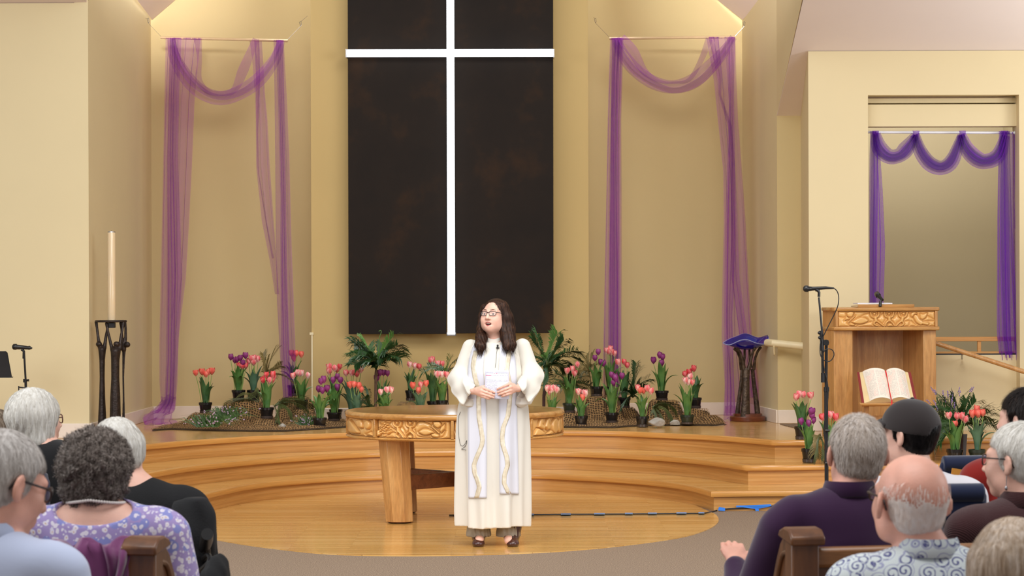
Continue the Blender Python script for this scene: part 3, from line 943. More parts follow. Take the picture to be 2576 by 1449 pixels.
# ================================================================== microphone stands
def mic_stand(name, label, d, top, pole, zfloor, mic_pts, mic_rad):
    foot = Vector((P(pole[-1][0], 700, d).x, d, zfloor))
    r = thing(name, label, 'microphone stand', foot)
    return r, foot
dM = 16.5
ms, ft = mic_stand('microphone_stand', 'black boom microphone stand with looped cable in front of the lectern', dM, None, [(2078, 862)], 0, None, None)
MB().lathe([(0.0, 0.03), (0.05, 0.03), (0.11, 0.022), (0.125, 0.008), (0.12, 0.0)][::-1], 28, (ft.x, ft.y, 0.0)).build('base', M['black_metal'], ms)
MB().tube([(ft.x, ft.y, .02), P(2078, 980, dM)], 0.013, 12).tube([P(2078, 980, dM), P(2079, 866, dM)], 0.0095, 12).build('pole', M['black_metal'], ms)
MB().tube([P(2079, 985, dM), P(2079, 974, dM)], 0.018, 12).tube([P(2079, 978, dM), P(2085, 978, dM)], 0.011, 10).build('clutch', M['black_plastic'], ms)
MB().tube([P(2060, 748, dM), P(2070, 858, dM - .03)], 0.0065, 10).tube([P(2066, 832, dM - .03), P(2069, 882, dM - .03)], 0.013, 10).tube([P(2069, 882, dM - .03), P(2070, 962, dM - .03)], 0.009, 10).tube([P(2070, 938, dM - .03), P(2070, 962, dM - .03)], 0.013, 10).build('boom', M['black_metal'], ms)
kb = MB()
for x, y in ((2061, 837.5), (2062, 849.5)):
    kb.ell(P(x, y, dM - .03), (0.011, 0.011, 0.011))
    kb.tube([P(x, y, dM - .03), P(x + 6, y + 1, dM - .03)], 0.006, 8)
c1 = P(2077, 861.5, dM - .015)
kb.tube([c1 + Vector((0, -.03, 0)), c1 + Vector((0, .03, 0))], 0.019, 16)
kb.tube([P(2069, 862, dM - .02), P(2084, 862, dM - .02)], 0.017, 12)
kb.build('joint', M['black_plastic'], ms, 40)
MB().tube([P(2060, 747, dM), P(2060.5, 736, dM), P(2058, 731, dM), P(2052, 728.5, dM)], [0.009, 0.009, 0.011, 0.012], 10).build('clip', M['black_plastic'], ms)
MB().tube([P(2110 - 12, 725, dM), P(2091, 724.8, dM), P(2078, 724, dM), P(2044, 726, dM), P(2034, 726.5, dM), P(2032.5, 726.5, dM), P(2029, 726.3, dM), P(2024, 726.2, dM), P(2020.5, 726, dM)],
          [0.005, 0.007, 0.010, 0.013, 0.0165, 0.021, 0.0215, 0.020, 0.011], 16).build('microphone', M['black_plastic'], ms, 60)
cab = [(2098, 725), (2106, 733), (2110, 748), (2108, 768), (2100, 788), (2088, 812), (2078, 832), (2071, 846)]
cab2 = [(2071, 846), (2064, 862), (2063, 885), (2066, 898), (2074, 907), (2083, 909.5), (2092, 905), (2098, 893), (2095, 882), (2086, 877.5), (2077, 880), (2071, 889), (2070, 905), (2074, 930), (2081, 960), (2083, 1000), (2073, 1070), (2074, 1100), (2082, 1150), (2083, 1215), (2083, 1396), (2120, 1402), (2240, 1404)]
mb = MB().tube([P(x, y, dM - .05) for x, y in smooth_poly(cab, 5)], 0.0035, 6)
mb.tube([P(x, y, dM - .045) for x, y in smooth_poly(cab2, 5)], 0.0035, 6)
mb.build('cable', M['black_plastic'], ms, 180)
ck = MB()
for y in (1083, 1165):
    ck.tube([P(2076, y, dM - .03), P(2087, y, dM - .03)], 0.009, 8)
ck.build('cable_clip', M['black_plastic'], ms)

dM2 = 21.3
ft2 = Vector((P(66, 700, dM2).x, dM2, Z3))
ms2 = thing('microphone_stand', 'straight black microphone stand by the wall behind the white bobbed hair', 'microphone stand', ft2)
MB().lathe([(0.125, 0.0), (0.125, 0.01), (0.09, 0.022), (0.0, 0.03)], 24, ft2).build('base', M['black_metal'], ms2)
MB().tube([ft2 + Vector((0, 0, .02)), P(64.5, 955, dM2)], 0.011, 10).tube([P(64.5, 955, dM2), P(60.5, 885, dM2)], 0.0085, 10).build('pole', M['black_metal'], ms2)
MB().tube([P(62, 962, dM2), P(62, 953, dM2)], 0.013, 10).tube([P(64, 957, dM2), P(73, 956.5, dM2)], [0.008, 0.011], 10).tube([P(64, 976, dM2), P(47, 974, dM2)], 0.006, 8).tube([P(47, 971, dM2), P(47.5, 991, dM2)], 0.005, 8).build('clutch', M['black_plastic'], ms2)
MB().tube([P(60, 902, dM2), P(60, 884, dM2), P(55, 879, dM2)], [0.012, 0.011, 0.014], 10).build('clip', M['black_plastic'], ms2)
MB().tube([P(31, 872.5, dM2), P(34, 872.5, dM2), P(41, 872.5, dM2), P(43, 873, dM2), P(58, 874, dM2), P(70, 875, dM2), P(74, 875, dM2), P(81, 876, dM2)], [0.014, 0.025, 0.026, 0.021, 0.018, 0.015, 0.018, 0.006], 14).build('microphone', M['black_plastic'], ms2, 60)

mu = thing('music_stand', 'black music stand cut off by the left edge of the picture', 'music stand', (P(-16, 700, 21.1).x, 21.1, Z3))
q = [P(-60, 884, 21.14), P(14, 883.5, 21.14), P(18.5, 887, 21.13), P(29.5, 948, 21.0), P(-75, 949, 21.0)]
MB().hexa(q, [p + Vector((0, .012, 0)) for p in q]).build('desk', M['black_metal'], mu, 30)
MB().box((P(-22, 949, 20.98).x, 20.98, P(-22, 949, 20.98).z), (0.35, 0.06, 0.008)).build('ledge', M['black_metal'], mu, 30)
MB().tube([P(-20, 930, 21.1), (P(-20, 700, 21.1).x, 21.1, Z3 + .02)], 0.012, 10).build('pole', M['black_metal'], mu)
mbt = MB()
for k in range(3):
    a = 2 * PI * k / 3 + .4
    c = Vector((P(-20, 700, 21.1).x, 21.1, 0))
    mbt.tube([c + Vector((0, 0, Z3 + .16)), c + Vector((math.cos(a) * .26, math.sin(a) * .26, Z3 + .012))], 0.009, 8)
mbt.build('tripod', M['black_metal'], mu)

# ================================================================== glass bowl on its stand
dF = 24.0
fc = PZ(1881, 1059, Z3); dF = fc.y
font = thing('font_stand', 'dark branching metal stand on a round wooden base by the right niche corner', 'stand', fc)
M['font_base'] = wood('font base wood', (86, 40, 22), (112, 56, 32), (128, 70, 42), (2, 2, 10), 2, .35)
t = NT('hammered bronze')
v = t.coords(); f = t.noise(v, 25, 4)
t.l(t.ramp(f, [(.3, (52, 40, 34)), (.7, (96, 80, 66))]), t.b.inputs['Base Color']); t.setp(Roughness=.45, Metallic=.6); t.bump(t.noise(v, 45, 3), .7, .008)
M['bronze'] = t.m
MB().lathe([(.168, Z3), (.172, Z3 + .008), (.172, Z3 + .04), (.164, Z3 + .048), (.14, Z3 + .048), (.138, Z3 + .07), (.0, Z3 + .072)], 48, (fc.x, fc.y, 0)).build('base', M['font_base'], font, 40)
def fp_(x, y, dy=0.0): return P(x, y, dF + dy)
def flat_leg(name, pts, ws, th, parent=font):
    rows = []
    mb = MB()
    mb.tube(pts, ws, 8, sq=(th, 1))
    return mb.build(name, M['bronze'], parent, 60)
legsf = [
    ([fp_(1874, 1054, -.11), fp_(1876, 1000, -.10), fp_(1877, 960, -.09), fp_(1878, 926, -.08)], [.050, .037, .033, .032], [([fp_(1872, 930, -.08), fp_(1868, 905, -.09), fp_(1862, 885, -.10), fp_(1853, 876, -.12)], [.020, .014, .012, .015]), ([fp_(1883, 930, -.08), fp_(1889, 905, -.08), fp_(1894, 885, -.09), fp_(1900, 874, -.10)], [.022, .014, .012, .015])]),
    ([fp_(1854, 1049, .06), fp_(1860, 1000, .05), fp_(1865, 960, .04), fp_(1867, 928, .03)], [.024, .020, .017, .015], [([fp_(1865, 930, .03), fp_(1861, 900, .0), fp_(1855, 885, -.02), fp_(1847, 877, -.04)], [.016, .012, .012, .015]), ([fp_(1868, 925, .05), fp_(1873, 900, .06), fp_(1873, 878, .07)], [.014, .011, .011])]),
    ([fp_(1907, 1049, .05), fp_(1901, 1000, .05), fp_(1896, 960, .04), fp_(1893, 928, .03)], [.028, .023, .019, .017], [([fp_(1896, 930, .03), fp_(1900, 900, .0), fp_(1906, 884, -.01), fp_(1914, 873, -.03)], [.016, .012, .012, .014]), ([fp_(1890, 925, .06), fp_(1886, 900, .08), fp_(1885, 878, .08)], [.014, .011, .011])])]
for trunk, rad, forks in legsf:
    lg = flat_leg('leg', trunk, rad, .55)
    for pts, rr in forks:
        flat_leg('fork', pts, rr, .9, lg)
bc = fp_(1880, 880, -.02)
bowl = thing('glass_bowl', 'cobalt blue glass bowl with wavy rim resting on the branching stand', 'bowl', bc)
t = NT('cobalt glass'); t.b.inputs['Base Color'].default_value = lin((16, 14, 128)); t.setp(Roughness=.05); t.b.inputs['Coat Weight'].default_value = .6
t.b.inputs['Specular IOR Level'].default_value = .7
M['cobalt'] = t.m
M['clear_rim'] = plain('clear glass rim', (150, 156, 200), .06, var=.01)
RIMT = smooth_poly([(-190, -56, 862), (-180, -61, 864), (-150, -46, 868), (-120, -20, 856), (-92, -3, 855), (-60, 22, 864), (-30, 44, 865), (-8, 54, 850), (12, 53, 844), (40, 30, 851), (90, 0, 841), (135, -25, 848), (160, -48, 856), (180, -61, 864), (200, -50, 866)], 5)
def rim(a):
    """wavy rim by angle: x, y offsets and height above the bowl's foot"""
    dg = math.degrees(a) % 360
    if dg > 180: dg -= 360
    x, y = lerp_table(RIMT, dg)
    q = P(1880 + x, y, bc.y)
    return q.x - bc.x, math.sin(a) * .15, q.z - bc.z
rows = []
NA = 72
prof = [(0, 0.0), (.35, .0), (.55, .06), (.75, .28), (.88, .58), (.96, .82), (1.0, 1.0)]
for rr, zz in prof:
    row = []
    for k in range(NA):
        a = 2 * PI * k / NA
        X_, Y_, Z_ = rim(a)
        row.append(bc + Vector((math.cos(a) * .12 * rr * (1 - zz) + X_ * rr * zz, math.sin(a) * .12 * rr * (1 - zz) + Y_ * rr * zz, Z_ * zz)))
    rows.append(row)
inner = [[p + Vector((0, 0, .006)) + (bc + Vector((0, 0, p.z - bc.z)) - p) * .03 for p in r] for r in rows[::-1]]
MB().grid(rows + inner, closed=True).build('bowl', M['cobalt'], bowl, 180)
MB().tube([bc + Vector(rim(2 * PI * k / NA)) + Vector((0, 0, .003)) for k in range(NA + 1)], .0042, 8, caps=False).build('rim', M['clear_rim'], bowl, 180)

# ================================================================== cable taped along the floor and the step
cb = thing('cable', 'black cable running along the wood floor and the lowest step', 'cable', PZ(1550, 1292, 0))
fpts = [(1130, 1296), (1200, 1296), (1331, 1294.7), (1420, 1294), (1525, 1293.5), (1640, 1292.5), (1740, 1291.5), (1771, 1291)]
pp = [PZ(x, y, .012) for x, y in fpts]
ed = [PZ(x, y, Z1).xy for x, y in [(1789, 1236.7)] + R1]
def riser_pt(px, py, off=.02):
    """point on the face of the lowest step right of its corner"""
    for a, b in zip(ed, ed[1:]):
        n = Vector((-(b - a).y, (b - a).x)).normalized()
        rx, rz = ray(px, py)
        # ray (rx,1)*d  meets  (p-a).n = .028
        dd = (a.dot(n) + .028 - off) / (rx * n.x + n.y)
        x = rx * dd
        if a.x - .05 <= x <= b.x + .05 or b is ed[-1]:
            return Vector((x, dd, CAM_H + rz * dd))
pp += [riser_pt(x, y, .012) for x, y in ((1800, 1285), (1815, 1281.5), (1850, 1279), (1900, 1276.5), (1945, 1272.5), (1990, 1268), (2060, 1264))]
MB().tube(smooth_poly(pp, 4), .006, 6).build('cord', M['black_plastic'], cb, 180)
tp = NT('blue painters tape'); tp.b.inputs['Base Color'].default_value = lin((52, 128, 226)); tp.setp(Roughness=.6)
tpl = NT('pale blue tape'); tpl.b.inputs['Base Color'].default_value = lin((128, 168, 232)); tpl.setp(Roughness=.55)
for x0, x1 in ((1331, 1343.5), (1411, 1436), (1494.5, 1521.5), (1572, 1591.5), (1630, 1652.5), (1701.5, 1727), (1757, 1772)):
    y = 1294.7 - (x0 - 1331) * .0088
    cs = [PZ(x0, y + 2.6, .008), PZ(x1, y + 2.6, .008), PZ(x1, y, .02), PZ(x0, y, .02), PZ(x1, y - 2.6, .008), PZ(x0, y - 2.6, .008)]
    m_ = MB(); m_.add(cs, [(0, 1, 2, 3), (3, 2, 4, 5)])
    o = m_.build('tape', tpl.m, cb, 0, solid=.001)
for poly in ([(1806, 1284), (1809, 1275), (1824, 1278), (1824, 1285.5)], [(1852, 1272), (1870, 1271.5), (1939, 1268.5), (1941, 1273), (1922, 1277), (1905, 1280), (1890, 1279), (1866, 1276), (1852, 1276.5)], [(1899, 1279), (1909, 1280), (1909, 1285), (1901, 1286)]):
    m_ = MB(); m_.add([riser_pt(x, y, .022) for x, y in poly], [tuple(range(len(poly)))])
    m_.build('tape', tp.m, cb, 0, solid=.0015)
# ================================================================== plants
rng = random.Random(5)

# ---- materials
def petal_mat(name, base, tip, mixw):
    t = NT(name)
    e = t.n('ShaderNodeAttribute', attribute_name='edge').outputs['Fac']
    a = t.n('ShaderNodeAttribute', attribute_name='along').outputs['Fac']
    v = t.coords((1, 1, 1)); f = t.noise(v, 90, 3)
    w = t.math('ADD', t.math('MULTIPLY', e, mixw), t.math('MULTIPLY', t.math('SUBTRACT', f, 0.5), 0.5))
    w = t.math('ADD', w, t.math('MULTIPLY', t.math('SUBTRACT', 0.35, a, True), 1.2), True)
    t.l(t.mix(w, base, tip), t.b.inputs['Base Color'])
    t.setp(Roughness=.5)
    t.b.inputs['Subsurface Weight'].default_value = .1
    t.b.inputs['Subsurface Radius'].default_value = (.006, .003, .003)
    return t.m
PET = {'pink': petal_mat('pink tulip petal', (238, 92, 104), (250, 206, 196), .75),
       'pale': petal_mat('pale pink tulip petal', (240, 116, 128), (252, 222, 214), 1.1),
       'coral': petal_mat('coral tulip petal', (238, 92, 80), (248, 164, 138), .5),
       'red': petal_mat('red tulip petal', (226, 58, 68), (244, 160, 160), .5),
       'purple': petal_mat('purple tulip petal', (134, 44, 112), (160, 74, 142), .5)}
def leaf_mat(name, c, c2, rough=.45, sc=9):
    t = NT(name)
    v = t.coords(); f = t.noise(v, sc, 3)
    t.l(t.ramp(f, [(.3, c), (.7, c2)]), t.b.inputs['Base Color']); t.setp(Roughness=rough)
    t.b.inputs['Subsurface Weight'].default_value = .05
    t.b.inputs['Subsurface Radius'].default_value = (.004, .008, .002)
    return t.m
M['leaf'] = leaf_mat('tulip leaf', (58, 102, 46), (98, 136, 68))
M['leaf_dark'] = leaf_mat('dark tulip leaf', (44, 82, 44), (74, 112, 62))
M['leaf_blue'] = leaf_mat('blue green tulip leaf', (62, 96, 74), (92, 126, 98))
M['stem'] = leaf_mat('tulip stem', (116, 146, 70), (150, 170, 92))
M['pot'] = plain('black nursery pot', (22, 21, 22), .22, var=.1, spec=.6)
M['pot_green'] = plain('dark green nursery pot', (38, 46, 34), .35, var=.1)
M['saucer'] = plain('smoky plastic saucer', (66, 56, 52), .2, var=.08)
M['soil'] = plain('potting soil', (70, 48, 34), .95, var=.3, vscale=60)

def bloom_mesh(openness, seed):
    r = random.Random(seed)
    mb = MB(); edge = []; along = []
    for ring in (0, 1):
        for k in range(3):
            a = 2 * PI * (k + .5 * ring) / 3 + r.uniform(-.12, .12)
            hh = .060 * r.uniform(.94, 1.06) * (1 if ring else .97)
            R = .0235 * (1.0 if ring else .93)
            rows = []
            for i in range(7):
                t = i / 6
                rr = R * (math.sin(min(t * 1.5, 1) * PI / 2) ** .8) * (1 - (.30 - openness) * max(0, t - .45) / .55)
                z = hh * (t ** .9)
                w = .0285 * math.sin(PI * min(.93, .16 + t * .76)) ** .7
                if i == 6: w = .0075
                row = []
                for j in range(5):
                    s = (j - 2) / 2
                    aa = a + s * w / max(rr, .009)
                    rad = rr * (1 - .10 * (1 - abs(s)) * 0) + .0016 * ring + .0012 * abs(s)
                    row.append((math.cos(aa) * rad, math.sin(aa) * rad, z - .004 * abs(s) * t))
                    edge.append(abs(s)); along.append(t)
                rows.append(row)
            mb.grid(rows)
    mb.att = {'edge': edge, 'along': along}
    return mb

def mesh_of(mb, name, material, smooth=60):
    o = mb.build(name, material, None, smooth, local=True)
    me = o.data
    bpy.data.objects.remove(o)
    return me
BLOOM = {}
for c in PET:
    for k, op in enumerate((.0, .14, .30)):
        BLOOM[c, k] = mesh_of(bloom_mesh(op, 7 * k + len(c)), 'bloom', PET[c], 80)
def pot_meshes(m):
    pot = mesh_of(MB().lathe([(0, .004), (.048, .004), (.049, .006), (.0605, .086), (.066, .087), (.0665, .110), (.063, .111), (.061, .1), (0, .098)], 28), 'pot', m, 40)
    return pot
POT = {'black': pot_meshes(M['pot']), 'green': pot_meshes(M['pot_green'])}
SAUCER = mesh_of(MB().lathe([(0, 0), (.052, 0), (.056, .003), (.058, .028), (.0565, .028), (.0545, .005), (0, .005)], 28), 'saucer', M['saucer'], 40)
SOIL = mesh_of(MB().lathe([(.0605, .0985), (.05, .102), (.02, .104), (0, .1045)], 20), 'soil', M['soil'])

def child(name, me, parent, loc=(0, 0, 0), scale=1.0, rot=None):
    o = bpy.data.objects.new(name, me)
    COL.objects.link(o); o.parent = parent; o.location = loc
    o.scale = (scale,) * 3 if not isinstance(scale, tuple) else scale
    if rot is not None: o.rotation_euler = rot
    return o

def blade(mb, base, direction, length, width, curl, twist=0.0, n=8, fold=.25):
    """a lance-shaped leaf rising from base, leaning out along direction (angle) and curling over"""
    cx, sx = math.cos(direction), math.sin(direction)
    rows = []
    p = Vector(base); el = math.radians(86)
    for i in range(n + 1):
        t = i / n
        w = width * (math.sin(PI * min(1, (t * .97 + .03)) ** 1.0) ** .9) * (1 if t < 1 else 0) + .0035 * (1 - t) + .001
        side = Vector((-sx * math.cos(twist) , cx * math.cos(twist), math.sin(twist) * .3)).normalized()
        up = Vector((cx * math.sin(el) * -1, sx * math.sin(el) * -1, math.cos(el)))
        rows.append([p - side * w * .5 + up * w * fold, p - side * w * .25 + up * w * fold * .3, p.copy(), p + side * w * .25 + up * w * fold * .3, p + side * w * .5 + up * w * fold])
        st = length / n
        p = p + Vector((cx * math.cos(el), sx * math.cos(el), math.sin(el))) * st
        el -= curl * (0.4 + 1.6 * t) / n
    mb.grid(rows)

def tulip_pot(cx, rimy, basey, d, w, blooms, label, leaf='leaf', pot='black', saucer=True, nleaf=7, spread=1.0, seed=0):
    r = random.Random(seed + int(cx))
    base = P(cx, basey, d)
    root = thing('potted_tulips', label, 'flower pot', base, r.uniform(0, 6.28) * 0, 'potted tulips around the altar')
    rad = w * d / F_PX / 2
    hgt = (basey - rimy) * d / F_PX
    sc = (rad / .0665, rad / .0665, hgt / .110)
    child('pot', POT[pot], root, (0, 0, 0), sc)
    if saucer: child('saucer', SAUCER, root, (0, 0, 0), sc)
    child('soil', SOIL, root, (0, 0, 0), sc)
    zs = hgt * .93
    top = max((base.z + hgt) * 0 + (P(cx, by, d).z - base.z) for bx, by, c in blooms)
    # leaves
    lm = MB()
    hl = top - zs
    for k in range(nleaf):
        a = 2 * PI * (k + r.uniform(-.3, .3)) / nleaf
        rr = rad * r.uniform(.15, .55)
        blade(lm, (math.cos(a) * rr, math.sin(a) * rr, zs - .006), a, hl * r.uniform(.52, .92), r.uniform(.044, .068), r.uniform(.3, .9) * spread, r.uniform(-.5, .5), 8)
    for k in range(2 if nleaf > 5 else 1):
        a = r.uniform(0, 2 * PI)
        blade(lm, (math.cos(a) * rad * .4, math.sin(a) * rad * .4, zs - .006), a, hl * .7, .04, 2.0 * spread, .3, 9)
    lm.build('leaves', M[leaf], root, 180, local=True)
    for i, (bx, by, c) in enumerate(blooms):
        off = r.uniform(-.025, .025)
        c0 = P(bx, by, d + off) - base
        lean = r.uniform(.0, .22); la = r.uniform(0, 6.28)
        scale = r.uniform(1.02, 1.22)
        k = r.choice((0, 0, 1, 1, 2)) if c != 'purple' else r.choice((0, 0, 1))
        tilt = (math.cos(la) * lean, math.sin(la) * lean, r.uniform(0, 6.28))
        b0 = c0 - Vector((0, 0, .028 * scale))
        bo = child('bloom', BLOOM[c, k], root, b0, scale, tilt)
        f = Vector((b0.x * .35 + r.uniform(-.01, .01), b0.y * .35, zs - .004))
        f.x = max(-rad * .75, min(rad * .75, f.x)); f.y = max(-rad * .7, min(rad * .7, f.y))
        mid = (f * .45 + b0 * .55) + Vector((f.x - b0.x, 0, 0)) * .12
        s = MB().tube(smooth_poly([tuple(f), tuple(mid), tuple(b0 + Vector((0, 0, .003)))], 4), .0036, 6)
        so = s.build('stem', M['stem'], root, 180, local=True)
    return root

def B(c, *pts): return [(x, y, c) for x, y in pts]
POTS = [
 (517, 1012.5, 1039, 24.2, 34, B('coral', (493, 939), (509, 936), (518, 942), (525, 937), (533, 934.5)), 'coral tulips in a black pot alone on the brown mound by the left drape', 'leaf_dark', 'black', 6, .6),
 (600, 981, 1009, 24.45, 35, B('purple', (580.5, 899), (591, 907), (596, 905), (604, 901), (618, 895), (610, 913)) + B('red', (602, 919), (610, 921), (619, 921)), 'purple tulips in a black pot, leftmost on the tall netted box at left', 'leaf', 'black', 8, 1.0),
 (638, 981, 1013, 24.5, 35, B('pink', (626, 910), (633, 903), (640, 902), (638.5, 912), (649, 904)), 'pink tulips beside the purple ones on the tall netted box at left', 'leaf_blue', 'black', 7, 1.0),
 (671, 1025, 1053, 23.6, 37, B('red', (661, 957), (666.6, 955), (668, 943.5), (685.5, 943), (684, 956)) + B('pink', (677, 958), (687, 950)), 'red and white tulips in front of the thin brown palm fronds', 'leaf', 'black', 7, .8),
 (738, 969, 996, 24.65, 32, B('coral', (735.6, 890), (746, 890), (740, 902), (758, 892.6)), 'coral tulips standing highest in front of the left purple drop', 'leaf_dark', 'black', 7, .9),
 (759, 1006, 1031, 24.2, 33, B('pale', (748.5, 938), (754, 940), (760, 939), (773.6, 945)) + B('pink', (738, 946)), 'white-edged pink tulips below the coral ones near the wall corner', 'leaf', 'black', 6, .8),
 (804, 1051, 1076, 23.35, 37, B('purple', (807.5, 960), (815, 955.6), (801, 979), (812, 983), (823, 978)), 'purple tulips with pale leaves in the frontmost black pot left of the table', 'leaf', 'black', 8, 1.4),
 (840, 1037, 1058, 24.0, 36, B('purple', (838, 957), (849, 948), (858, 957), (848, 975)), 'purple tulips at the left end of the round table', 'leaf', 'black', 8, 1.1),
 (845, 1030, 1055, 24.35, 34, B('pink', (830, 923.5), (828, 935), (842, 927)) + B('red', (854, 923.5), (847, 930)), 'tall pink tulips rising behind the purple ones at the left table end', 'leaf_dark', 'black', 6, .6),
 (885, 1033, 1058, 24.1, 36, B('pink', (871, 939), (884, 939), (889, 938), (908, 930)) + B('red', (898, 941)), 'pink and red tulips behind the left rim of the round table', 'leaf_blue', 'black', 7, 1.0),
 (898, 1036, 1062, 23.6, 36, B('coral', (881, 969), (890, 968), (903, 971), (908.5, 980.6)), 'low coral tulips just above the left rim of the round table', 'leaf_blue', 'black', 7, .9),
 (962, 1030, 1058, 23.95, 36, B('purple', (949.5, 951), (957, 938), (965, 938), (975, 940)), 'dark purple tulips beside the thin trunk of the small palm', 'leaf', 'black', 7, .8),
 (970, 1035, 1064, 23.4, 36, B('pale', (957.6, 987), (973.7, 981), (983.7, 982)), 'three white-edged pink tulips low behind the round table', 'leaf', 'black', 7, 1.0),
 (1033, 982, 1008, 24.2, 28, B('pale', (1030, 918), (1044.6, 921.5)) + B('red', (1055, 923)), 'pink tulips in a black pot raised on a small netted box', 'leaf_dark', 'black', 6, .5),
 (1058, 1034, 1060, 23.6, 34, B('coral', (1038, 970.5), (1052.7, 983), (1072.5, 965.6)) + B('pink', (1057.6, 969),), 'short coral tulips in front of the raised pot behind the table', 'leaf_blue', 'black', 7, 1.2),
 (1090, 1009, 1036, 24.3, 33, B('pink', (1083.7, 908), (1089, 905), (1101, 916.5), (1111.7, 916.5), (1097.7, 928)), 'taller pink tulips nearest the left sleeve of the person in white', 'leaf_dark', 'black', 7, .7),
 (1112, 1007, 1034, 23.8, 33, B('pale', (1100, 942.6), (1111.7, 942)) + B('pink', (1123.5, 944),), 'white-edged pink tulips in a black pot by the left sleeve', 'leaf', 'black', 8, .6),
 (1388, 1040, 1066, 23.4, 36, B('pale', (1376, 978), (1387, 980), (1382, 986.6), (1400, 981.7), (1392, 977)), 'low pink tulips just above the right rim of the round table', 'leaf', 'black', 7, .5),
 (1432, 1014, 1038, 24.1, 34, B('pink', (1427, 933.6), (1441, 928.6), (1445, 940), (1454, 918)), 'pink tulips in a dark green pot at the right end of the table', 'leaf', 'green', 8, 1.0),
 (1462, 1046, 1073, 23.4, 35, B('pale', (1455, 986), (1469, 989), (1474, 990)) + B('coral', (1464.5, 1000.7),), 'short pink tulips in the front black pot right of the table', 'leaf', 'black', 6, .6),
 (1501, 972, 996.6, 24.4, 34, B('purple', (1504.6, 886.6), (1497, 901.7), (1510.7, 911.6), (1519, 914.6)), 'purple tulips in a black pot on the big netted box right of the table', 'leaf', 'black', 7, .9),
 (1534, 973, 1000, 24.7, 30, B('pink', (1527, 883), (1534, 878), (1538, 886.6), (1546, 890), (1531, 886)), 'tallest pink tulips in front of the right purple drop', 'leaf', 'black', 8, .7),
 (1570, 1000, 1027, 24.6, 34, B('red', (1570, 911), (1578, 919.5)) + B('pink', (1557, 912),), 'red tulips against the wall among dark palm fronds', 'leaf_dark', 'black', 8, .9),
 (1539, 1037.6, 1064, 23.7, 35, B('purple', (1538, 943.5), (1542, 947), (1550, 952), (1564, 946.5), (1545, 964)), 'purple tulips in a black pot in front of the big netted box', 'leaf', 'black', 8, 1.3),
 (1616, 1046.7, 1074, 23.35, 35, B('pink', (1603.6, 976), (1628, 978), (1638, 984.5)) + B('coral', (1609, 982.7), (1620, 984)), 'pink tulips in a black pot beside the large grey rock', 'leaf', 'black', 7, .7),
 (1665, 983, 1008, 24.5, 35, B('purple', (1644, 907), (1658, 894), (1667, 899), (1664, 914)), 'purple tulips alone in a black pot on the right netted box', 'leaf', 'black', 7, .9),
 (1750, 1000.4, 1027, 24.5, 31, B('red', (1745.5, 928), (1735, 936.5), (1724, 942)), 'red tulips in the rear black pot by the right end of the net', 'leaf_dark', 'black', 6, .7),
 (1729, 1044, 1067, 23.6, 36, B('pale', (1735.7, 948), (1725.6, 958), (1731, 961)) + B('pink', (1741.5, 962.6),), 'pale pink tulips in a dark green pot at the right end of the net', 'leaf', 'green', 7, .6),
 (2017, 1073, 1105, 21.43, 38, B('pink', (2002, 999.8), (2012, 992), (2021, 993.4), (2040.4, 995.7)), 'pink tulips in a black pot on the platform corner left of the lectern', 'leaf_dark', 'black', 8, .7),
 (2035, 1128.5, 1163.4, 20.85, 39, B('purple', (2017, 1061), (2034.6, 1065.5), (2040, 1036), (2041.5, 1047), (2046, 1058)), 'small purple tulips in a black pot on the middle step', 'leaf', 'black', 6, .4),
 (2088, 1131, 1167, 20.8, 38, B('red', (2070, 1049.6), (2103, 1050)) + B('pink', (2088, 1044), (2095, 1043)), 'red tulips in a pot behind the boom microphone stand', 'leaf', 'black', 7, .8),
 (2402, 1130, 1167, 20.85, 43, B('pink', (2388, 1046), (2408, 1048), (2420, 1048), (2427, 1056)) + B('coral', (2401, 1068.5),), 'pink tulips in a black pot on the step right of the lectern', 'leaf', 'black', 8, .7),
 (2458, 1130.6, 1167, 20.85, 43, B('coral', (2456, 1029), (2447, 1042), (2461.6, 1041), (2473, 1039)), 'coral tulips in a dark green pot furthest to the right of the lectern', 'leaf_blue', 'green', 7, 1.0)]
for i, (cx, ry, by, d, w, bl_, lab, lf_, pt, nl, spr) in enumerate(POTS):
    tulip_pot(cx, ry, by, d, w, bl_, lab, lf_, pt, True, nl, spr, 31 * i)

# ================================================================== nets over boxes
def boxspec(px0, px1, topy, d, half_d):
    a = P(px0, topy, d); b = P(px1, topy, d)
    return ((a.x + b.x) / 2, d, (b.x - a.x) / 2, half_d, a.z - Z3 - .022)
BOXL = [boxspec(574, 656, 1011, 24.48, .20), boxspec(488, 548, 1040, 24.15, .16), boxspec(655, 690, 1054, 23.62, .11), boxspec(716, 778, 1000, 24.62, .16), boxspec(742, 780, 1031.5, 24.2, .10),
        boxspec(700, 735, 1058, 23.9, .10), boxspec(822, 860, 1058, 24.08, .16)]
BOXM = [boxspec(1008, 1052, 1008.5, 24.2, .12), boxspec(1074, 1108, 1036, 24.3, .12), boxspec(1094, 1130, 1034, 23.85, .12)]
BOXR = [boxspec(1418, 1450, 1038.5, 24.1, .12), boxspec(1482, 1548, 998, 24.5, .22), boxspec(1640, 1700, 1008.5, 24.5, .16), boxspec(1738, 1790, 1027.5, 24.5, .15), boxspec(1775, 1800, 1045, 24.0, .16), boxspec(1560, 1590, 1028, 24.6, .1)]

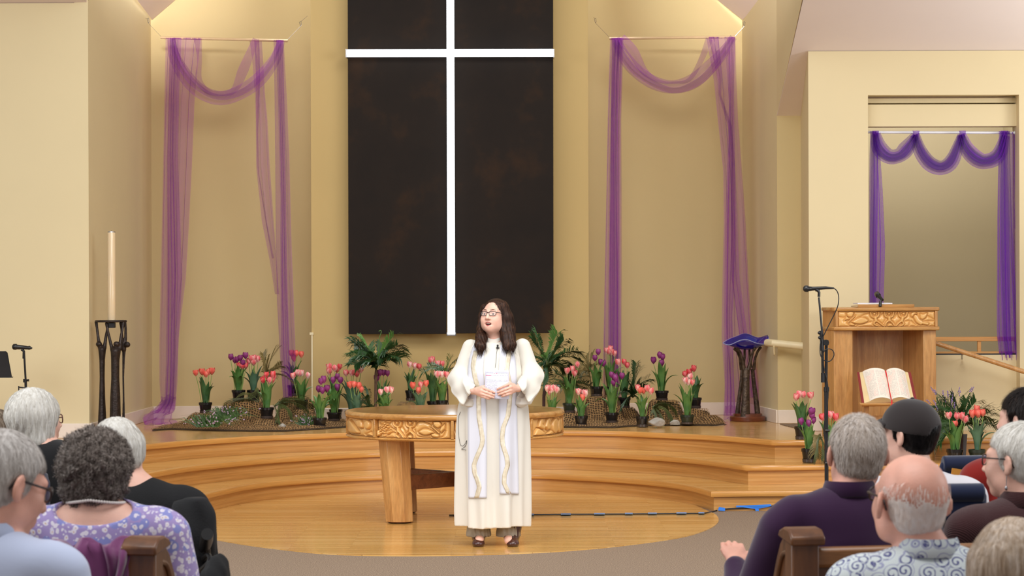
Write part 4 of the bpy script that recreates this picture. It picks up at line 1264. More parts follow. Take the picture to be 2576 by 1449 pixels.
t = NT('jute netting')
uu = t.n('ShaderNodeAttribute', attribute_name='nu').outputs['Fac']; vv = t.n('ShaderNodeAttribute', attribute_name='nv').outputs['Fac']
co = t.coords(); dn = t.math('MULTIPLY', t.math('SUBTRACT', t.noise(co, 14, 2), .5), .035); dn2 = t.math('MULTIPLY', t.math('SUBTRACT', t.noise(t.coords((1.3, .8, 1)), 17, 2), .5), .035)
CELL = .024
fu = t.math('PINGPONG', t.math('ADD', uu, dn), CELL / 2); fv = t.math('PINGPONG', t.math('ADD', vv, dn2), CELL / 2)
mask = t.math('LESS_THAN', t.math('MINIMUM', fu, fv), .0034)
t.l(t.ramp(t.noise(co, 30, 3), [(.3, (112, 82, 46)), (.7, (166, 128, 80))]), t.b.inputs['Base Color']); t.setp(Roughness=.9)
tr = t.n('ShaderNodeBsdfTransparent'); mx = t.n('ShaderNodeMixShader')
t.l(mask, mx.inputs[0]); t.l(tr.outputs[0], mx.inputs[1]); t.l(t.b.outputs[0], mx.inputs[2]); t.l(mx.outputs[0], t.out.inputs['Surface'])
M['net'] = t.m
M['burlap'] = plain('brown burlap', (74, 54, 32), .95, var=.25, vscale=40, bump=.6, bscale=200)
M['burlap_light'] = plain('tan burlap', (122, 94, 56), .95, var=.25, vscale=40, bump=.6, bscale=200)

def sstep(x): x = max(0., min(1., x)); return x * x * (3 - 2 * x)
def hmap(x, y, boxes, soft=.10):
    h = 0.
    for cx, cy, hw, hd, top in boxes:
        dx = max(0, abs(x - cx) - hw) / soft; dy = max(0, abs(y - cy) - hd) / (soft)
        q = math.hypot(dx, dy)
        h = max(h, top * sstep(1 - q))
    return h
def net(name, label, front, yback, boxes, lift, seed, m, res=.022, cat='net'):
    """cloth or netting lying over the platform and the boxes; front: (px, py) outline of its near edge"""
    r = random.Random(seed)
    fr = [PZ(x, y, Z3) for x, y in front]
    x0, x1 = fr[0].x, fr[-1].x
    nx = int((x1 - x0) / res); rows = []
    U = []; V = []
    ny = 60
    ph = [r.uniform(0, 6.28) for _ in range(8)]
    for i in range(nx + 1):
        x = x0 + (x1 - x0) * i / nx
        yf = None
        for a, b in zip(fr, fr[1:]):
            if a.x <= x <= b.x + 1e-6:
                u = (x - a.x) / (b.x - a.x + 1e-9); yf = a.y + (b.y - a.y) * u; break
        yf = yf if yf is not None else fr[-1].y
        edge = min(1, min(x - x0, x1 - x) / .35)
        yback_ = min(yback, 24.53) if bl.x - .15 < x < br.x + .15 else yback
        yb = yf + .12 + (yback_ - yf - .12) * math.sqrt(max(0, edge))
        row = []; vacc = 0.; last = None
        for j in range(ny + 1):
            y = yf + (yb - yf) * j / ny
            wr = .010 * (math.sin(x * 23 + ph[0] + 3 * math.sin(y * 5 + ph[1])) + math.sin(y * 31 + ph[2] + 4 * math.sin(x * 4 + ph[3])) + .8 * math.sin((x + y) * 47 + ph[4])) * .45
            fr_ = min(1, j / 4)
            z = Z3 + lift + hmap(x, y, boxes) + (wr + .010) * fr_ * (.45 + .55 * edge) + .002
            p = Vector((x + .01 * math.sin(y * 29 + ph[5]), y, max(Z3 + lift, z)))
            if last is not None: vacc += (p - last).length
            last = p
            row.append(p); U.append(x + .02 * math.sin(y * 9)); V.append(vacc)
        rows.append(row)
    mb = MB().grid(rows); mb.att = {'nu': U, 'nv': V}
    o = mb.build(name, m, None, 180)
    return tag(o, label, cat)
fl_ = [(380, 1085), (430, 1081), (480, 1083), (560, 1085), (640, 1086), (720, 1086), (800, 1081), (868, 1076), (935, 1072)]
frr = [(1340, 1073), (1416, 1076), (1470, 1076.5), (1540, 1077), (1600, 1073), (1640, 1072), (1700, 1071), (1760, 1071), (1800, 1072), (1826, 1069)]
net('burlap_cloth', 'dark brown burlap lying under the netting left of the table', fl_, 24.85, BOXL, .001, 3, M['burlap'], cat='cloth')
net('jute_net', 'jute netting draped over boxes on the platform left of the table', fl_, 24.9, BOXL, .014, 4, M['net'])
net('burlap_cloth', 'dark brown burlap lying under the netting right of the table', frr, 24.85, BOXR, .001, 5, M['burlap'], cat='cloth')
net('jute_net', 'jute netting draped over boxes on the platform right of the table', frr, 24.9, BOXR, .014, 6, M['net'])
net('jute_net', 'small jute netting over low boxes behind the round table', [(960, 1070), (1050, 1072), (1170, 1070)], 24.5, BOXM, .003, 7, M['burlap_light'])

# rocks
def rock(name, label, cx, cy, d, rx, ry, rz, seed):
    r = random.Random(seed)
    c = P(cx, cy, d)
    mb = MB()
    rows = []
    ks = [(Vector((r.uniform(-1, 1), r.uniform(-1, 1), r.uniform(-1, 1))).normalized(), r.uniform(.62, .9)) for _ in range(9)]
    for j in range(25):
        th = PI * j / 24; row = []
        for k in range(40):
            a = 2 * PI * k / 40
            dv = Vector((math.sin(th) * math.cos(a), math.sin(th) * math.sin(a), -math.cos(th)))
            s = 1.0
            for n_, o_ in ks:
                q = dv.dot(n_)
                if q > o_: s = min(s, o_ / q + .02)
            s *= 1 + .03 * math.sin(dv.x * 9 + seed) * math.sin(dv.z * 8) 
            p = Vector((dv.x * rx * s, dv.y * ry * s, dv.z * rz * s))
            row.append(Vector((c.x + p.x, c.y + p.y, max(Z3 + .008, c.z + p.z))))
        rows.append(row)
    return tag(mb.grid(rows, closed=True).build(name, M['rock'], None, 60), label, 'rock')
M['rock'] = plain('grey river stone', (158, 152, 142), .75, var=.12, vscale=12, bump=.3, bscale=60)
rock('rock', 'large grey river rock beside the pink tulips at the platform edge', 1650.5, 1063, 23.25, 23.5 * 23.25 / F_PX, .07, .048, 1)
rock('rock', 'smaller grey rock between the large rock and the green pot', 1698, 1065, 23.6, 13.5 * 23.6 / F_PX, .045, .034, 4)
rock('rock', 'small pale green rock under the netting on the left', 710, 1072, 23.2, 11 * 23.2 / F_PX, .04, .026, 6)

# ================================================================== palms and tufts
M['palm'] = leaf_mat('palm green', (26, 54, 24), (48, 84, 36), .4, 5)
M['palm_light'] = leaf_mat('palm light green', (62, 104, 42), (96, 134, 62), .4, 5)
M['areca'] = leaf_mat('dried palm', (92, 84, 44), (128, 112, 62), .5, 5)
M['palm_mid'] = leaf_mat('palm olive', (52, 66, 30), (82, 92, 46), .45, 5)
M['bark'] = plain('palm bark', (104, 78, 62), .9, var=.15, vscale=30, bump=.4, bscale=70)
M['bark_dark'] = plain('dark palm bark', (62, 38, 34), .9, var=.15, vscale=30, bump=.4, bscale=70)
M['lav_leaf'] = leaf_mat('grass blade', (44, 78, 34), (84, 118, 58), .5, 12)
M['lav'] = plain('lavender floret', (150, 124, 178), .7, var=.15, vscale=80)
M['lav_pale'] = plain('pale lilac floret', (196, 168, 196), .7, var=.15, vscale=80)

def frond(base, tip, sag, ll, n=26, width=.011, taper=.35, seed=0, start=.18, lift=.35):
    """feather leaf from base to tip; rachis bows upward by sag; leaflets of length ll"""
    r = random.Random(seed)
    base = Vector(base); tip = Vector(tip)
    ax = (tip - base); L = ax.length
    up = Vector((0, 0, 1))
    side = ax.cross(up)
    if side.length < 1e-4: side = Vector((0, 1, 0))
    side.normalize()
    nrm = side.cross(ax).normalized()
    if nrm.z < 0: nrm = -nrm
    tw = r.choice((-1, 1)) * r.uniform(.45, 1.15)
    side_l = side * math.cos(tw) + nrm * math.sin(tw)
    cv = lambda t: base + ax * t + nrm * (sag * 4 * t * (1 - t))
    mb = MB()
    mb.tube([cv(t / 10) for t in range(11)], [.005 - .0038 * t / 10 for t in range(11)], 5)
    for i in range(n):
        t = start + (1 - start) * i / (n - 1)
        p = cv(t); tg = (cv(min(1, t + .02)) - cv(max(0, t - .02))).normalized()
        prof = math.sin(PI * min(1, .22 + .78 * (1 - abs((t - start) / (1 - start) - .35) * 1.15))) if t < 1 else .4
        l = ll * max(taper, prof) * r.uniform(.88, 1.08)
        for s in (-1, 1):
            dr = (tg * (.42 + .55 * t) + side_l * s * (1.0 - .25 * t) * r.uniform(.8, 1.1) + nrm * lift * r.uniform(-.3, 1.3)).normalized()
            e = p + dr * l + Vector((0, 0, -.34 * l * r.uniform(.3, 1.3)))
            m = p + dr * l * .55
            wv = (dr.cross(nrm).normalized() * .8 + Vector((0, 0, .5))).normalized() * width * .36
            mb.add([p - wv * .5, p + wv * .5, m + wv, m - wv, e], [(0, 1, 2, 3), (3, 2, 4)])
    return mb

def palm(name, label, d, trunk, fronds, m_frond, m_trunk, ll, cat='palm', base_px=None, n=26, width=.011, trunk_r=.017, lift=.35):
    """trunk: list of (px, py); fronds: (px tip, py tip, depth offset, sag px[, material])"""
    b = P(trunk[0][0], trunk[0][1], d)
    r = thing(name, label, cat, b)
    if m_trunk is not None:
        MB().tube([P(x, y, d) for x, y in trunk], [trunk_r * 1.1] * (len(trunk) - 1) + [trunk_r], 10).build('trunk', m_trunk, r)
    top = P(trunk[-1][0], trunk[-1][1], d)
    for i, fr in enumerate(fronds):
        tx, ty, dy, sg = fr[:4]
        bx, by = fr[5] if len(fr) > 5 else trunk[-1]
        m = fr[4] if len(fr) > 4 and fr[4] is not None else m_frond
        frond(P(bx, by, d), P(tx, ty, d + dy), sg * d / F_PX, ll, int(n * 1.35), width, seed=i * 7 + int(tx), lift=lift).build('frond', m, r, 180)
    return r
dp = 23.9
zb = PZ(945, 1062, Z3)
pl1 = palm('palm_tree', 'small dark palm tree with a thin trunk under the left half of the brown panel', 23.9, [(944, 1062), (945, 990), (946, 938), (946.5, 930)],
     [(888, 862, .1, 18), (884, 900, -.15, 20), (893, 918, -.25, 16), (905, 880, -.3, 14), (928, 872, .25, 6), (990, 846, .1, 8, M['palm_light']), (1013, 886, .0, 18), (1006, 900, -.2, 18), (985, 906, -.3, 14), (962, 868, .35, 6), (912, 858, .3, 10, M['palm_light']), (932, 910, -.4, 14), (975, 880, -.35, 10), (892, 882, .15, 20), (1000, 868, .2, 14), (920, 895, -.35, 10), (965, 905, -.3, 12)],
     M['palm'], M['bark'], .135, n=34, width=.021, trunk_r=.013, lift=.35)
cs = [(946, 932), (950, 900), (953, 870), (955, 848), (959, 836), (957, 831), (953, 834)]
MB().tube([P(x, y, 23.9) for x, y in smooth_poly(cs, 4)], .004, 6).build('shoot', M['palm_light'], pl1, 180)
palm('palm_tree', 'tall palm tree with spreading fronds right behind the person in white', 24.0, [(1368, 1064), (1368, 1000), (1372, 945), (1376, 925)],
     [(1402, 838, .1, 6, M['palm_light']), (1338, 850, .15, 6), (1352, 842, .3, 4), (1418, 856, .2, 4), (1452, 884, .2, 14), (1456, 905, .15, 18), (1430, 940, .2, 16), (1380, 950, -.3, 12), (1345, 930, -.2, 16), (1340, 895, -.1, 10), (1395, 880, -.35, 8), (1422, 925, .25, 14)],
     M['palm'], M['bark_dark'], .135, n=34, width=.018, trunk_r=.014, lift=.35)
palm('palm_plant', 'thin brown palm fronds sticking up in front of the left purple drop', 24.45, [(678, 1012), (672, 985), (668, 950)],
     [(702, 872, .0, 6), (662, 890, .1, 4), (690, 880, .2, 4), (708, 920, -.1, 6), (672, 905, -.2, 3), (735, 960, -.2, 14)], M['areca'], M['areca'], .10, cat='palm', n=26, width=.009, trunk_r=.005, lift=.1)
palm('palm_plant', 'dark palm fronds hanging over the netted boxes at left', 23.75, [(690, 1040), (690, 1022)],
     [(595, 1000, .3, 14, None, (652, 1010)), (640, 985, .2, 8, None, (660, 1012)), (580, 1016, .2, 10, None, (650, 1012)), (775, 1030, .2, 14), (735, 1040, -.15, 12), (700, 1062, -.3, 10), (762, 1005, .3, 12), (790, 1020, .3, 16), (720, 1012, .3, 8)], M['palm_mid'], None, .10, n=30, width=.008, lift=.1)
palm('palm_plant', 'low dark palm fronds beside the thin palm trunk behind the table', 23.7, [(935, 1064), (934, 1040)],
     [(908, 990, .2, 8), (900, 1010, .0, 10), (925, 980, .2, 4), (895, 1028, -.1, 10), (960, 1000, .2, 8), (918, 1000, -.2, 6)], M['palm'], None, .09, n=24, width=.009, lift=.15)
palm('palm_plant', 'dark palm with a few fronds by the left sleeve of the person in white', 24.05, [(1128, 1036), (1126, 980), (1122, 945)],
     [(1134, 898, .0, 2, M['palm_light']), (1062, 938, .0, 16), (1075, 924, .2, 14), (1160, 930, .1, 12), (1150, 905, .2, 8), (1100, 925, .2, 10)], M['palm'], M['bark_dark'], .085, n=24, width=.010, trunk_r=.006)
palm('palm_plant', 'dark feathery palm low behind the pink tulips right of the table', 24.48, [(1425, 1064), (1424, 1000), (1428, 978)],
     [(1378, 955, .0, 12), (1375, 975, -.1, 10), (1400, 940, .1, 8), (1480, 945, .0, 10), (1484, 970, -.1, 12), (1455, 935, .2, 8), (1410, 965, -.2, 8), (1465, 985, -.2, 10), (1440, 930, .1, 5)], M['palm'], M['bark_dark'], .11, n=28, width=.011, trunk_r=.008)
palm('palm_plant', 'yellowed palm fronds beside the purple tulips on the big netted box', 24.6, [(1488, 1000), (1486, 960), (1482, 935)],
     [(1462, 890, .0, 6), (1452, 915, -.1, 8), (1490, 888, .1, 4), (1512, 915, .1, 8), (1458, 945, -.1, 8), (1505, 945, .0, 8), (1475, 880, .2, 3)], M['areca'], M['areca'], .085, n=26, width=.007, trunk_r=.006, lift=.1)
palm('palm_plant', 'dark palm fronds against the wall behind the pink tulips beside the rock', 24.55, [(1590, 1040), (1590, 1020), (1592, 1000)],
     [(1612, 925, .0, 6), (1600, 915, .1, 4), (1632, 955, .0, 10), (1626, 975, -.1, 10), (1575, 945, .0, 8), (1565, 985, -.2, 8), (1570, 1020, -.3, 10), (1612, 1018, -.3, 10), (1585, 965, -.25, 6), (1608, 960, .15, 8)], M['palm'], None, .10, n=28, width=.011)
palm('palm_plant', 'green palm frond drooping beside the large grey rock', 23.85, [(1640, 1040), (1640, 1026)],
     [(1692, 1050, -.2, 14), (1672, 1062, -.3, 10), (1700, 1030, .1, 14), (1655, 1055, -.3, 8), (1678, 1020, .1, 8)], M['palm_mid'], None, .10, n=30, width=.008, lift=.1)
palm('palm_plant', 'thin brown palm frond drooping in front of the middle step', 20.75, [(2064, 1130), (2063, 1112)],
     [(2058, 1150, -.15, 14, M['palm_mid'], (2062, 1092)), (2050, 1140, -.1, 16, M['areca'], (2064, 1092)), (2072, 1150, -.15, 10, M['palm_mid'], (2064, 1095))], M['palm_mid'], None, .085, n=26, width=.007, lift=.05)
# palm in a tall grey pot right of the lectern
gp = palm('palm_plant', 'bushy dark palm in a tall grey pot between the tulips right of the lectern', 21.1, [(2420, 1150), (2420, 1100), (2420, 1075)],
     [(2350, 1040, -.0, 14), (2345, 1075, -.1, 14), (2358, 1020, .1, 10), (2375, 1008, .1, 8), (2395, 1000, .1, 6), (2430, 1005, .1, 6), (2456, 1010, .1, 8), (2480, 1028, .1, 14), (2518, 1046, .0, 22), (2516, 1078, -.1, 16), (2490, 1050, .1, 16), (2352, 1100, -.15, 14), (2365, 1115, -.2, 16), (2385, 1090, -.25, 12), (2460, 1070, -.2, 10), (2410, 1030, -.2, 6), (2368, 1060, .2, 8)], M['palm'], M['bark_dark'], .12, n=30, width=.013, trunk_r=.01)
g0 = PZ(2422, 1158, Z2)
MB().lathe([(0, g0.z), (.05, g0.z), (.065, P(2422, 1095, g0.y).z), (.06, P(2422, 1095, g0.y).z), (0, P(2422, 1098, g0.y).z)], 24, (g0.x, g0.y + .15, 0)).build('pot', plain('grey pot', (84, 84, 88), .6), gp, 40)

def tuft(name, label, cx, by, d, w, h, nb, nf, m_fl, seed, lean=0.0, flat=False):
    r = random.Random(seed)
    b = P(cx, by, d)
    root = thing(name, label, 'plant', b)
    g = MB(); fl2 = MB(); st_ = MB()
    for k in range(nb):
        o = Vector((r.uniform(-1, 1) * w * .55, r.uniform(-1, 1) * w * .3, 0))
        a = o.x + r.gauss(0, .6) * w; hh = h * r.uniform(.35, 1.0)
        tip = b + o + Vector((a, r.uniform(-.9, .4) * w, hh * r.uniform(.1, .8) if flat else hh))
        mid = b + o + Vector((a * .45, 0, hh * .75))
        wd = Vector((.0028, .001, .0018))
        if flat: tip.z = max(tip.z, Z3 + .012)
        g.add([b + o - wd, b + o + wd, mid + wd * .8, mid - wd * .8, tip], [(0, 1, 2, 3), (3, 2, 4)])
    for k in range(nf):
        a = r.gauss(0, .75) * w; hh = h * r.uniform(.7, 1.25)
        tip = b + Vector((a, r.uniform(-1.0, .2) * w, hh * r.uniform(.15, .8) if flat else hh))
        if flat: tip.z = max(tip.z, Z3 + .015)
        st_.tube([b + Vector((a * .2, 0, 0)), b + Vector((a * .55, 0, hh * .75)), tip], .0014, 4)
        dv = (tip - b).normalized()
        for q in range(3 if flat else 7):
            p = tip - dv * .007 * q + Vector((r.uniform(-.004, .004), r.uniform(-.004, .004), r.uniform(-.004, .004)))
            fl2.ell(p, (.0042, .0042, .005), None, 6, 4)
    g.build('blades', M['lav_leaf'], root, 0); st_.build('stems', M['lav_leaf'], root); fl2.build('florets', m_fl, root, 180)
    for o in root.children: o['kind'] = 'stuff'
    return root
tuft('lavender_plant', 'lilac flowered grass tuft spilling over the platform edge at far left of the net', 524, 1074, 22.95, .17, .15, 210, 44, M['lav_pale'], 1, flat=True)
tuft('lavender_plant', 'grassy lilac tuft below the tall netted box on the left', 572, 1056, 23.4, .15, .16, 150, 26, M['lav_pale'], 5, flat=True)
tuft('lavender_plant', 'lilac flowered tuft left of the frontmost purple tulip pot', 776, 1074, 23.5, .10, .14, 120, 22, M['lav_pale'], 2, flat=True)
tuft('lavender_plant', 'lavender with upright purple spikes beside the lectern column', 2388, 1085, 21.25, .13, .30, 90, 26, M['lav'], 3)
# ================================================================== purple tulle
t = NT('purple tulle')
t.b.inputs['Base Color'].default_value = lin((182, 84, 200)); t.setp(Roughness=.8)
t.b.inputs['Specular IOR Level'].default_value = .1
tl = t.n('ShaderNodeBsdfTranslucent'); tl.inputs[0].default_value = lin((194, 98, 212))
ad = t.n('ShaderNodeMixShader'); ad.inputs[0].default_value = .45
t.l(t.b.outputs[0], ad.inputs[1]); t.l(tl.outputs[0], ad.inputs[2])
tr = t.n('ShaderNodeBsdfTransparent'); mx = t.n('ShaderNodeMixShader')
wv = t.noise(t.coords((1, 1, 1)), 420, 1)
t.l(t.math('ADD', t.math('MULTIPLY', wv, .22), .27), mx.inputs[0]); t.l(tr.outputs[0], mx.inputs[1]); t.l(ad.outputs[0], mx.inputs[2]); t.l(mx.outputs[0], t.out.inputs['Surface'])
M['tulle'] = t.m
t2 = NT('dense purple tulle')
t2.b.inputs['Base Color'].default_value = lin((150, 60, 214)); t2.setp(Roughness=.8); t2.b.inputs['Specular IOR Level'].default_value = .1
tl = t2.n('ShaderNodeBsdfTranslucent'); tl.inputs[0].default_value = lin((160, 72, 226))
ad = t2.n('ShaderNodeMixShader'); ad.inputs[0].default_value = .4
t2.l(t2.b.outputs[0], ad.inputs[1]); t2.l(tl.outputs[0], ad.inputs[2])
tr = t2.n('ShaderNodeBsdfTransparent'); mx = t2.n('ShaderNodeMixShader')
wv = t2.noise(t2.coords((1, 1, 1)), 420, 1)
t2.l(t2.math('ADD', t2.math('MULTIPLY', wv, .3), .38), mx.inputs[0]); t2.l(tr.outputs[0], mx.inputs[1]); t2.l(ad.outputs[0], mx.inputs[2]); t2.l(mx.outputs[0], t2.out.inputs['Surface'])
M['tulle_dense'] = t2.m
M['dowel'] = plain('unpainted dowel', (206, 178, 138), .6, var=.05)
M['white_rod'] = plain('white curtain rod', (238, 238, 242), .35, var=.01)

def drop(mb, tab, d, folds, over, seed, ns=90, depth=.03, dy=0.0):
    """hanging length; tab rows (py, px left, px right); folds overlap where over > 1"""
    r = random.Random(seed)
    ph = r.uniform(0, 6.28); ph2 = r.uniform(0, 6.28)
    rows = []
    y0, y1 = tab[0][0], tab[-1][0]
    nr = max(12, int((y1 - y0) / 12))
    for i in range(nr + 1):
        y = y0 + (y1 - y0) * i / nr
        xl, xr = lerp_table(tab, y)
        row = []
        for j in range(ns + 1):
            s = j / ns
            w = 2 * PI * folds
            ss = s + over / w * math.sin(w * s + ph + .5 * math.sin(y * .006 + ph2)) + .35 * over / w * math.sin(2.3 * w * s + ph2)
            ss = min(1.02, max(-.02, ss))
            x = xl + (xr - xl) * ss
            row.append(P(x, y, d + dy + depth * (math.cos(w * s + ph) * .6 + .3 * math.cos(2.7 * w * s + ph2))))
        rows.append(row)
    mb.grid(rows)

def swag(mb, pts, widths, d, folds, over, seed, ns=28, depth=.03):
    """gathered length along a picture curve; widths in px perpendicular to it"""
    r = random.Random(seed); ph = r.uniform(0, 6.28)
    c = smooth_poly(pts, 10); wd = smooth_poly([(w,) for w in widths], 10)
    rows = []
    for i, (x, y) in enumerate(c):
        a = c[max(0, i - 1)]; b = c[min(len(c) - 1, i + 1)]
        tx, ty = b[0] - a[0], b[1] - a[1]; L = math.hypot(tx, ty)
        nx_, ny_ = -ty / L, tx / L
        row = []
        for j in range(ns + 1):
            s = j / ns; w = 2 * PI * folds
            ss = s - .5 + over / w * math.sin(w * s + ph + i * .02)
            o = ss * wd[i][0]
            row.append(P(x + nx_ * o, y + ny_ * o, d + depth * math.cos(w * s + ph)))
        rows.append(row)
    mb.grid(rows)

def rod_set(label, a, b, d, m, rad, hooks):
    r = thing('hanging_rod', label, 'rod', P((a[0] + b[0]) / 2, (a[1] + b[1]) / 2, d))
    MB().tube([P(a[0], a[1], d), P(b[0], b[1], d)], rad, 12).build('rod', m, r)
    for (rx_, ry_), (kx, ky), (ex, ey), dd in hooks:
        w = MB().tube([P(rx_, ry_, d), P(kx, ky, dd)], .0016, 5)
        w.build('wire', M['chrome'], r)
        q = MB()
        lp = [(kx, ky), (kx - 3, ky - 10), (kx + 1, ky - 13), (kx + 2, ky - 3), (kx, ky)]
        q.tube([P(x, y, dd) for x, y in lp], .0028, 5).tube([P(kx, ky - 11, dd), P(ex, ey, dd + .05)], .0022, 5)
        q.build('hook', M['chrome'], r)
    return r
dL, dR = 24.62, 24.85
rod_set('thin wooden dowel hanging by wires across the left wall niche', (404, 94.5), (724, 102.5), dL, M['dowel'], .013, [((406, 93), (373, 58), (366, 46), 24.62), ((722, 101), (756, 66), (774, 40), 24.62)])
rod_set('thin wooden dowel hanging by wires across the right wall niche', (1533, 97), (1849, 93), dR, M['dowel'], .013, [((1535, 96), (1498, 58), (1493, 44), 24.85), ((1848, 92), (1872, 66), (1876, 58), 24.85)])

def fabric(name, label, parts, m=M['tulle']):
    lo = min((Vector(v).z, tuple(v)) for nm, mb in parts for v in mb.v)
    r = thing(name, label, 'drape', Vector(lo[1]))
    for nm, mb in parts:
        mb.build(nm, m, r, 180)
    return r
# left niche
dr1 = MB()
drop(dr1, [(95, 416, 503), (250, 412, 488), (400, 409, 482), (560, 406, 474), (700, 404, 466), (850, 401, 448), (960, 401, 446), (1012, 405, 441), (1030, 396, 438)], dL - .03, 4, .9, 1)
drop(dr1, [(95, 427, 443), (250, 424, 438), (400, 420, 437), (700, 420, 444), (900, 419, 441), (1010, 414, 438), (1040, 388, 430)], dL - .05, 3, 1.8, 2, 40)
drop(dr1, [(95, 438, 456), (250, 438, 450), (400, 436, 448), (700, 438, 458), (900, 434, 447), (1005, 425, 441)], dL - .06, 2, 1.4, 12, 30)
# pool on the floor
def pool(mb, rows_px, folds, seed):
    r = random.Random(seed); rows = []
    n = 60
    sm = smooth_poly(rows_px, 6)          # (y, xl, xr, d)
    for i, (y, xl, xr, d) in enumerate(sm):
        row = []
        for j in range(n + 1):
            s = j / n
            ss = s + .16 * math.sin(2 * PI * folds * s + i * .25) * .35
            p = P(xl + (xr - xl) * ss, y + 3.5 * math.sin(9 * s + i * .5), d + .03 * math.sin(2 * PI * folds * s + i * .4))
            p.z = max(p.z, Z3 + .006)
            row.append(p)
        rows.append(row)
    mb.grid(rows)
pool(dr1, [(996, 404, 443, dL - .03), (1012, 402, 441, dL - .05), (1026, 392, 440, dL - .12), (1040, 372, 437, dL - .25), (1052, 362, 436, dL - .4), (1062, 358, 440, dL - .55), (1067, 362, 452, dL - .62), (1069, 375, 462, dL - .68)], 4, 3)
pool(dr1, [(1004, 406, 440, dL - .05), (1018, 402, 438, dL - .08), (1034, 380, 436, dL - .2), (1048, 364, 420, dL - .38), (1060, 361, 414, dL - .52), (1068, 366, 420, dL - .64)], 3, 13)
dr2 = MB()
drop(dr2, [(100, 688, 713), (250, 690, 721), (400, 691, 727), (600, 692, 732), (760, 695, 738), (900, 703, 743), (1005, 712, 738)], dL - .03, 4, 1.0, 4)
drop(dr2, [(100, 694, 712), (250, 700, 714), (500, 706, 720), (700, 706, 722), (880, 707, 727), (1005, 713, 733)], dL - .05, 3, 1.9, 5, 40)
drop(dr2, [(98, 628, 660), (160, 636, 664), (240, 642, 668), (300, 644, 674), (420, 645, 680), (560, 660, 690), (660, 680, 697), (740, 692, 702)], dL + .02, 2, .8, 6, 40)
drop(dr2, [(98, 640, 654), (200, 644, 656), (330, 645, 650), (430, 648, 651), (560, 668, 672), (650, 684, 690)], dL + .01, 1.5, 1.2, 7, 24)
sw1 = MB()
swag(sw1, [(431, 96), (440, 140), (468, 190), (505, 228), (552, 245), (600, 233), (650, 200), (690, 150), (708, 102)], [18, 28, 36, 36, 36, 36, 36, 28, 18], dL - .08, 3, 1.1, 8)
swag(sw1, [(498, 97), (502, 150), (500, 200), (520, 228), (550, 236), (588, 228), (612, 180), (632, 130), (645, 98)], [20, 12, 16, 14, 12, 16, 26, 20, 16], dL - .06, 2, .9, 9)
swag(sw1, [(432, 96), (446, 150), (480, 205), (530, 240), (575, 244), (630, 220), (680, 165), (706, 104)], [14, 16, 18, 14, 14, 16, 16, 14], dL - .1, 2, 1.3, 19)
fabric('purple_tulle_drape', 'sheer purple tulle draped over the left dowel down to the platform', [('left_drop', dr1), ('right_drop', dr2), ('swag', sw1)])
# right niche
dr1 = MB()
drop(dr1, [(95, 1535, 1568), (170, 1532, 1566), (300, 1528, 1562), (500, 1524, 1563), (700, 1520, 1563), (900, 1516, 1562), (1010, 1516, 1560)], dR - .03, 4, 1.1, 21)
drop(dr1, [(95, 1538, 1560), (200, 1537, 1554), (400, 1534, 1552), (700, 1531, 1556), (1000, 1530, 1556)], dR - .05, 3, 1.9, 22, 40)
drop(dr1, [(95, 1540, 1566), (300, 1536, 1560), (1000, 1534, 1562)], dR - .06, 2, 1.2, 32, 40)
dr2 = MB()
drop(dr2, [(93, 1778, 1850), (200, 1796, 1852), (300, 1806, 1856), (430, 1820, 1866), (560, 1822, 1876), (700, 1819, 1884), (850, 1817, 1894), (980, 1826, 1912), (1040, 1824, 1918)], dR - .02, 4, 1.0, 23)
drop(dr2, [(93, 1828, 1849), (250, 1834, 1847), (400, 1830, 1850), (600, 1824, 1852), (800, 1822, 1842), (960, 1824, 1846), (1046, 1820, 1850)], dR - .05, 3, 1.9, 24, 40)
drop(dr2, [(93, 1782, 1806), (200, 1806, 1816), (240, 1808, 1814), (320, 1832, 1842), (420, 1838, 1848), (700, 1840, 1860), (1000, 1880, 1902)], dR - .04, 2, 1.3, 25, 30)
pool(dr2, [(1020, 1824, 1850, dR - .06), (1038, 1821, 1852, dR - .2), (1050, 1820, 1856, dR - .36), (1056, 1822, 1850, dR - .5)], 3, 14)
sw2 = MB()
swag(sw2, [(1548, 96), (1566, 140), (1600, 180), (1645, 210), (1695, 220), (1745, 205), (1790, 165), (1825, 125), (1845, 93)], [22, 32, 34, 34, 34, 38, 34, 26, 18], dR - .08, 3, 1.1, 26)
swag(sw2, [(1560, 97), (1590, 130), (1620, 180), (1660, 205), (1700, 208), (1735, 200), (1765, 150), (1785, 98)], [26, 28, 18, 8, 6, 10, 14, 18], dR - .06, 2, .9, 27)
swag(sw2, [(1550, 96), (1572, 145), (1615, 190), (1690, 226), (1755, 205), (1800, 160), (1840, 96)], [14, 18, 18, 14, 18, 18, 14], dR - .1, 2, 1.3, 28)
fabric('purple_tulle_drape', 'sheer purple tulle draped over the right dowel behind the blue bowl', [('left_drop', dr1), ('right_drop', dr2), ('swag', sw2)])
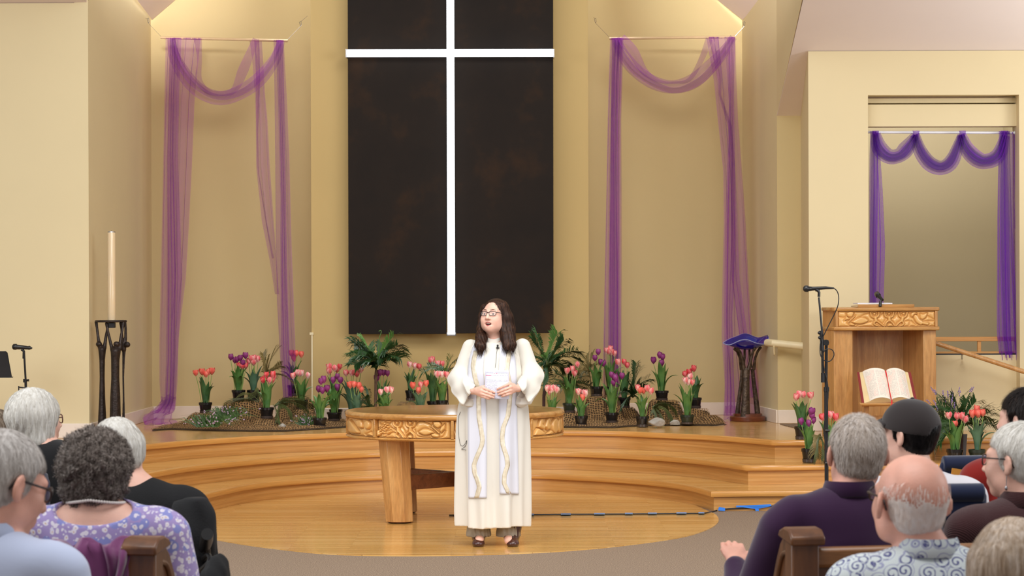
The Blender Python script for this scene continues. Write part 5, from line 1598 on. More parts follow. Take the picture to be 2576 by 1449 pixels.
# alcove curtain
dA = NR + .2
rw = thing('curtain_rod', 'white curtain rod across the opening above the lectern', 'rod', P(2370, 333, dA))
MB().tube([P(2180, 332.5, dA), P(2556, 334, dA)], .0115, 14).build('rod', M['white_rod'], rw)
MB().tube([P(2552, 334, dA), P(2560, 334, dA)], .017, 14).build('end_cap', M['white_rod'], rw)
a1 = MB()
drop(a1, [(330, 2189, 2210), (390, 2187, 2214), (480, 2186, 2220), (620, 2186, 2226), (765, 2187, 2222)], dA - .03, 3, 1.3, 41, 50)
drop(a1, [(330, 2192, 2206), (400, 2192, 2210), (600, 2190, 2206), (765, 2190, 2204)], dA - .05, 2, 1.8, 42, 40)
a2 = MB()
drop(a2, [(330, 2513, 2541), (400, 2511, 2540), (560, 2508, 2545), (760, 2507, 2556), (840, 2508, 2562), (906, 2516, 2563)], dA - .03, 4, 1.1, 43, 60)
drop(a2, [(330, 2516, 2536), (420, 2517, 2534), (640, 2516, 2540), (840, 2522, 2542), (900, 2530, 2548)], dA - .05, 2, 1.8, 44, 40)
drop(a2, [(332, 2536, 2554), (500, 2540, 2552), (700, 2545, 2558), (880, 2552, 2562)], dA - .01, 2, .8, 45, 30)
a3 = MB()
sw = [([(2203, 336), (2212, 372), (2236, 394), (2262, 392), (2282, 374), (2303, 340)], [24, 40, 38, 36, 40, 20]),
      ([(2303, 338), (2316, 378), (2340, 410), (2370, 420), (2396, 400), (2418, 340)], [24, 34, 38, 36, 36, 20]),
      ([(2418, 338), (2432, 374), (2456, 398), (2480, 405), (2510, 390), (2528, 340)], [24, 38, 42, 38, 38, 24])]
for i, (p_, w_) in enumerate(sw):
    swag(a3, p_, w_, dA - .06, 3, 1.2, 50 + i); swag(a3, p_, [x * .45 for x in w_], dA - .08, 2, 1.6, 60 + i)
    swag(a3, p_, [x * .7 for x in w_], dA - .05, 3, 1.0, 70 + i)
for x in (2202, 2304, 2421, 2527):
    a3.tube([P(x, 329, dA), P(x, 345, dA)], [.033, .024], 12, caps=False)
fabric('purple_swag_curtain', 'purple gauze valance with three swags on the white rod above the lectern', [('left_drop', a1), ('right_drop', a2), ('swag', a3)], M['tulle_dense'])
# ================================================================== smooth solid modelling for bodies and clothes
class Field:
    """signed distance samples on a grid; shapes are blended in, then skinned with one quad mesh"""
    def __init__(self, lo, hi, h):
        self.lo = np.array(lo, float); self.h = h
        self.n = np.ceil((np.array(hi, float) - self.lo) / h).astype(int) + 1
        self.F = np.full(self.n, 1.0, dtype=np.float32)

    def region(self, lo, hi):
        a = np.maximum(np.floor((np.array(lo) - self.lo) / self.h).astype(int), 0)
        b = np.minimum(np.ceil((np.array(hi) - self.lo) / self.h).astype(int) + 1, self.n)
        if (b <= a).any(): return None, None
        sl = tuple(slice(i, j) for i, j in zip(a, b))
        g = np.meshgrid(*[self.lo[k] + self.h * np.arange(a[k], b[k]) for k in range(3)], indexing='ij', sparse=True)
        return sl, g

    def put(self, fn, lo, hi, k=0.0, op='add'):
        m = k + 3 * self.h
        sl, g = self.region(np.array(lo) - m, np.array(hi) + m)
        if sl is None: return
        d = fn(*g)
        F = self.F[sl]
        if op == 'add':
            r = np.minimum(F, d)
            if k: r = r - np.maximum(k - np.abs(F - d), 0) ** 2 / (4 * k)
        elif op == 'sub':
            r = np.maximum(F, -d)
            if k: r = r + np.maximum(k - np.abs(F + d), 0) ** 2 / (4 * k)
        else:
            r = np.maximum(F, d)
            if k: r = r + np.maximum(k - np.abs(F - d), 0) ** 2 / (4 * k)
        self.F[sl] = r

    def ell(self, c, r, R=None, k=0.02, op='add', infl=0.0):
        c = np.array(c, float); r = np.array(r, float) + infl
        Rm = np.eye(3) if R is None else np.array(R)
        def fn(x, y, z):
            x, y, z = x - c[0], y - c[1], z - c[2]
            q = [Rm[0, i] * x + Rm[1, i] * y + Rm[2, i] * z for i in range(3)]
            k0 = np.sqrt((q[0] / r[0]) ** 2 + (q[1] / r[1]) ** 2 + (q[2] / r[2]) ** 2)
            k1 = np.sqrt((q[0] / r[0] ** 2) ** 2 + (q[1] / r[1] ** 2) ** 2 + (q[2] / r[2] ** 2) ** 2) + 1e-9
            return np.where(k0 < 1e-4, -r.min(), k0 * (k0 - 1) / k1)
        m = r.max()
        ext = np.array([m, m, m]) if R is not None else r
        self.put(fn, c - ext, c + ext, k, op)

    def cap(self, a, b, ra, rb=None, k=0.02, op='add', infl=0.0, flat=None):
        """tapered capsule; flat = (axis vector, factor) squashes it along an axis"""
        a = np.array(a, float); b = np.array(b, float)
        ra += infl; rb = ra if rb is None else rb + infl
        ba = b - a; L = (ba * ba).sum() + 1e-12
        def fn(x, y, z):
            x, y, z = x - a[0], y - a[1], z - a[2]
            t = np.clip((x * ba[0] + y * ba[1] + z * ba[2]) / L, 0, 1)
            dx, dy, dz = x - t * ba[0], y - t * ba[1], z - t * ba[2]
            if flat is not None:
                n, f = flat
                s = (dx * n[0] + dy * n[1] + dz * n[2]) * (f - 1)
                dx, dy, dz = dx + n[0] * s, dy + n[1] * s, dz + n[2] * s
            return np.sqrt(dx * dx + dy * dy + dz * dz) - (ra + (rb - ra) * t)
        m = max(ra, rb)
        self.put(fn, np.minimum(a, b) - m, np.maximum(a, b) + m, k, op)

    def chain(self, pts, rs, k=0.02, infl=0.0, op='add'):
        for i in range(len(pts) - 1):
            self.cap(pts[i], pts[i + 1], rs[i], rs[i + 1], k, op, infl)

    def plane(self, n, o, k=0.0, lo=None, hi=None):
        """keep only the side where n.p < o"""
        n = np.array(n, float)
        self.put(lambda x, y, z: n[0] * x + n[1] * y + n[2] * z - o, self.lo if lo is None else lo, (self.lo + self.n * self.h) if hi is None else hi, k, 'and')

    def disp(self, fn, lo=None, hi=None):
        sl, g = self.region(self.lo if lo is None else lo, (self.lo + self.n * self.h) if hi is None else hi)
        self.F[sl] = self.F[sl] + fn(*g)

    def mesh(self):
        F = self.F
        for ax in range(3):                      # close at the borders
            s = [slice(None)] * 3
            for e in (0, -1):
                s[ax] = e; F[tuple(s)] = np.maximum(F[tuple(s)], 1e-3); s[ax] = slice(None)
        ins = F < 0
        nx, ny, nz = F.shape
        cnt = np.zeros((nx - 1, ny - 1, nz - 1), np.uint8)
        for dx in (0, 1):
            for dy in (0, 1):
                for dz in (0, 1):
                    cnt += ins[dx:nx - 1 + dx, dy:ny - 1 + dy, dz:nz - 1 + dz]
        act = (cnt > 0) & (cnt < 8)
        idx = np.argwhere(act)
        N = len(idx)
        pos = np.zeros((N, 3)); num = np.zeros(N)
        I, J, K = idx.T
        corners = [(0, 0, 0), (1, 0, 0), (0, 1, 0), (1, 1, 0), (0, 0, 1), (1, 0, 1), (0, 1, 1), (1, 1, 1)]
        val = [F[I + c[0], J + c[1], K + c[2]] for c in corners]
        for i in range(8):
            for ax in range(3):
                if corners[i][ax]: continue
                j = i | (1 << ax)
                a, b = val[i], val[j]
                m = (a < 0) != (b < 0)
                t = np.where(m, a / np.where(m, a - b, 1), 0)
                p = np.tile(np.array(corners[i], float), (N, 1)); p[:, ax] += t
                pos[m] += p[m]; num[m] += 1
        pos = (idx + pos / num[:, None]) * self.h + self.lo
        vid = np.full(act.shape, -1, np.int64); vid[I, J, K] = np.arange(N)
        quads = []
        for ax in range(3):
            u, v = (ax + 1) % 3, (ax + 2) % 3
            s0 = [slice(None)] * 3; s1 = [slice(None)] * 3
            s0[ax] = slice(0, -1); s1[ax] = slice(1, None)
            a = ins[tuple(s0)]; b = ins[tuple(s1)]
            e = np.argwhere(a != b)
            ok = (e[:, u] > 0) & (e[:, v] > 0) & (e[:, u] < F.shape[u] - 1) & (e[:, v] < F.shape[v] - 1)
            e = e[ok]
            fl = a[tuple(e.T)]
            def cell(du, dv):
                q = e.copy(); q[:, u] += du; q[:, v] += dv
                return vid[tuple(q.T)]
            q = np.stack([cell(-1, -1), cell(0, -1), cell(0, 0), cell(-1, 0)], 1)
            q[~fl] = q[~fl][:, ::-1]
            quads.append(q)
        quads = np.concatenate(quads)
        quads = quads[(quads >= 0).all(1)]
        return pos, quads

    def build(self, name, material, parent, att=None, relax=1):
        v, q = self.mesh()
        if relax: v = relax_mesh(v, q, relax)
        return mesh_obj(name, v, q, material, parent)

    def front_y(self, x, z, lo=None, hi=None):
        """largest y of the solid at x, z (local), or None"""
        i = int(round((x - self.lo[0]) / self.h)); k = int(round((z - self.lo[2]) / self.h))
        if not (0 <= i < self.n[0] and 0 <= k < self.n[2]): return None
        col = np.where(self.F[i, :, k] < 0)[0]
        if len(col) == 0: return None
        j = col[-1]
        if j + 1 < self.n[1]:
            a, b = self.F[i, j, k], self.F[i, j + 1, k]
            return self.lo[1] + self.h * (j + a / (a - b + 1e-9))
        return self.lo[1] + self.h * j

def relax_mesh(v, q, n=1, w=.5):
    for _ in range(n):
        acc = np.zeros_like(v); c = np.zeros(len(v))
        for a in range(4):
            b = (a + 1) % 4
            np.add.at(acc, q[:, a], v[q[:, b]]); np.add.at(acc, q[:, b], v[q[:, a]])
            np.add.at(c, q[:, a], 1); np.add.at(c, q[:, b], 1)
        v = v * (1 - w) + acc / np.maximum(c, 1)[:, None] * w
    return v

def mesh_obj(name, v, q, material, parent):
    me = bpy.data.meshes.new(name)
    me.vertices.add(len(v)); me.vertices.foreach_set('co', v.astype(np.float32).ravel())
    me.loops.add(q.size); me.loops.foreach_set('vertex_index', q.astype(np.int32).ravel())
    me.polygons.add(len(q)); me.polygons.foreach_set('loop_start', np.arange(0, q.size, 4, dtype=np.int32))
    me.polygons.foreach_set('use_smooth', np.ones(len(q), bool))
    me.update(calc_edges=True)
    me.validate()
    me.materials.append(material)
    o = bpy.data.objects.new(name, me); COL.objects.link(o)
    if parent is not None: o.parent = parent
    return o

def vnormals(v, q):
    n = np.cross(v[q[:, 2]] - v[q[:, 0]], v[q[:, 3]] - v[q[:, 1]])
    out = np.zeros_like(v)
    for a in range(4): np.add.at(out, q[:, a], n)
    return out / (np.linalg.norm(out, axis=1)[:, None] + 1e-12)

def nz(a): return a / (np.linalg.norm(a, axis=-1, keepdims=True) + 1e-12)

def rz_(a): c, s = math.cos(a), math.sin(a); return np.array([[c, -s, 0], [s, c, 0], [0, 0, 1.]])
def rx_(a): c, s = math.cos(a), math.sin(a); return np.array([[1., 0, 0], [0, c, -s], [0, s, c]])
def ry_(a): c, s = math.cos(a), math.sin(a); return np.array([[c, 0, s], [0, 1., 0], [-s, 0, c]])

class Hd:
    """head frame: centre, rotation; pt() takes head coordinates (x right, y face, z up; crown z=.115, chin z=-.115)"""
    def __init__(self, c, yaw=0.0, pitch=0.0, roll=0.0, s=1.0):
        self.c = np.array(c, float); self.R = rz_(yaw) @ rx_(pitch) @ ry_(roll); self.s = s
    def pt(self, p): return self.c + self.R @ (np.array(p, float) * self.s)

def head_prims(F, H, fem=False, mouth_open=False, wide=1.0, ears=True):
    s = H.s
    E = lambda c, r, k=.02, op='add': F.ell(H.pt(c), np.array(r) * s, H.R, k, op)
    Cp = lambda a, b, ra, rb=None, k=.012, op='add': F.cap(H.pt(a), H.pt(b), ra * s, (rb * s if rb is not None else None), k, op)
    E((0, -.014, .030), (.076 * wide, .096, .086))
    E((0, .030, -.035), (.060 * wide, .062, .076), .04)
    E((0, .068, -.096), (.024, .020, .019), .03)
    if fem:
        E((0, .028, -.080), (.056, .052, .036), .03)
        for x in (-1, 1): E((x * .034, .048, -.045), (.029, .031, .035), .03)
    for x in (-1, 1):
        E((x * .036, .060, -.028), (.026, .026, .028), .03)
        E((x * .052, .012, -.070), (.018, .034, .028), .03)
        Cp((x * .014, .086, .026), (x * .046, .074, .026), .011, .009, .02)
        E((x * .031, .096, .004), (.018, .014, .0105), .014, 'sub')
        E((x * .031, .076, .003), (.0142, .0138, .0125), .004)
        Cp((x * .017, .0885, .0092), (x * .045, .079, .0075), .0056, .0050, .006)
        Cp((x * .018, .0875, -.0048), (x * .044, .079, -.0040), .0042, .0038, .006)
    Cp((0, .088, .016), (0, .112, -.030), .0085, .0115, .016)
    for x in (-1, 1):
        E((x * .0125, .100, -.033), (.009, .010, .008), .008)
        E((x * .007, .106, -.0405), (.004, .006, .003), .003, 'sub')
    if mouth_open:
        Cp((-.026, .078, -.057), (.026, .078, -.057), .008, .008, .012)
        Cp((-.012, .090, -.054), (.012, .090, -.054), .006, .006, .008)
        Cp((-.018, .080, -.083), (.018, .080, -.083), .009, .009, .012)
        E((0, .094, -.0685), (.0245, .030, .0105), .003, 'sub')
    else:
        Cp((-.020, .086, -.062), (.020, .086, -.062), .007, .007, .012)
        Cp((-.016, .087, -.072), (.016, .087, -.072), .0075, .0075, .012)
        Cp((-.024, .097, -.0675), (.024, .097, -.0675), .0022, .0022, .004, 'sub')
    if ears:
        for x in (-1, 1):
            Re = H.R @ rz_(x * .55) @ rx_(-.12)
            F.ell(H.pt((x * (.086 * wide), -.014, -.004)), np.array((.0085, .021, .034)) * s, Re, .008)
            F.ell(H.pt((x * (.086 * wide + .007), -.006, .002)), np.array((.007, .012, .020)) * s, Re, .004, 'sub')
            F.ell(H.pt((x * (.083 * wide), -.006, -.031)), np.array((.006, .009, .010)) * s, Re, .006)

def neck_prims(F, H, base, r=.056):
    F.cap(H.pt((0, -.022, -.05)), base, r * .96, r * 1.08, .03)

def hand_prims(F, wrist, knuckles, tips, thumb, r=.0085, pr=.013, sag=.012, side=(0, 0, 1)):
    """palm from wrist to four knuckles, each finger its own bent chain, thumb chain leaving the side of the palm"""
    w = np.array(wrist, float)
    ks = [np.array(k, float) for k in knuckles]
    for k in ks: F.cap(w, k, pr * 1.15, pr * .92, .012)
    lens = (1.0, 1.0, .97, .85)
    for k, t, l in zip(ks, tips, lens):
        t = np.array(t, float)
        s = np.array(side, float)
        a = k + (t - k) * .42 + s * sag; b = k + (t - k) * .74 + s * sag * .7
        F.chain([k, a, b, t], [r * 1.08, r, r * .93, r * .80], .004)
    th = [np.array(p, float) for p in thumb]
    F.chain(th, [r * 1.6] + [r * 1.12] * (len(th) - 2) + [r * .9], .008)

# ------------------------------------------------------------------ hair
def hair_mat(name, cols, rough=.5, scale=1.0):
    t = NT(name)
    v = t.coords((90 * scale, 90 * scale, 14 * scale)); f = t.noise(v, 1.0, 4, .6, .6)
    g = t.noise(t.coords(), 9 * scale, 3)
    c = t.ramp(f, [(.28, cols[0]), (.5, cols[1]), (.72, cols[2])])
    c = t.mix(t.math('MULTIPLY', g, .35), c, cols[0])
    t.l(c, t.b.inputs['Base Color']); t.setp(Roughness=rough)
    t.b.inputs['Specular IOR Level'].default_value = .22
    t.bump(f, .5, .004)
    return t.m

def strands(name, roots, normals, flow, length, width, n, m, parent, seed=0, lift=.12, jit=.25, segs=4, grav=.4, center=None, rad=None, curl=0.0, hug=True, surf=None):
    """n thin hairs laid over the hair surface, each step drawn back to it; flow(p, nrm) gives their direction"""
    from mathutils import kdtree
    rs = np.random.RandomState(seed)
    sv_, sn_ = surf if surf is not None else (roots, normals)
    kd = kdtree.KDTree(len(sv_))
    for i, c in enumerate(sv_): kd.insert(c, i)
    kd.balance()
    ii = rs.randint(0, len(roots), n)
    p = roots[ii].copy(); nr = normals[ii].copy()
    L = length * rs.uniform(.6, 1.2, n)[:, None]
    jd = rs.normal(0, jit, (n, 3))
    up = rs.uniform(.0003, .0022, n)[:, None]
    V = []
    ph = rs.uniform(0, 6.28, n)
    for s in range(segs + 1):
        d = flow(p, nr) + jd
        d = d - nr * (d * nr).sum(1, keepdims=True)
        dd = nz(d)
        side = nz(np.cross(dd, nr))
        w = width * (1 - .7 * s / segs)
        off = nr * (up + lift * .02 * (s / segs) ** 2)
        if curl:
            off = off + side * (curl * np.sin(ph + s * 1.9))[:, None] + nr * (curl * np.cos(ph + s * 1.9))[:, None]
        V.append(p + off - side * w * .5); V.append(p + off + side * w * .5)
        if s < segs:
            p = p + dd * L / segs
            if hug:
                jj = np.array([kd.find(c)[1] for c in p])
                q = sv_[jj]; m2 = sn_[jj]
                h_ = ((p - q) * m2).sum(1, keepdims=True)
                p = p - m2 * h_
                nr = m2
    V = np.stack(V, 1)
    m_ = 2 * (segs + 1)
    base = np.arange(n) * m_
    q = np.concatenate([np.stack([base + 2 * s, base + 2 * s + 1, base + 2 * s + 3, base + 2 * s + 2], 1) for s in range(segs)])
    return V.reshape(-1, 3), q

def join_mesh(parts):
    vs = []; qs = []; n = 0
    for v, q in parts:
        vs.append(v); qs.append(q + n); n += len(v)
    return np.concatenate(vs), np.concatenate(qs)

M['skin'] = plain('skin', (234, 184, 164), .5, var=.05, vscale=14, bump=.12, bscale=180, sss=.12)
M['skin_red'] = plain('ruddy skin', (226, 168, 148), .48, var=.06, vscale=14, bump=.12, bscale=180, sss=.12)
M['lens_frame'] = plain('dark spectacle frame', (40, 26, 26), .3)
t = NT('spectacle lens'); t.setp(Roughness=.02); t.b.inputs['Base Color'].default_value = (1, 1, 1, 1)
t.b.inputs['Alpha'].default_value = .12
M['lens'] = t.m

def glasses(H, parent, m, y=.094, z=.004, w=.026, h=.017, rt=.0022, arm=True, lens=True):
    mb = MB()
    le = MB()
    for x in (-1, 1):
        pts = []
        for k in range(25):
            a = 2 * PI * k / 24
            ca, sa = math.cos(a), math.sin(a)
            px_ = x * .032 + w * math.copysign(abs(ca) ** .8, ca); pz_ = z + h * math.copysign(abs(sa) ** .8, sa) * (1.0 if sa > 0 else 1.0)
            pts.append(H.pt((px_, y + .006 - (abs(px_) * 3.0) ** 2 * .35, pz_)))
        mb.tube([Vector(p) for p in pts], rt * H.s * 1.0, 6, caps=False)
        le.add([Vector(p) for p in pts[:-1]], [tuple(range(24))])
        if arm:
            mb.tube([Vector(H.pt(p)) for p in ((x * .057, y - .006, z + .007), (x * .074, y - .025, z + .009), (x * .083, .0, z + .010), (x * .084, -.022, z + .004), (x * .083, -.034, z - .016))], rt * H.s, 6)
    mb.tube([Vector(H.pt(p)) for p in ((-.008, y + .006, z + .004), (0, y + .009, z + .006), (.008, y + .006, z + .004))], rt * H.s, 6)
    g = mb.build('glasses', m, parent, 180, local=True)
    if lens: le.build('lens', M['lens'], g, 0, local=True)
    return g
# ================================================================== candle on its bronze figures
dK = 22.0
kb_ = P(284, 1096, dK); kb_.z = Z3
ks = thing('candle_stand', 'dark bronze stand of three slender figures raising their arms, left of the purple drape', 'candle stand', kb_)
def kl(px, py, dy=0.0):
    p = P(px, py, dK + dy); return np.array((p.x - kb_.x, dy + dK - kb_.y, p.z - kb_.z))
M['bronze_dark'] = plain('dark cast bronze', (50, 40, 36), .42, .5, var=.2, vscale=30, bump=.6, bscale=70)
zr = kl(284, 808)[2]
def figure(body, head, arms, dy, flat=.75):
    Q = Field((-.22, -.22, -.01), (.22, .22, zr + .06), .0042)
    pts = [kl(x, y, dy) for x, y, w in body]; ws = [w * dK / F_PX / 2 for x, y, w in body]
    for i in range(len(pts) - 1):
        Q.cap(pts[i], pts[i + 1], ws[i], ws[i + 1], .0005, flat=((0, 1, 0), flat))
    for a in arms:
        ap = [kl(x, y, dy + q) for x, y, q in a]; ar_ = [.017, .013, .011, .014]
        Q.cap(ap[0], ap[1], ar_[0], ar_[1], .014); Q.cap(ap[1], ap[2], ar_[1], ar_[2], .001); Q.cap(ap[2], ap[3], ar_[2], ar_[3], .001)
    hd = kl(head[0], head[1], dy - .01)
    Q.ell(hd, (.027, .027, .025), None, .01)
    Q.plane((0, 0, -1), 0.002)
    Q.build('figure', M['bronze_dark'], ks)
figure([(257, 1098, 24), (257, 1060, 21), (257, 1000, 15), (257, 950, 12.5), (257, 905, 14), (257, 880, 19)], (249, 866), [[(251, 874, 0), (247, 850, .0), (244, 825, .02), (242, 811, .04)], [(263, 874, 0), (266, 850, .02), (270, 828, .05), (268, 814, .07)]], -.02)
figure([(290, 1098, 30), (290, 1060, 28), (290, 1000, 25), (290, 950, 20), (290, 905, 21), (291, 884, 25)], (293, 866), [[(282, 878, 0), (277, 858, .02), (271, 832, .05), (269, 815, .07)], [(301, 876, 0), (304, 850, .02), (308, 828, .04), (310, 812, .06)]], -.10)
figure([(311, 1098, 12), (311, 1060, 8), (311, 1000, 5.5), (310, 950, 5.5), (311, 900, 7.5), (312, 880, 10)], (320, 867), [[(312, 878, 0), (316, 850, .0), (316, 825, .0), (314, 811, .0)], [(309, 878, 0), (307, 850, -.02), (306, 828, -.04), (304, 813, -.05)]], .08, 2.5)
rr_ = (kl(317, 808)[0] - kl(241, 808)[0]) / 2
cx_ = (kl(317, 808)[0] + kl(241, 808)[0]) / 2
MB().tube([Vector((cx_ + math.cos(a) * rr_, math.sin(a) * rr_ * .75, zr)) for a in [2 * PI * k / 48 for k in range(49)]], .009, 8, caps=False).build('ring', M['bronze_dark'], ks, 180, local=True)
c_k = kl(281, 808)
MB().lathe([(0, -.012), (.05, -.010), (.085, .004), (.085, .009), (.0, .010)], 32, (c_k[0], 0, zr)).box((cx_, 0, zr), (rr_ * 2, .02, .012)).build('dish', M['bronze_dark'], ks, 40, local=True)
MB().box((c_k[0] - .002, 0, kl(281, 818)[2]), (.066, .066, .045)).build('socket', M['black_metal'], ks, 30, .004, local=True)
MB().lathe([(.0, .0), (.21, .0), (.21, .02), (.0, .024)], 40, (0, 0, 0)).build('base', M['bronze_dark'], ks, 40, local=True)
cb0 = Vector((kb_.x + c_k[0], kb_.y, kb_.z + zr + .010))
ct = P(283, 584, dK)
t = NT('candle wax'); t.b.inputs['Base Color'].default_value = lin((224, 200, 162)); t.setp(Roughness=.35)
t.b.inputs['Subsurface Weight'].default_value = .3; t.b.inputs['Subsurface Radius'].default_value = (.03, .02, .01); t.b.inputs['Coat Weight'].default_value = .4
cd = thing('candle', 'tall pale unlit candle standing on the dark bronze figures', 'candle', cb0)
hC = ct.z - cb0.z
MB().lathe([(.0, 0), (.0335, 0), (.0345, .01), (.0345, hC - .006), (.031, hC), (0, hC)], 32, cb0).build('wax', t.m, cd, 40)
MB().tube([cb0 + Vector((0, 0, hC - .004)), cb0 + Vector((.002, 0, hC + .014))], .0025, 6).build('wick', M['black_plastic'], cd)
MB().lathe([(.0315, hC - .004), (.034, hC - .002), (.033, hC + .005), (.029, hC + .004)], 32, cb0).build('follower', M['chrome'], cd, 40)
# ================================================================== the person in white
WY = 17.33
wroot = P(1243, 1375, WY); wroot.z = 0.0
woman = thing('person', 'standing person with long brown hair in a white robe holding a printed sheet', 'person', wroot, PI)
def wl(px, py, yl=0.0):
    """local point of the standing figure seen at px, py, yl metres in front of her middle"""
    p = P(px, py, WY - yl)
    return np.array((-(p.x - wroot.x), yl, p.z))

HW = Hd(wl(1243, 796, .02), yaw=-.42, pitch=.18, roll=.0, s=.985)
bf = Field((-.36, -.2, 0.0), (.36, .36, 1.72), .0040)
head_prims(bf, HW, fem=True, mouth_open=True, wide=1.04, ears=False)
neck_prims(bf, HW, wl(1243, 868, -.01), .054)
zsh = wl(1243, 866)[2]
bf.cap((-.11, -.01, zsh - .035), (.11, -.01, zsh - .035), .045, .045, .05)
bf.ell((0, 0, zsh - .17), (.16, .11, .19), None, .05)
bf.ell((0, .0, zsh - .42), (.155, .115, .2), None, .06)
bf.ell((0, -.01, .86), (.175, .125, .15), None, .06)
for s in (-1, 1):
    bf.chain([(s * .09, -.01, .84), (s * .095, 0, .48), (s * .095, -.02, .10)], [.088, .056, .042], .03)
    bf.cap((s * .1, -.02, .06), (s * .1, .11, .045), .036, .03, .02)
# arms to the hands in front
sL, eL, wL = wl(1192, 884, -.01), wl(1157, 956, .015), wl(1188, 983, .22)
sR, eR, wR = wl(1304, 884, -.01), wl(1338, 949, .015), wl(1304, 977, .22)
bf.chain([sL, eL, wL], [.045, .034, .025], .03)
bf.chain([sR, eR, wR], [.045, .034, .025], .03)
HY = .268
hand_prims(bf, wL, [wl(1214, 975, HY + .004), wl(1210.5, 982.5, HY + .010), wl(1210, 990, HY + .008), wl(1212.5, 996.5, HY)],
           [wl(1244, 987.5, HY), wl(1243.5, 994.5, HY + .003), wl(1242, 1000.5, HY), wl(1232, 1003.5, HY - .003)],
           [wl(1198, 980, HY - .022), wl(1212, 974, HY - .032), wl(1226, 970, HY - .032), wl(1236, 969, HY - .030)], .0088, .0125, .012, (0, 1, 0))
hand_prims(bf, wR, [wl(1282, 965, HY + .004), wl(1285, 973.5, HY + .010), wl(1284, 982, HY + .008), wl(1284, 989, HY)],
           [wl(1251, 979, HY), wl(1251.5, 987, HY + .003), wl(1254, 993, HY), wl(1262, 997, HY - .003)],
           [wl(1292, 970, HY - .022), wl(1280, 962, HY - .032), wl(1268, 961, HY - .032), wl(1258, 961, HY - .030)], .0088, .0125, .012, (0, 1, 0))
bf.build('body', M['skin'], woman)
# eyes, brows, mouth
ew = MB(); ei = MB(); eb = MB()
for x in (-1, 1):
    c = HW.pt((x * .031, .0785, .003))
    ew.ell(c, (.0128, .0128, .0128), Matrix(HW.R.tolist()), 16, 12)
    c2 = HW.pt((x * .031, .0889, .003))
    ei.ell(HW.pt((x * .0315, .0880, .0028)), (.0068, .0042, .0068), Matrix(HW.R.tolist()), 12, 8)
    eb.tube([Vector(HW.pt(p)) for p in ((x * .013, .0985, .027), (x * .030, .0945, .0335), (x * .048, .082, .029))], [.0022, .003, .0015], 6)
ew.build('eyes', plain('eye white', (204, 190, 184), .2, var=.01), woman, 180, local=True)
ei.build('irises', plain('iris', (52, 44, 48), .15), woman, 180, local=True)
eb.build('eyebrows', plain('brow hair', (104, 72, 58), .8), woman, 180, local=True)
lp = MB()
lp.tube([Vector(HW.pt(p)) for p in ((-.0255, .0785, -.0645), (-.012, .0940, -.0565), (0, .0965, -.0570), (.012, .0940, -.0565), (.0255, .0785, -.0645))], [.0018, .0034, .0030, .0034, .0018], 8)
lp.tube([Vector(HW.pt(p)) for p in ((-.0250, .0785, -.066), (-.013, .0885, -.0800), (0, .0915, -.0830), (.013, .0885, -.0800), (.0250, .0785, -.066))], [.0018, .0038, .0044, .0038, .0018], 8)
lp.build('lips', plain('lips', (198, 110, 106), .4), woman, 180, local=True)
MB().ell(HW.pt((0, .0735, -.0685)), (.024, .008, .0125), Matrix(HW.R.tolist())).build('mouth', plain('mouth inside', (74, 22, 24), .6), woman, 180, local=True)
MB().ell(HW.pt((0, .0815, -.0605)), (.019, .0075, .0048), Matrix(HW.R.tolist())).build('teeth', plain('teeth', (238, 230, 220), .25, var=.01), woman, 180, local=True)
glasses(HW, woman, M['lens_frame'], .098, .004, .0245, .0165, .0022)

# hair: solid mass parted on the side, two locks over the shoulders, then hairs laid over it
hf = Field((-.22, -.2, 1.28), (.22, .2, 1.71), .0045)
hf.ell(HW.pt((0, -.022, .030)), (.087, .097, .095), HW.R, .01)
hf.ell(HW.pt((0, .125, -.040)), (.066, .085, .125), HW.R, .018, 'sub')
hf.ell(HW.pt((.012, .135, .03)), (.050, .085, .062), HW.R, .018, 'sub')
def lock(pts, rs, k=.02): hf.chain([wl(*p) for p in pts], rs, k)
lock([(1216, 772, .02), (1209, 795, .0), (1207, 826, .02), (1206, 848, .07), (1204, 868, .125), (1204, 884, .145)], [.018, .014, .018, .025, .024, .005])
lock([(1214, 800, -.03), (1213, 830, .0), (1217, 852, .07), (1215, 872, .13), (1212, 886, .14)], [.014, .02, .022, .018, .004])
lock([(1266, 770, .02), (1276, 800, .03), (1280, 828, .04), (1282, 850, .08), (1288, 868, .12), (1291, 884, .135)], [.036, .040, .042, .038, .026, .005])
lock([(1262, 800, .05), (1266, 826, .06), (1270, 850, .095), (1274, 872, .13), (1278, 880, .14)], [.022, .026, .028, .020, .005])
lock([(1250, 780, -.07), (1250, 830, -.09), (1250, 862, -.10)], [.075, .075, .07], .04)
hf.disp(lambda x, y, z: .0013 * np.sin(x * 260 + y * 190 + 3 * np.sin(z * 22)) * np.clip((1.66 - z) * 6, .2, 1))
hv, hq = hf.mesh(); hv = relax_mesh(hv, hq, 1)
M['hair_brown'] = hair_mat('dark brown hair', [(30, 17, 12), (54, 33, 23), (92, 60, 40)], .5)
woman_hair = mesh_obj('hair', hv, hq, M['hair_brown'], woman)
nrm_ = vnormals(hv, hq)
hc = HW.pt((0, -.02, .03))
def flow_long(p, n):
    d = np.tile(np.array([0, 0, -1.0]), (len(p), 1))
    top = np.clip((p[:, 2] - (hc[2] + .03)) / .06, 0, 1)[:, None]
    part = HW.pt((-.012, .05, .115))
    away = p - part; away[:, 2] *= .2
    return d + nz(away) * top * 2.0
sv, sq_ = strands('hair', hv, nrm_, flow_long, .10, .0015, 3200, None, None, 3, .06, .06, 6, .5)
low = hv[:, 2] < wl(1243, 862)[2]
sv2, sq2 = strands('hair', hv[low], nrm_[low], flow_long, .055, .0030, 520, None, None, 4, .30, .14, 5, .6, curl=.003, hug=False)
v_, q_ = join_mesh([(sv, sq_), (sv2, sq2)])
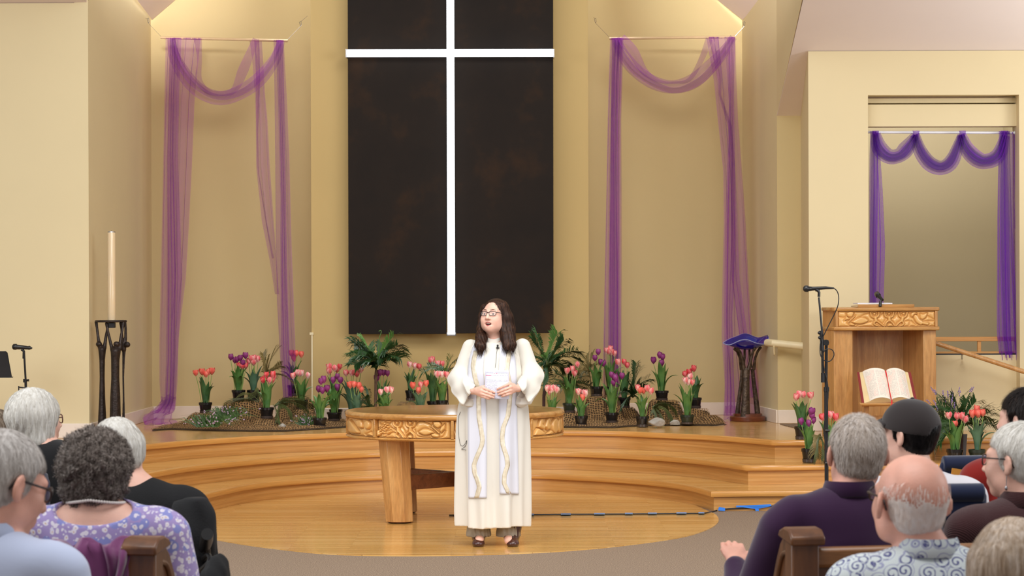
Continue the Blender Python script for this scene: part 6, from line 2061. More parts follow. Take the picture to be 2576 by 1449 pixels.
mesh_obj('hair_strands', v_, q_, M['hair_brown'], woman_hair)['kind'] = 'stuff'

# the robe
def cloth_mat(name, c, sheen=.3, fold=.0, rough=.8, weave=260):
    t = NT(name)
    v = t.coords(); f = t.noise(v, 3, 3)
    a = lin(c)
    t.l(t.ramp(f, [(.3, tuple(x * .96 for x in a[:3]) + (1,)), (.7, a)]), t.b.inputs['Base Color']); t.setp(Roughness=rough)
    t.b.inputs['Specular IOR Level'].default_value = .2
    t.b.inputs['Sheen Weight'].default_value = sheen
    t.bump(t.noise(v, weave, 2), .12, .002)
    return t.m
M['alb'] = cloth_mat('ivory robe cloth', (226, 221, 211))
M['stole'] = cloth_mat('white stole cloth', (222, 223, 234))
rf = Field((-.38, -.26, .10), (.38, .36, 1.46), .0052)
prof = [(zsh + .015, .100, .075, 0), (zsh - .03, .155, .105, 0), (zsh - .09, .188, .135, .005), (zsh - .20, .205, .150, .01), (zsh - .34, .212, .145, .01), (.95, .236, .150, .01), (.80, .244, .155, .01), (.5, .240, .165, .01), (.135, .232, .178, .01)]
prof_z = np.array([p[0] for p in prof[::-1]]); pa_ = np.array([p[1] for p in prof[::-1]]); pb_ = np.array([p[2] for p in prof[::-1]])
def robe_fn(x, y, z):
    a = np.interp(z, prof_z, pa_); b = np.interp(z, prof_z, pb_)
    xc = .003
    th = np.arctan2((y - .005) / b, (x - xc) / a)
    am = np.clip((1.15 - z) / .9, 0, 1) * .034
    f = am * (np.cos(11 * th + .6 + .5 * np.sin(3 * z)) * .55 + np.cos(7 * th + 1.9) * .6)
    q = np.sqrt(((x - xc) / a) ** 2 + ((y - .005) / b) ** 2)
    g = np.sqrt(((x - xc) / a ** 2) ** 2 + ((y - .005) / b ** 2) ** 2) + 1e-6
    d = q * (q - 1) / g + f
    d = np.maximum(d, z - (zsh + .012)); d = np.maximum(d, .135 - z + .006 * np.sin(th * 3 + 1))
    return d
rf.put(robe_fn, (-.3, -.24, .11), (.3, .26, zsh + .06), .0)
rf.cap((-.135, -.01, zsh - .028), (.135, -.01, zsh - .028), .052, .052, .05)
rf.ell((0, .06, zsh - .22), (.15, .10, .13), None, .06)
rf.cap(wl(1240, 1130, .185), wl(1240.5, 1335, .195), .010, .022, .010, 'sub')     # front pleat and slit
rf.cap(wl(1231, 1050, .185), wl(1229, 1335, .20), .014, .026, .02, 'sub')
torso_F = rf.F.copy()
for s_ in (-1, 1):      # shoulder seams
    rf.chain([(s_ * .155, .10, zsh - .17), (s_ * .150, .075, zsh - .08), (s_ * .138, .0, zsh + .005)], [.0045, .0045, .0045], .004, op='sub')
# wide bell sleeves, hollow, with the front edge running from the wrist down and back
def sleeve(sh, el, T, B1, B2, W1, W2):
    """sh, el shoulder and elbow; T top of the cuff; B1, B2 its lowest front and back points; W1, W2 px ends of the front edge"""
    S_ = Field(np.minimum.reduce([sh, el, T, B1, B2]) - .11, np.maximum.reduce([sh, el, T, B1, B2]) + .11, .0052)
    sh, el, T, B1, B2 = [np.array(p) for p in (sh, el, T, B1, B2)]
    S_.cap(sh, el, .056, .057, .04)
    S_.cap(el, T, .057, .036, .05)
    S_.cap(el, (el + B1) / 2 + np.array((0, .01, .008)), .056, .052, .05); S_.cap((el + B1) / 2, B1, .052, .030, .04)
    S_.cap(T, B2, .036, .032, .04); S_.cap((el + B2) / 2, B2, .05, .032, .04)
    sx = 1 if el[0] > 0 else -1
    def fl_(x, y, z):
        m = np.clip((sh[2] - .07 - z) * 9, 0, 1)
        g = 1 - np.abs(np.sin(17 * z + 12 * y - 15 * sx * x + .9 * np.sin(13 * z)))
        return m * (.004 - .010 * g ** 2.5 + .002 * np.sin(50 * z - 30 * y + 20 * x))
    S_.disp(fl_)
    off = np.array((-sx * .03, .035, -.002))
    S_.chain([(T * .5 + B2 * .5) + off * 1.6, (T * .5 + B2 * .5) * .8 + el * .2 + off * .4, (T + B2) * .3 + el * .4], [.05, .040, .03], .006, op='sub')
    S_.cap(T * .85 + B2 * .15 + off, T * .2 + B2 * .8 + off, .026, .028, .006, 'sub')
    w1, w2 = wl(W1[0], W1[1], .15), wl(W2[0], W2[1], .15)
    t_ = nz(np.array((w2[0] - w1[0], w2[2] - w1[2]))); n_ = np.array((-t_[1], t_[0]))
    if n_[0] * sx > 0: n_ = -n_
    yb = (T[1] + B2[1]) / 2 - .005
    S_.put(lambda x, y, z: np.maximum(-((x - w1[0]) * n_[0] + (z - w1[2]) * n_[1]), yb + (T[1] - B2[1]) * .0 - y), S_.lo, S_.lo + S_.n * S_.h, .004, 'sub')
    S_.build('sleeve', M['alb'], woman)
sleeve(wl(1184, 874, -.008), wl(1155, 952, .03), wl(1190, 982, .20), wl(1167, 1013, .15), wl(1184, 1012, .105), (1197, 968), (1160, 1030))
sleeve(wl(1314, 872, -.008), wl(1340, 945, .03), wl(1308, 976, .20), wl(1330, 1010, .15), wl(1313, 1012, .105), (1301, 962), (1337, 1028))
rf.cap(wl(1243, 855, -.0), wl(1243, 880, .0), .058, .060, .006, 'sub')       # neck opening
rf.build('robe', M['alb'], woman)
tf = Field.__new__(Field); tf.lo, tf.h, tf.n, tf.F = rf.lo, rf.h, rf.n, torso_F
# standing collar
mb = MB(); rows = []
for z_, r0 in ((zsh - .02, .068), (zsh + .025, .061), (zsh + .052, .060)):
    rows.append([Vector((math.cos(a) * r0, -.012 + math.sin(a) * r0 * 1.0 + (.012 if math.sin(a) > 0 else 0), z_ - .016 * max(0, math.sin(a)) ** 3)) for a in [2 * PI * k / 48 for k in range(49)]])
mb.grid(rows).build('collar', M['alb'], woman, 60, solid=.005, local=True)
# stole
SC_ = []
def stole(name, edges, ribbon, rw):
    rows = []; lay = []
    ys = list(range(edges[0][0], edges[-1][0] + 1, 5))
    for y in ys:
        xl, xr = lerp_table(edges, y)
        row = []
        for j in range(9):
            px = xl + (xr - xl) * j / 8
            p = wl(px, y, .16)
            fy = tf.front_y(p[0], p[2])
            p[1] = (fy if fy is not None else .06)
            row.append(p)
        rows.append(row)
    A = np.array(rows)
    for _ in range(6):                        # hang straight between high points
        B_ = A.copy(); B_[1:-1, :, 1] = np.maximum(A[1:-1, :, 1], (A[:-2, :, 1] + A[2:, :, 1]) / 2); A = B_
    A[:, :, 1] += .007
    # true perspective: re-project x for the new depth
    for i, y in enumerate(ys):
        xl, xr = lerp_table(edges, y)
        for j in range(9): A[i, j] = wl(xl + (xr - xl) * j / 8, y, A[i, j, 1])
    o = MB().grid([[Vector(p) for p in r] for r in A]).build(name, M['stole'], woman, 180, solid=.005, local=True)
    rr = []
    for y in range(ribbon[0][0], ribbon[-1][0] + 1, 5):
        cx, = lerp_table(ribbon, y)
        xl, xr = lerp_table(edges, y); i = min(len(ys) - 1, max(0, round((y - ys[0]) / 5)))
        row = []
        for k in range(5):
            px = cx + (k / 4 - .5) * rw
            s = min(1, max(0, (px - xl) / (xr - xl))) * 8
            j = min(7, int(s)); yy = A[i, j, 1] + (A[i, j + 1, 1] - A[i, j, 1]) * (s - j)
            row.append(Vector(wl(px, y, yy + .005)))
        rr.append(row)
    MB().grid(rr).build('gold_ribbon', M['gold'], o, 180, solid=.002, local=True)
t = NT('gold brocade'); v = t.coords((1, 1, 1)); f = t.noise(v, 40, 4)
t.l(t.ramp(f, [(.3, (212, 198, 172)), (.5, (224, 212, 188)), (.7, (234, 226, 206))]), t.b.inputs['Base Color']); t.setp(Roughness=.45, Metallic=.15); t.bump(f, .5, .003)
M['gold'] = t.m
stole('stole_end', [(868, 1191, 1219), (900, 1181, 1217), (931, 1177, 1215), (1000, 1177, 1221), (1052, 1177, 1224), (1255, 1178.5, 1224)],
      [(882, 1198), (900, 1193), (920, 1190), (950, 1195), (985, 1205), (1010, 1204), (1050, 1205), (1085, 1211), (1105, 1214), (1120, 1212), (1150, 1199), (1170, 1192), (1190, 1194), (1210, 1202), (1225, 1206), (1255, 1198)], 11.5)
stole('stole_end', [(868, 1259, 1284), (900, 1256, 1296), (931, 1255, 1299), (1000, 1255, 1300), (1052, 1255, 1301), (1243, 1257, 1305)],
      [(876, 1281), (900, 1279), (930, 1275), (960, 1281), (980, 1284), (1020, 1281), (1045, 1278), (1075, 1266), (1100, 1263), (1120, 1265), (1150, 1275), (1170, 1277), (1195, 1269), (1215, 1268), (1243, 1281)], 11.5)
# lapel microphone and its wire
lmw = MB()
def on_robe(px, py, off=.012):
    p = wl(px, py, .15); fy = tf.front_y(p[0], p[2]); return Vector(wl(px, py, (fy if fy else .1) + off))
lmw.tube([on_robe(1248, 875), on_robe(1256, 875)], .004, 6).tube([on_robe(1252, 868, .016), on_robe(1251.5, 876, .014)], [.007, .005], 8)
wire = [(1251, 876), (1249, 890), (1248, 905), (1246, 925)]
lmw.tube([on_robe(x, y) for x, y in wire], .0013, 5)
lmw.build('lapel_microphone', M['black_plastic'], woman, local=True)
wb = MB().tube([on_robe(x, y, .006) for x, y in smooth_poly([(1158, 1036), (1153, 1052), (1153, 1085), (1157, 1115), (1163, 1122), (1170, 1116), (1174, 1108), (1172, 1120), (1164, 1128), (1161, 1130), (1172, 1132)], 5)], .0014, 5)
wb.build('wire', M['black_plastic'], woman, local=True)
# trousers and shoes
tr_ = Field((-.25, -.2, .02), (.25, .2, .5), .005)
for s, x in ((1, 1204), (-1, 1279)):
    c0_ = wl(x, 1330, .0); c1_ = wl(x, 1352, .0)
    tr_.chain([(c0_[0], 0, .45), (c0_[0], .0, .2), (c1_[0], .005, .085)], [.06, .064, .082], .02)
tr_.plane((0, 0, -1), -.068)
tr_.disp(lambda x, y, z: .0045 * np.sin(x * 190 + y * 130))
tr_.build('trousers', cloth_mat('grey brown trousers', (150, 140, 124)), woman)
for x in (1204, 1290):
    sf = Field((-.35, -.2, -.01), (.35, .25, .16), .004)
    c = wl(x, 1360, .0)
    sf.cap((c[0], -.06, .045), (c[0], .10, .032), .037, .036, .02); sf.cap((c[0], -.03, .07), (c[0], .0, .13), .046, .056, .03); sf.cap((c[0], .02, .085), (c[0], .0, .14), .048, .056, .03)
    sf.ell((c[0], .115, .026), (.042, .045, .026), None, .02)
    sf.plane((0, 0, -1), -.004, .004)
    sf.build('shoe', plain('brown leather shoe', (66, 34, 30), .25, coat=.4), woman)
# the printed sheet in her hands
t = NT('printed sheet')
u = t.n('ShaderNodeAttribute', attribute_name='pu').outputs['Fac']; v = t.n('ShaderNodeAttribute', attribute_name='pv').outputs['Fac']
cm = t.n('ShaderNodeCombineXYZ'); t.l(t.math('MULTIPLY', u, 34.0), cm.inputs[0]); t.l(t.math('MULTIPLY', v, 40.0), cm.inputs[1])
fl = t.n('ShaderNodeVectorMath', operation='FLOOR'); t.l(cm.outputs[0], fl.inputs[0]); wn = t.n('ShaderNodeTexWhiteNoise', noise_dimensions='2D'); t.l(fl.outputs[0], wn.inputs['Vector'])
word = t.math('GREATER_THAN', wn.outputs['Value'], .3); line = t.math('GREATER_THAN', t.math('FRACT', t.math('MULTIPLY', v, 40.0)), .5)
rown = t.n('ShaderNodeTexWhiteNoise', noise_dimensions='1D'); t.l(t.math('FLOOR', t.math('MULTIPLY', v, 40.0)), rown.inputs['W'])
rows_on = t.math('GREATER_THAN', rown.outputs['Value'], t.math('SUBTRACT', .72, t.math('MULTIPLY', t.math('GREATER_THAN', v, .42), .5)))
mar = t.math('MULTIPLY', t.math('GREATER_THAN', u, .06), t.math('LESS_THAN', u, t.math('SUBTRACT', .94, t.math('MULTIPLY', t.math('GREATER_THAN', v, .42), .42))))
ink = t.math('MULTIPLY', t.math('MULTIPLY', word, line), t.math('MULTIPLY', rows_on, t.math('MULTIPLY', mar, t.math('GREATER_THAN', v, .03))))
c = t.mix(t.math('MULTIPLY', ink, .6), (226, 226, 242), (110, 108, 128))
box_ = lambda u0, u1, v0, v1: t.math('MULTIPLY', t.math('MULTIPLY', t.math('GREATER_THAN', u, u0), t.math('LESS_THAN', u, u1)), t.math('MULTIPLY', t.math('GREATER_THAN', v, v0), t.math('LESS_THAN', v, v1)))
c = t.mix(box_(.03, .26, .165, .185), c, (216, 60, 120))
c = t.mix(t.math('MULTIPLY', box_(.36, .54, .095, .118), word), c, (226, 70, 120))
t.l(c, t.b.inputs['Base Color']); t.setp(Roughness=.6)
ps = MB(); pu = []; pv = []; rows = []
cor = [(1220.5, 931), (1280, 932), (1281, 1004.5), (1219, 1003)]
for j in range(13):
    for_row = []
    for i in range(9):
        uu_, vv_ = i / 8, j / 12
        px = (cor[0][0] * (1 - uu_) + cor[1][0] * uu_) * (1 - vv_) + (cor[3][0] * (1 - uu_) + cor[2][0] * uu_) * vv_
        py = (cor[0][1] * (1 - uu_) + cor[1][1] * uu_) * (1 - vv_) + (cor[3][1] * (1 - uu_) + cor[2][1] * uu_) * vv_
        w_ = wl(px, py, HY - .014 - .012 * (1 - vv_) + .006 * math.sin(uu_ * PI))
        m4 = ROOTM[woman.name] @ Vector(w_)
        for_row.append(m4); pu.append(uu_); pv.append(vv_)
    rows.append(for_row)
ps.grid(rows); ps.att = {'pu': pu, 'pv': pv}
tag(ps.build('printed_sheet', t.m, None, 180, solid=.0016), 'printed white order of service held in both hands of the person in white', 'paper')

# ================================================================== seated people
def fabric_plain(name, c, **k): return cloth_mat(name, c, **k)

def seated(label, px, top_py, d, yaw=0.0, hyaw=0.0, hpitch=0.0, w=.205, wide=1.0, shirt=None, pants=None, skin='skin', hair=None, lean=0.0, head_s=1.0,
           body_dx=0.0, collar=None, neckline=.0, arm_l=None, arm_r=None, belly=.0, droop=.0, h=.0065, hands=True, hroll=0.0, open_back=None):
    """a sitting figure: head top at px, top_py and depth d, body turned by yaw, head by hyaw more"""
    tp_ = P(px, top_py, d)
    root = thing('person', label, 'person', (tp_.x + body_dx, d, 0), yaw)
    RI = ROOTM[root.name].inverted()
    zt = tp_.z
    hc = RI @ Vector((tp_.x, d, zt)); hc = np.array(hc)
    H = Hd((hc[0], hc[1] + .02, zt - .117 * head_s), hyaw - 0, hpitch, hroll, head_s)
    zs = zt - .262 * head_s - droop
    F = Field((-.46, -.36, .0), (.46, .72, zt + .04), h)
    G = Field((-.50, -.38, .36), (.50, .62, zt - .10), h * 1.1)
    T = Field((-.36, -.30, .0), (.36, .74, .72), h * 1.5)
    head_prims(F, H, wide=wide)
    nb = np.array((0, -.02 - lean * .1, zs + .02))
    neck_prims(F, H, nb, .058 if w > .19 else .05)
    back = lambda z: -.02 - lean * (zs - z) * .0
    def body(Q, infl, kk=.05):
        Q.cap((-w + .05, -.025, zs - .045), (w - .05, -.025, zs - .045), .058, .058, kk, infl=infl)
        Q.cap((-.05, -.02, zs - .028), (.05, -.02, zs - .028), .05, .05, kk, infl=infl)
        Q.ell((0, -.01, zs - .17), (w * .88, .125, .20), None, kk, infl=infl)
        Q.ell((0, .02 + belly * .5, zs - .36), (w * .84 + belly, .135 + belly, .20), None, kk, infl=infl)
        Q.ell((0, .0, .56), (w * .95 + belly * .7, .16 + belly * .5, .15), None, kk, infl=infl)
    body(F, 0); body(G, .013)
    al = arm_l or [(-w, -.02, zs - .06), (-w - .055, .02, zs - .33), (-.12, .30, .66)]
    ar = arm_r or [(w, -.02, zs - .06), (w + .055, .02, zs - .33), (.12, .30, .66)]
    for s, a in ((-1, al), (1, ar)):
        a = [np.array(p, float) for p in a]
        F.chain(a, [.054, .043, .028], .03)
        wr = a[1] + (a[2] - a[1]) * .93
        G.chain([a[0], a[1], wr], [.068, .057, .042], .04)
        if hands:
            di = nz(a[2] - a[1]); sd = nz(np.cross(di, (0, 0, 1.0))) ; up = np.cross(sd, di)
            wrist = a[2]
            ks = [wrist + di * .075 + sd * q - up * .004 * abs(q) for q in (-.03, -.010, .010, .029)]
            tp2 = [k + di * L_ - up * .028 for k, L_ in zip(ks, (.062, .072, .068, .052))]
            th = [wrist + di * .02 - sd * s * .022, wrist + di * .055 - sd * s * .045 - up * .01, wrist + di * .085 - sd * s * .048 - up * .02]
            hand_prims(F, wrist, ks, tp2, th, .0085, .0135, .010, up)
    for s in (-1, 1):
        for Q, inf in ((F, 0), (T, .014)):
            Q.chain([(s * .10, .0, .54), (s * .125, .42, .53), (s * .125, .45, .12)], [.088, .062, .045], .03, inf)
    T.ell((0, -.0, .56), (w * .95, .165, .13), None, .05)
    F.chain([(-.125, .45, .07), (-.125, .58, .04)], [.04, .032], .02); F.chain([(.125, .45, .07), (.125, .58, .04)], [.04, .032], .02)
    T.plane((0, 0, -1), -.09)
    T.build('trousers', pants or M['pants_dark'], root)
    for s in (-1, 1):
        MB().tube([(s * .125, .42, .055), (s * .125, .50, .05), (s * .125, .60, .036), (s * .125, .64, .03)], [.048, .05, .044, .026], 12).build('shoe', M['black_plastic'], root, 180, local=True)
    # shirt: folds, open neck
    ph = px * .37
    G.disp(lambda x, y, z: .0042 * (np.sin(34 * z + 15 * np.abs(x) + ph + 2 * np.sin(9 * x + ph)) + .7 * np.sin(52 * x + 18 * z + 11 * y + ph)) * np.clip((zs - .10 - z) * 6, .08, 1))
    for s, a in ((-1, al), (1, ar)):
        e = np.array(a[1]); sh_ = np.array(a[0])
        G.disp(lambda x, y, z: .004 * np.sin(62 * (z + .5 * y) + ph) * np.exp(-((x - e[0]) ** 2 + (y - e[1]) ** 2 + (z - e[2]) ** 2) / .012))
    G.plane((0, 0, -1), -.46)
    if open_back:
        G.ell((0, -.10 + open_back[2], zs + .02 + open_back[1]), open_back[0], None, .004, 'sub')
    else:
        G.cap((nb[0], nb[1], zs - .05), (nb[0] + (H.c[0] - nb[0]) * .5, nb[1] + .03, zs + .16), .066 - neckline * .1 + neckline, .064 + neckline, .006, 'sub')
    G.build('shirt', shirt, root)
    if collar is not None:
        mb = MB(); rows = []
        for q, (z_, r_) in enumerate(((zs - .004, .078), (zs + .062, .069), (zs + .065, .073), (zs + .016, .094))):
            rows.append([Vector((math.cos(a_) * r_ * 1.02, nb[1] + .012 + math.sin(a_) * r_, z_ - .02 * max(0, math.sin(a_)) + (.0 if q < 3 else -.006 * math.cos(2 * a_)))) for a_ in [2 * PI * k / 40 for k in range(41)]])
        mb.grid(rows).build('collar', collar, root, 80, solid=.004, local=True)
    F.build('body', M[skin], root)
    return root, H, zs

def short_hair(root, H, m, top=1.0, bald=0.0, nstr=2600, length=.03, thick=.010, seed=1, nape=-.062, fade=0.0, lift=.14, jit=.3, frontcut=.035, width=.0017, crown=(0, -.05, .1), topcut=None):
    s = H.s
    Q = Field(H.c - .17, H.c + .17, .0055)
    c = (0, -.020, .030)
    r = np.array((.0775 + thick, .0965 + thick, .087 + thick * 1.1))
    Q.ell(H.pt(c), r * s, H.R, .0)
    # lower back of the head
    Q.ell(H.pt((0, -.045, -.03)), np.array((.062 + thick * .6, .05 + thick, .05)) * s, H.R, .02)
    n = H.R @ np.array((0, .80, -.60)); o = float(n @ H.pt((0, frontcut, .0)))
    Q.plane(n, o, .012)
    n = H.R @ np.array((0, -.25, -1.0)); n /= np.linalg.norm(n); o = float(n @ H.pt((0, -.06, nape)))
    Q.plane(n, o, .008)
    for x in (-1, 1):
        Q.ell(H.pt((x * .096, -.004, -.014)), np.array((.026, .036, .046)) * s, H.R, .008, 'sub')
        Q.ell(H.pt((x * .080, .075, .0)), np.array((.04, .05, .07)) * s, H.R, .012, 'sub')
    if topcut is not None:
        n = H.R @ np.array((0, .1, 1.0)); Q.plane(n, float(n @ H.pt((0, 0, topcut))), .006)
    if bald:
        Q.ell(H.pt((0, .030, .118)), np.array((.110, .150, bald)) * s, H.R, .012, 'sub')
    Q.disp(lambda x, y, z: .0014 * np.sin(310 * x + 200 * z) * np.sin(270 * y + 150 * z))
    v, q = Q.mesh()
    if len(v) == 0: return None
    v = relax_mesh(v, q, 1)
    zh = (v - H.c) @ H.R[:, 2]
    ho = mesh_obj('hair', v, q if not bald else q[(zh[q] < zh.max() - .040 - .022 * np.random.RandomState(5).rand(*q.shape) - .006 * np.sin(v[q][..., 0] * 90)).all(1)], m, root)
    nr = vnormals(v, q)
    cr = H.pt(crown); ctr = H.pt((0, -.02, .02))
    out = ((v - ctr) * nr).sum(1) > 0
    if bald:
        out &= zh < zh[out].max() - np.random.RandomState(3).rand(len(v)) * .085
    dn = H.R @ np.array((0, 0, -1.0))
    def flow(p, n_): return nz(p - cr) + dn * .7
    sv, sq = strands('hair', v[out], nr[out], flow, length, width, nstr, None, None, seed, lift, jit, 3, .25, ctr, np.array((.085, .10, .095)) * s)
    mesh_obj('hair_strands', sv, sq, m, ho)['kind'] = 'stuff'
    return ho

def long_hair(root, H, m, drop=.16, back=.05, nstr=2600, seed=1, thick=.016, frontcut=.05, side=.03, lift=.04, jit=.10, ends=True, width=.0017):
    s = H.s
    Q = Field(H.c - np.array((.2, .2, .18 + drop)), H.c + .18, .0055)
    Q.ell(H.pt((0, -.020, .030)), np.array((.078 + thick, .096 + thick, .088 + thick)) * s, H.R, 0)
    for x in (-1, -.5, 0, .5, 1):
        a = H.pt((x * .062, -.045 + .012 * abs(x), .02)); b = H.pt((x * .066, -.055 + .020 * abs(x), -.03 - drop))
        Q.cap(a, b, (.040) * s, (.030 + side * .3) * s, .03)
    for x in (-1, 1):
        Q.cap(H.pt((x * .07, .015, .03)), H.pt((x * .074, .012, -.02 - drop * .85)), .026 * s, .022 * s, .03)
    n = H.R @ np.array((0, .92, -.40)); n /= np.linalg.norm(n); o = float(n @ H.pt((0, frontcut, .0)))
    Q.plane(n, o, .012)
    Q.disp(lambda x, y, z: .0022 * np.sin(210 * x + 170 * y + 2 * np.sin(20 * z)))
    v, q = Q.mesh(); v = relax_mesh(v, q, 1)
    ho = mesh_obj('hair', v, q, m, root)
    nr = vnormals(v, q); ctr = H.pt((0, -.02, .02)); cr = H.pt((0, -.01, .12))
    out = ((v - ctr) * nr).sum(1) > -.02
    def flow(p, n_):
        t_ = np.clip((p[:, 2] - ctr[2] - .03) / .08, 0, 1)[:, None]
        a = p - cr; a[:, 2] *= .3
        return np.array([0, 0, -1.0]) + nz(a) * t_ * 2
    sv, sq = strands('hair', v[out], nr[out], flow, .09, width, nstr, None, None, seed, lift, jit, 5, .5)
    mesh_obj('hair_strands', sv, sq, m, ho)['kind'] = 'stuff'
    return ho

def curly_hair(root, H, m, seed=1, n=1500):
    s = H.s
    Q = Field(H.c - .2, H.c + .2, .0055)
    Q.ell(H.pt((0, -.022, .022)), np.array((.108, .112, .112)) * s, H.R, 0)
    Q.ell(H.pt((0, -.05, -.05)), np.array((.092, .07, .062)) * s, H.R, .03)
    n_ = H.R @ np.array((0, .85, -.52)); Q.plane(n_, float(n_ @ H.pt((0, .05, 0))), .012)
    Q.disp(lambda x, y, z: .0075 * (np.sin(92 * x + 3 * np.sin(55 * z)) * np.sin(84 * z + 2 * np.sin(60 * y)) + .6 * np.sin(150 * y + 120 * x) * np.sin(140 * z)))
    v, q = Q.mesh()
    ho = mesh_obj('hair', v, q, m, root)
    nr = vnormals(v, q)
    ctr = H.pt((0, -.02, .02)); cr = H.pt((0, -.04, .12))
    out = ((v - ctr) * nr).sum(1) > 0
    def flow(p, nn): return nz(p - cr) * .6 + np.array([0, 0, -.6])
    a = strands('hair', v[out], nr[out], flow, .06, .0034, n, None, None, seed, .35, .6, 9, .2, None, None, .0075)
    b = strands('hair', v[out], nr[out], flow, .035, .0016, n * 2, None, None, seed + 1, .5, .8, 6, .1, None, None, .006)
    vv, qq = join_mesh([a, b])
    mesh_obj('hair_curls', vv, qq, m, ho)['kind'] = 'stuff'
    return ho

M['pants_dark'] = cloth_mat('dark trousers', (44, 44, 52))
M['hair_grey'] = hair_mat('grey hair', [(156, 148, 142), (206, 200, 196), (240, 237, 234)], .55)
M['hair_sandy'] = hair_mat('grey blond hair', [(150, 134, 120), (206, 194, 184), (238, 232, 228)], .55)
M['hair_white'] = hair_mat('white hair', [(196, 190, 180), (236, 233, 226), (250, 249, 246)], .5)
M['hair_fringe'] = hair_mat('pale fringe hair', [(238, 222, 212), (246, 236, 230), (252, 248, 246)], .6)
M['hair_black'] = hair_mat('black hair', [(10, 9, 10), (20, 18, 20), (40, 36, 36)], .4)
M['hair_darkbrown'] = hair_mat('dark hair', [(18, 14, 14), (36, 28, 26), (66, 52, 46)], .45)
M['hair_curly'] = hair_mat('grey brown curls', [(76, 68, 62), (130, 118, 110), (200, 190, 184)], .55)
M['hair_blonde'] = hair_mat('ash blonde hair', [(150, 124, 100), (200, 180, 160), (230, 218, 208)], .45)
M['hair_mousy'] = hair_mat('mousy hair', [(70, 56, 46), (116, 100, 84), (156, 142, 126)], .55)
M['shirt_purple'] = cloth_mat('dark purple shirt', (50, 16, 56), .35)
M['shirt_white'] = cloth_mat('white shirt', (226, 222, 228))
M['shirt_blue'] = cloth_mat('pale blue shirt', (190, 200, 228))
M['cardigan'] = cloth_mat('black cardigan', (15, 14, 17), .25)
M['red'] = cloth_mat('red top', (138, 26, 18))
M['maroon'] = None
t = NT('maroon knit'); v = t.coords((1, 1, 1)); wv_ = t.n('ShaderNodeTexWave', wave_type='BANDS', bands_direction='DIAGONAL'); wv_.inputs['Scale'].default_value = 80; wv_.inputs['Distortion'].default_value = 1.5
t.l(v, wv_.inputs['Vector']); t.l(t.ramp(wv_.outputs['Fac'], [(.2, (58, 19, 23)), (.8, (68, 23, 28))]), t.b.inputs['Base Color']); t.setp(Roughness=.9); t.b.inputs['Sheen Weight'].default_value = .3
t.bump(wv_.outputs['Fac'], .5, .004); M['maroon'] = t.m

# lavender top with small flowers
t = NT('lavender floral cloth'); v = t.coords((1, 1, 1))
dv = t.n('ShaderNodeVectorMath', operation='ADD'); nn_ = t.n('ShaderNodeTexNoise'); nn_.inputs['Scale'].default_value = 30; t.l(v, nn_.inputs['Vector'])
sc_ = t.n('ShaderNodeVectorMath', operation='SCALE'); sc_.inputs['Scale'].default_value = .02; t.l(nn_.outputs['Color'], sc_.inputs[0]); t.l(v, dv.inputs[0]); t.l(sc_.outputs[0], dv.inputs[1])
def spots(t, vec, scale, r0, r1, sep=0.0):
    vo = t.n('ShaderNodeTexVoronoi', feature='F1'); vo.inputs['Scale'].default_value = scale; vo.inputs['Randomness'].default_value = .9; t.l(vec, vo.inputs['Vector'])
    return vo
v1 = spots(t, dv.outputs[0], 52, 0, 0); v2 = spots(t, dv.outputs[0], 85, 0, 0); v3 = spots(t, v, 22, 0, 0)
base = t.mix(t.math('LESS_THAN', v3.outputs['Distance'], .42), (162, 144, 198), (136, 140, 204))
c = t.mix(t.math('LESS_THAN', v1.outputs['Distance'], .40), base, (224, 218, 232))
c = t.mix(t.math('LESS_THAN', v1.outputs['Distance'], .11), c, (206, 160, 110))
sm = t.math('MULTIPLY', t.math('LESS_THAN', v2.outputs['Distance'], .28), t.math('GREATER_THAN', t.noise(v, 40, 1), .52))
c = t.mix(sm, c, (214, 208, 230))
t.l(c, t.b.inputs['Base Color']); t.setp(Roughness=.85); t.b.inputs['Sheen Weight'].default_value = .2
M['floral'] = t.m
# pale shirt with curling blue scrolls
t = NT('scroll print cloth'); v = t.coords((1, 1, 1))
vo = t.n('ShaderNodeTexVoronoi', feature='F1'); vo.inputs['Scale'].default_value = 25; vo.inputs['Randomness'].default_value = .8; t.l(v, vo.inputs['Vector'])
dif = t.n('ShaderNodeVectorMath', operation='SUBTRACT'); t.l(v, dif.inputs[0]); t.l(vo.outputs['Position'], dif.inputs[1])
sp = t.n('ShaderNodeSeparateXYZ'); t.l(dif.outputs[0], sp.inputs[0])
ang = t.math('ARCTAN2', sp.outputs['Z'], sp.outputs['X']); dist = vo.outputs['Distance']
ph_ = t.math('FRACT', t.math('ADD', t.math('DIVIDE', ang, 2 * PI), t.math('MULTIPLY', dist, 3.4)))
spiral = t.math('LESS_THAN', t.math('ABSOLUTE', t.math('SUBTRACT', ph_, .5)), t.math('ADD', .10, t.math('MULTIPLY', t.noise(v, 30, 1), .16)))
spiral = t.math('MULTIPLY', spiral, t.math('LESS_THAN', dist, .58))
n2_ = t.math('GREATER_THAN', t.noise(v, 120, 2), .42)
c = t.mix(t.math('MULTIPLY', spiral, t.math('ADD', .55, t.math('MULTIPLY', n2_, .45))), (204, 212, 214), (86, 88, 136))
ring = t.math('LESS_THAN', t.math('ABSOLUTE', t.math('SUBTRACT', dist, .62)), .025)
c = t.mix(t.math('MULTIPLY', ring, .7), c, (128, 128, 176))
t.l(c, t.b.inputs['Base Color']); t.setp(Roughness=.85)
M['scroll'] = t.m

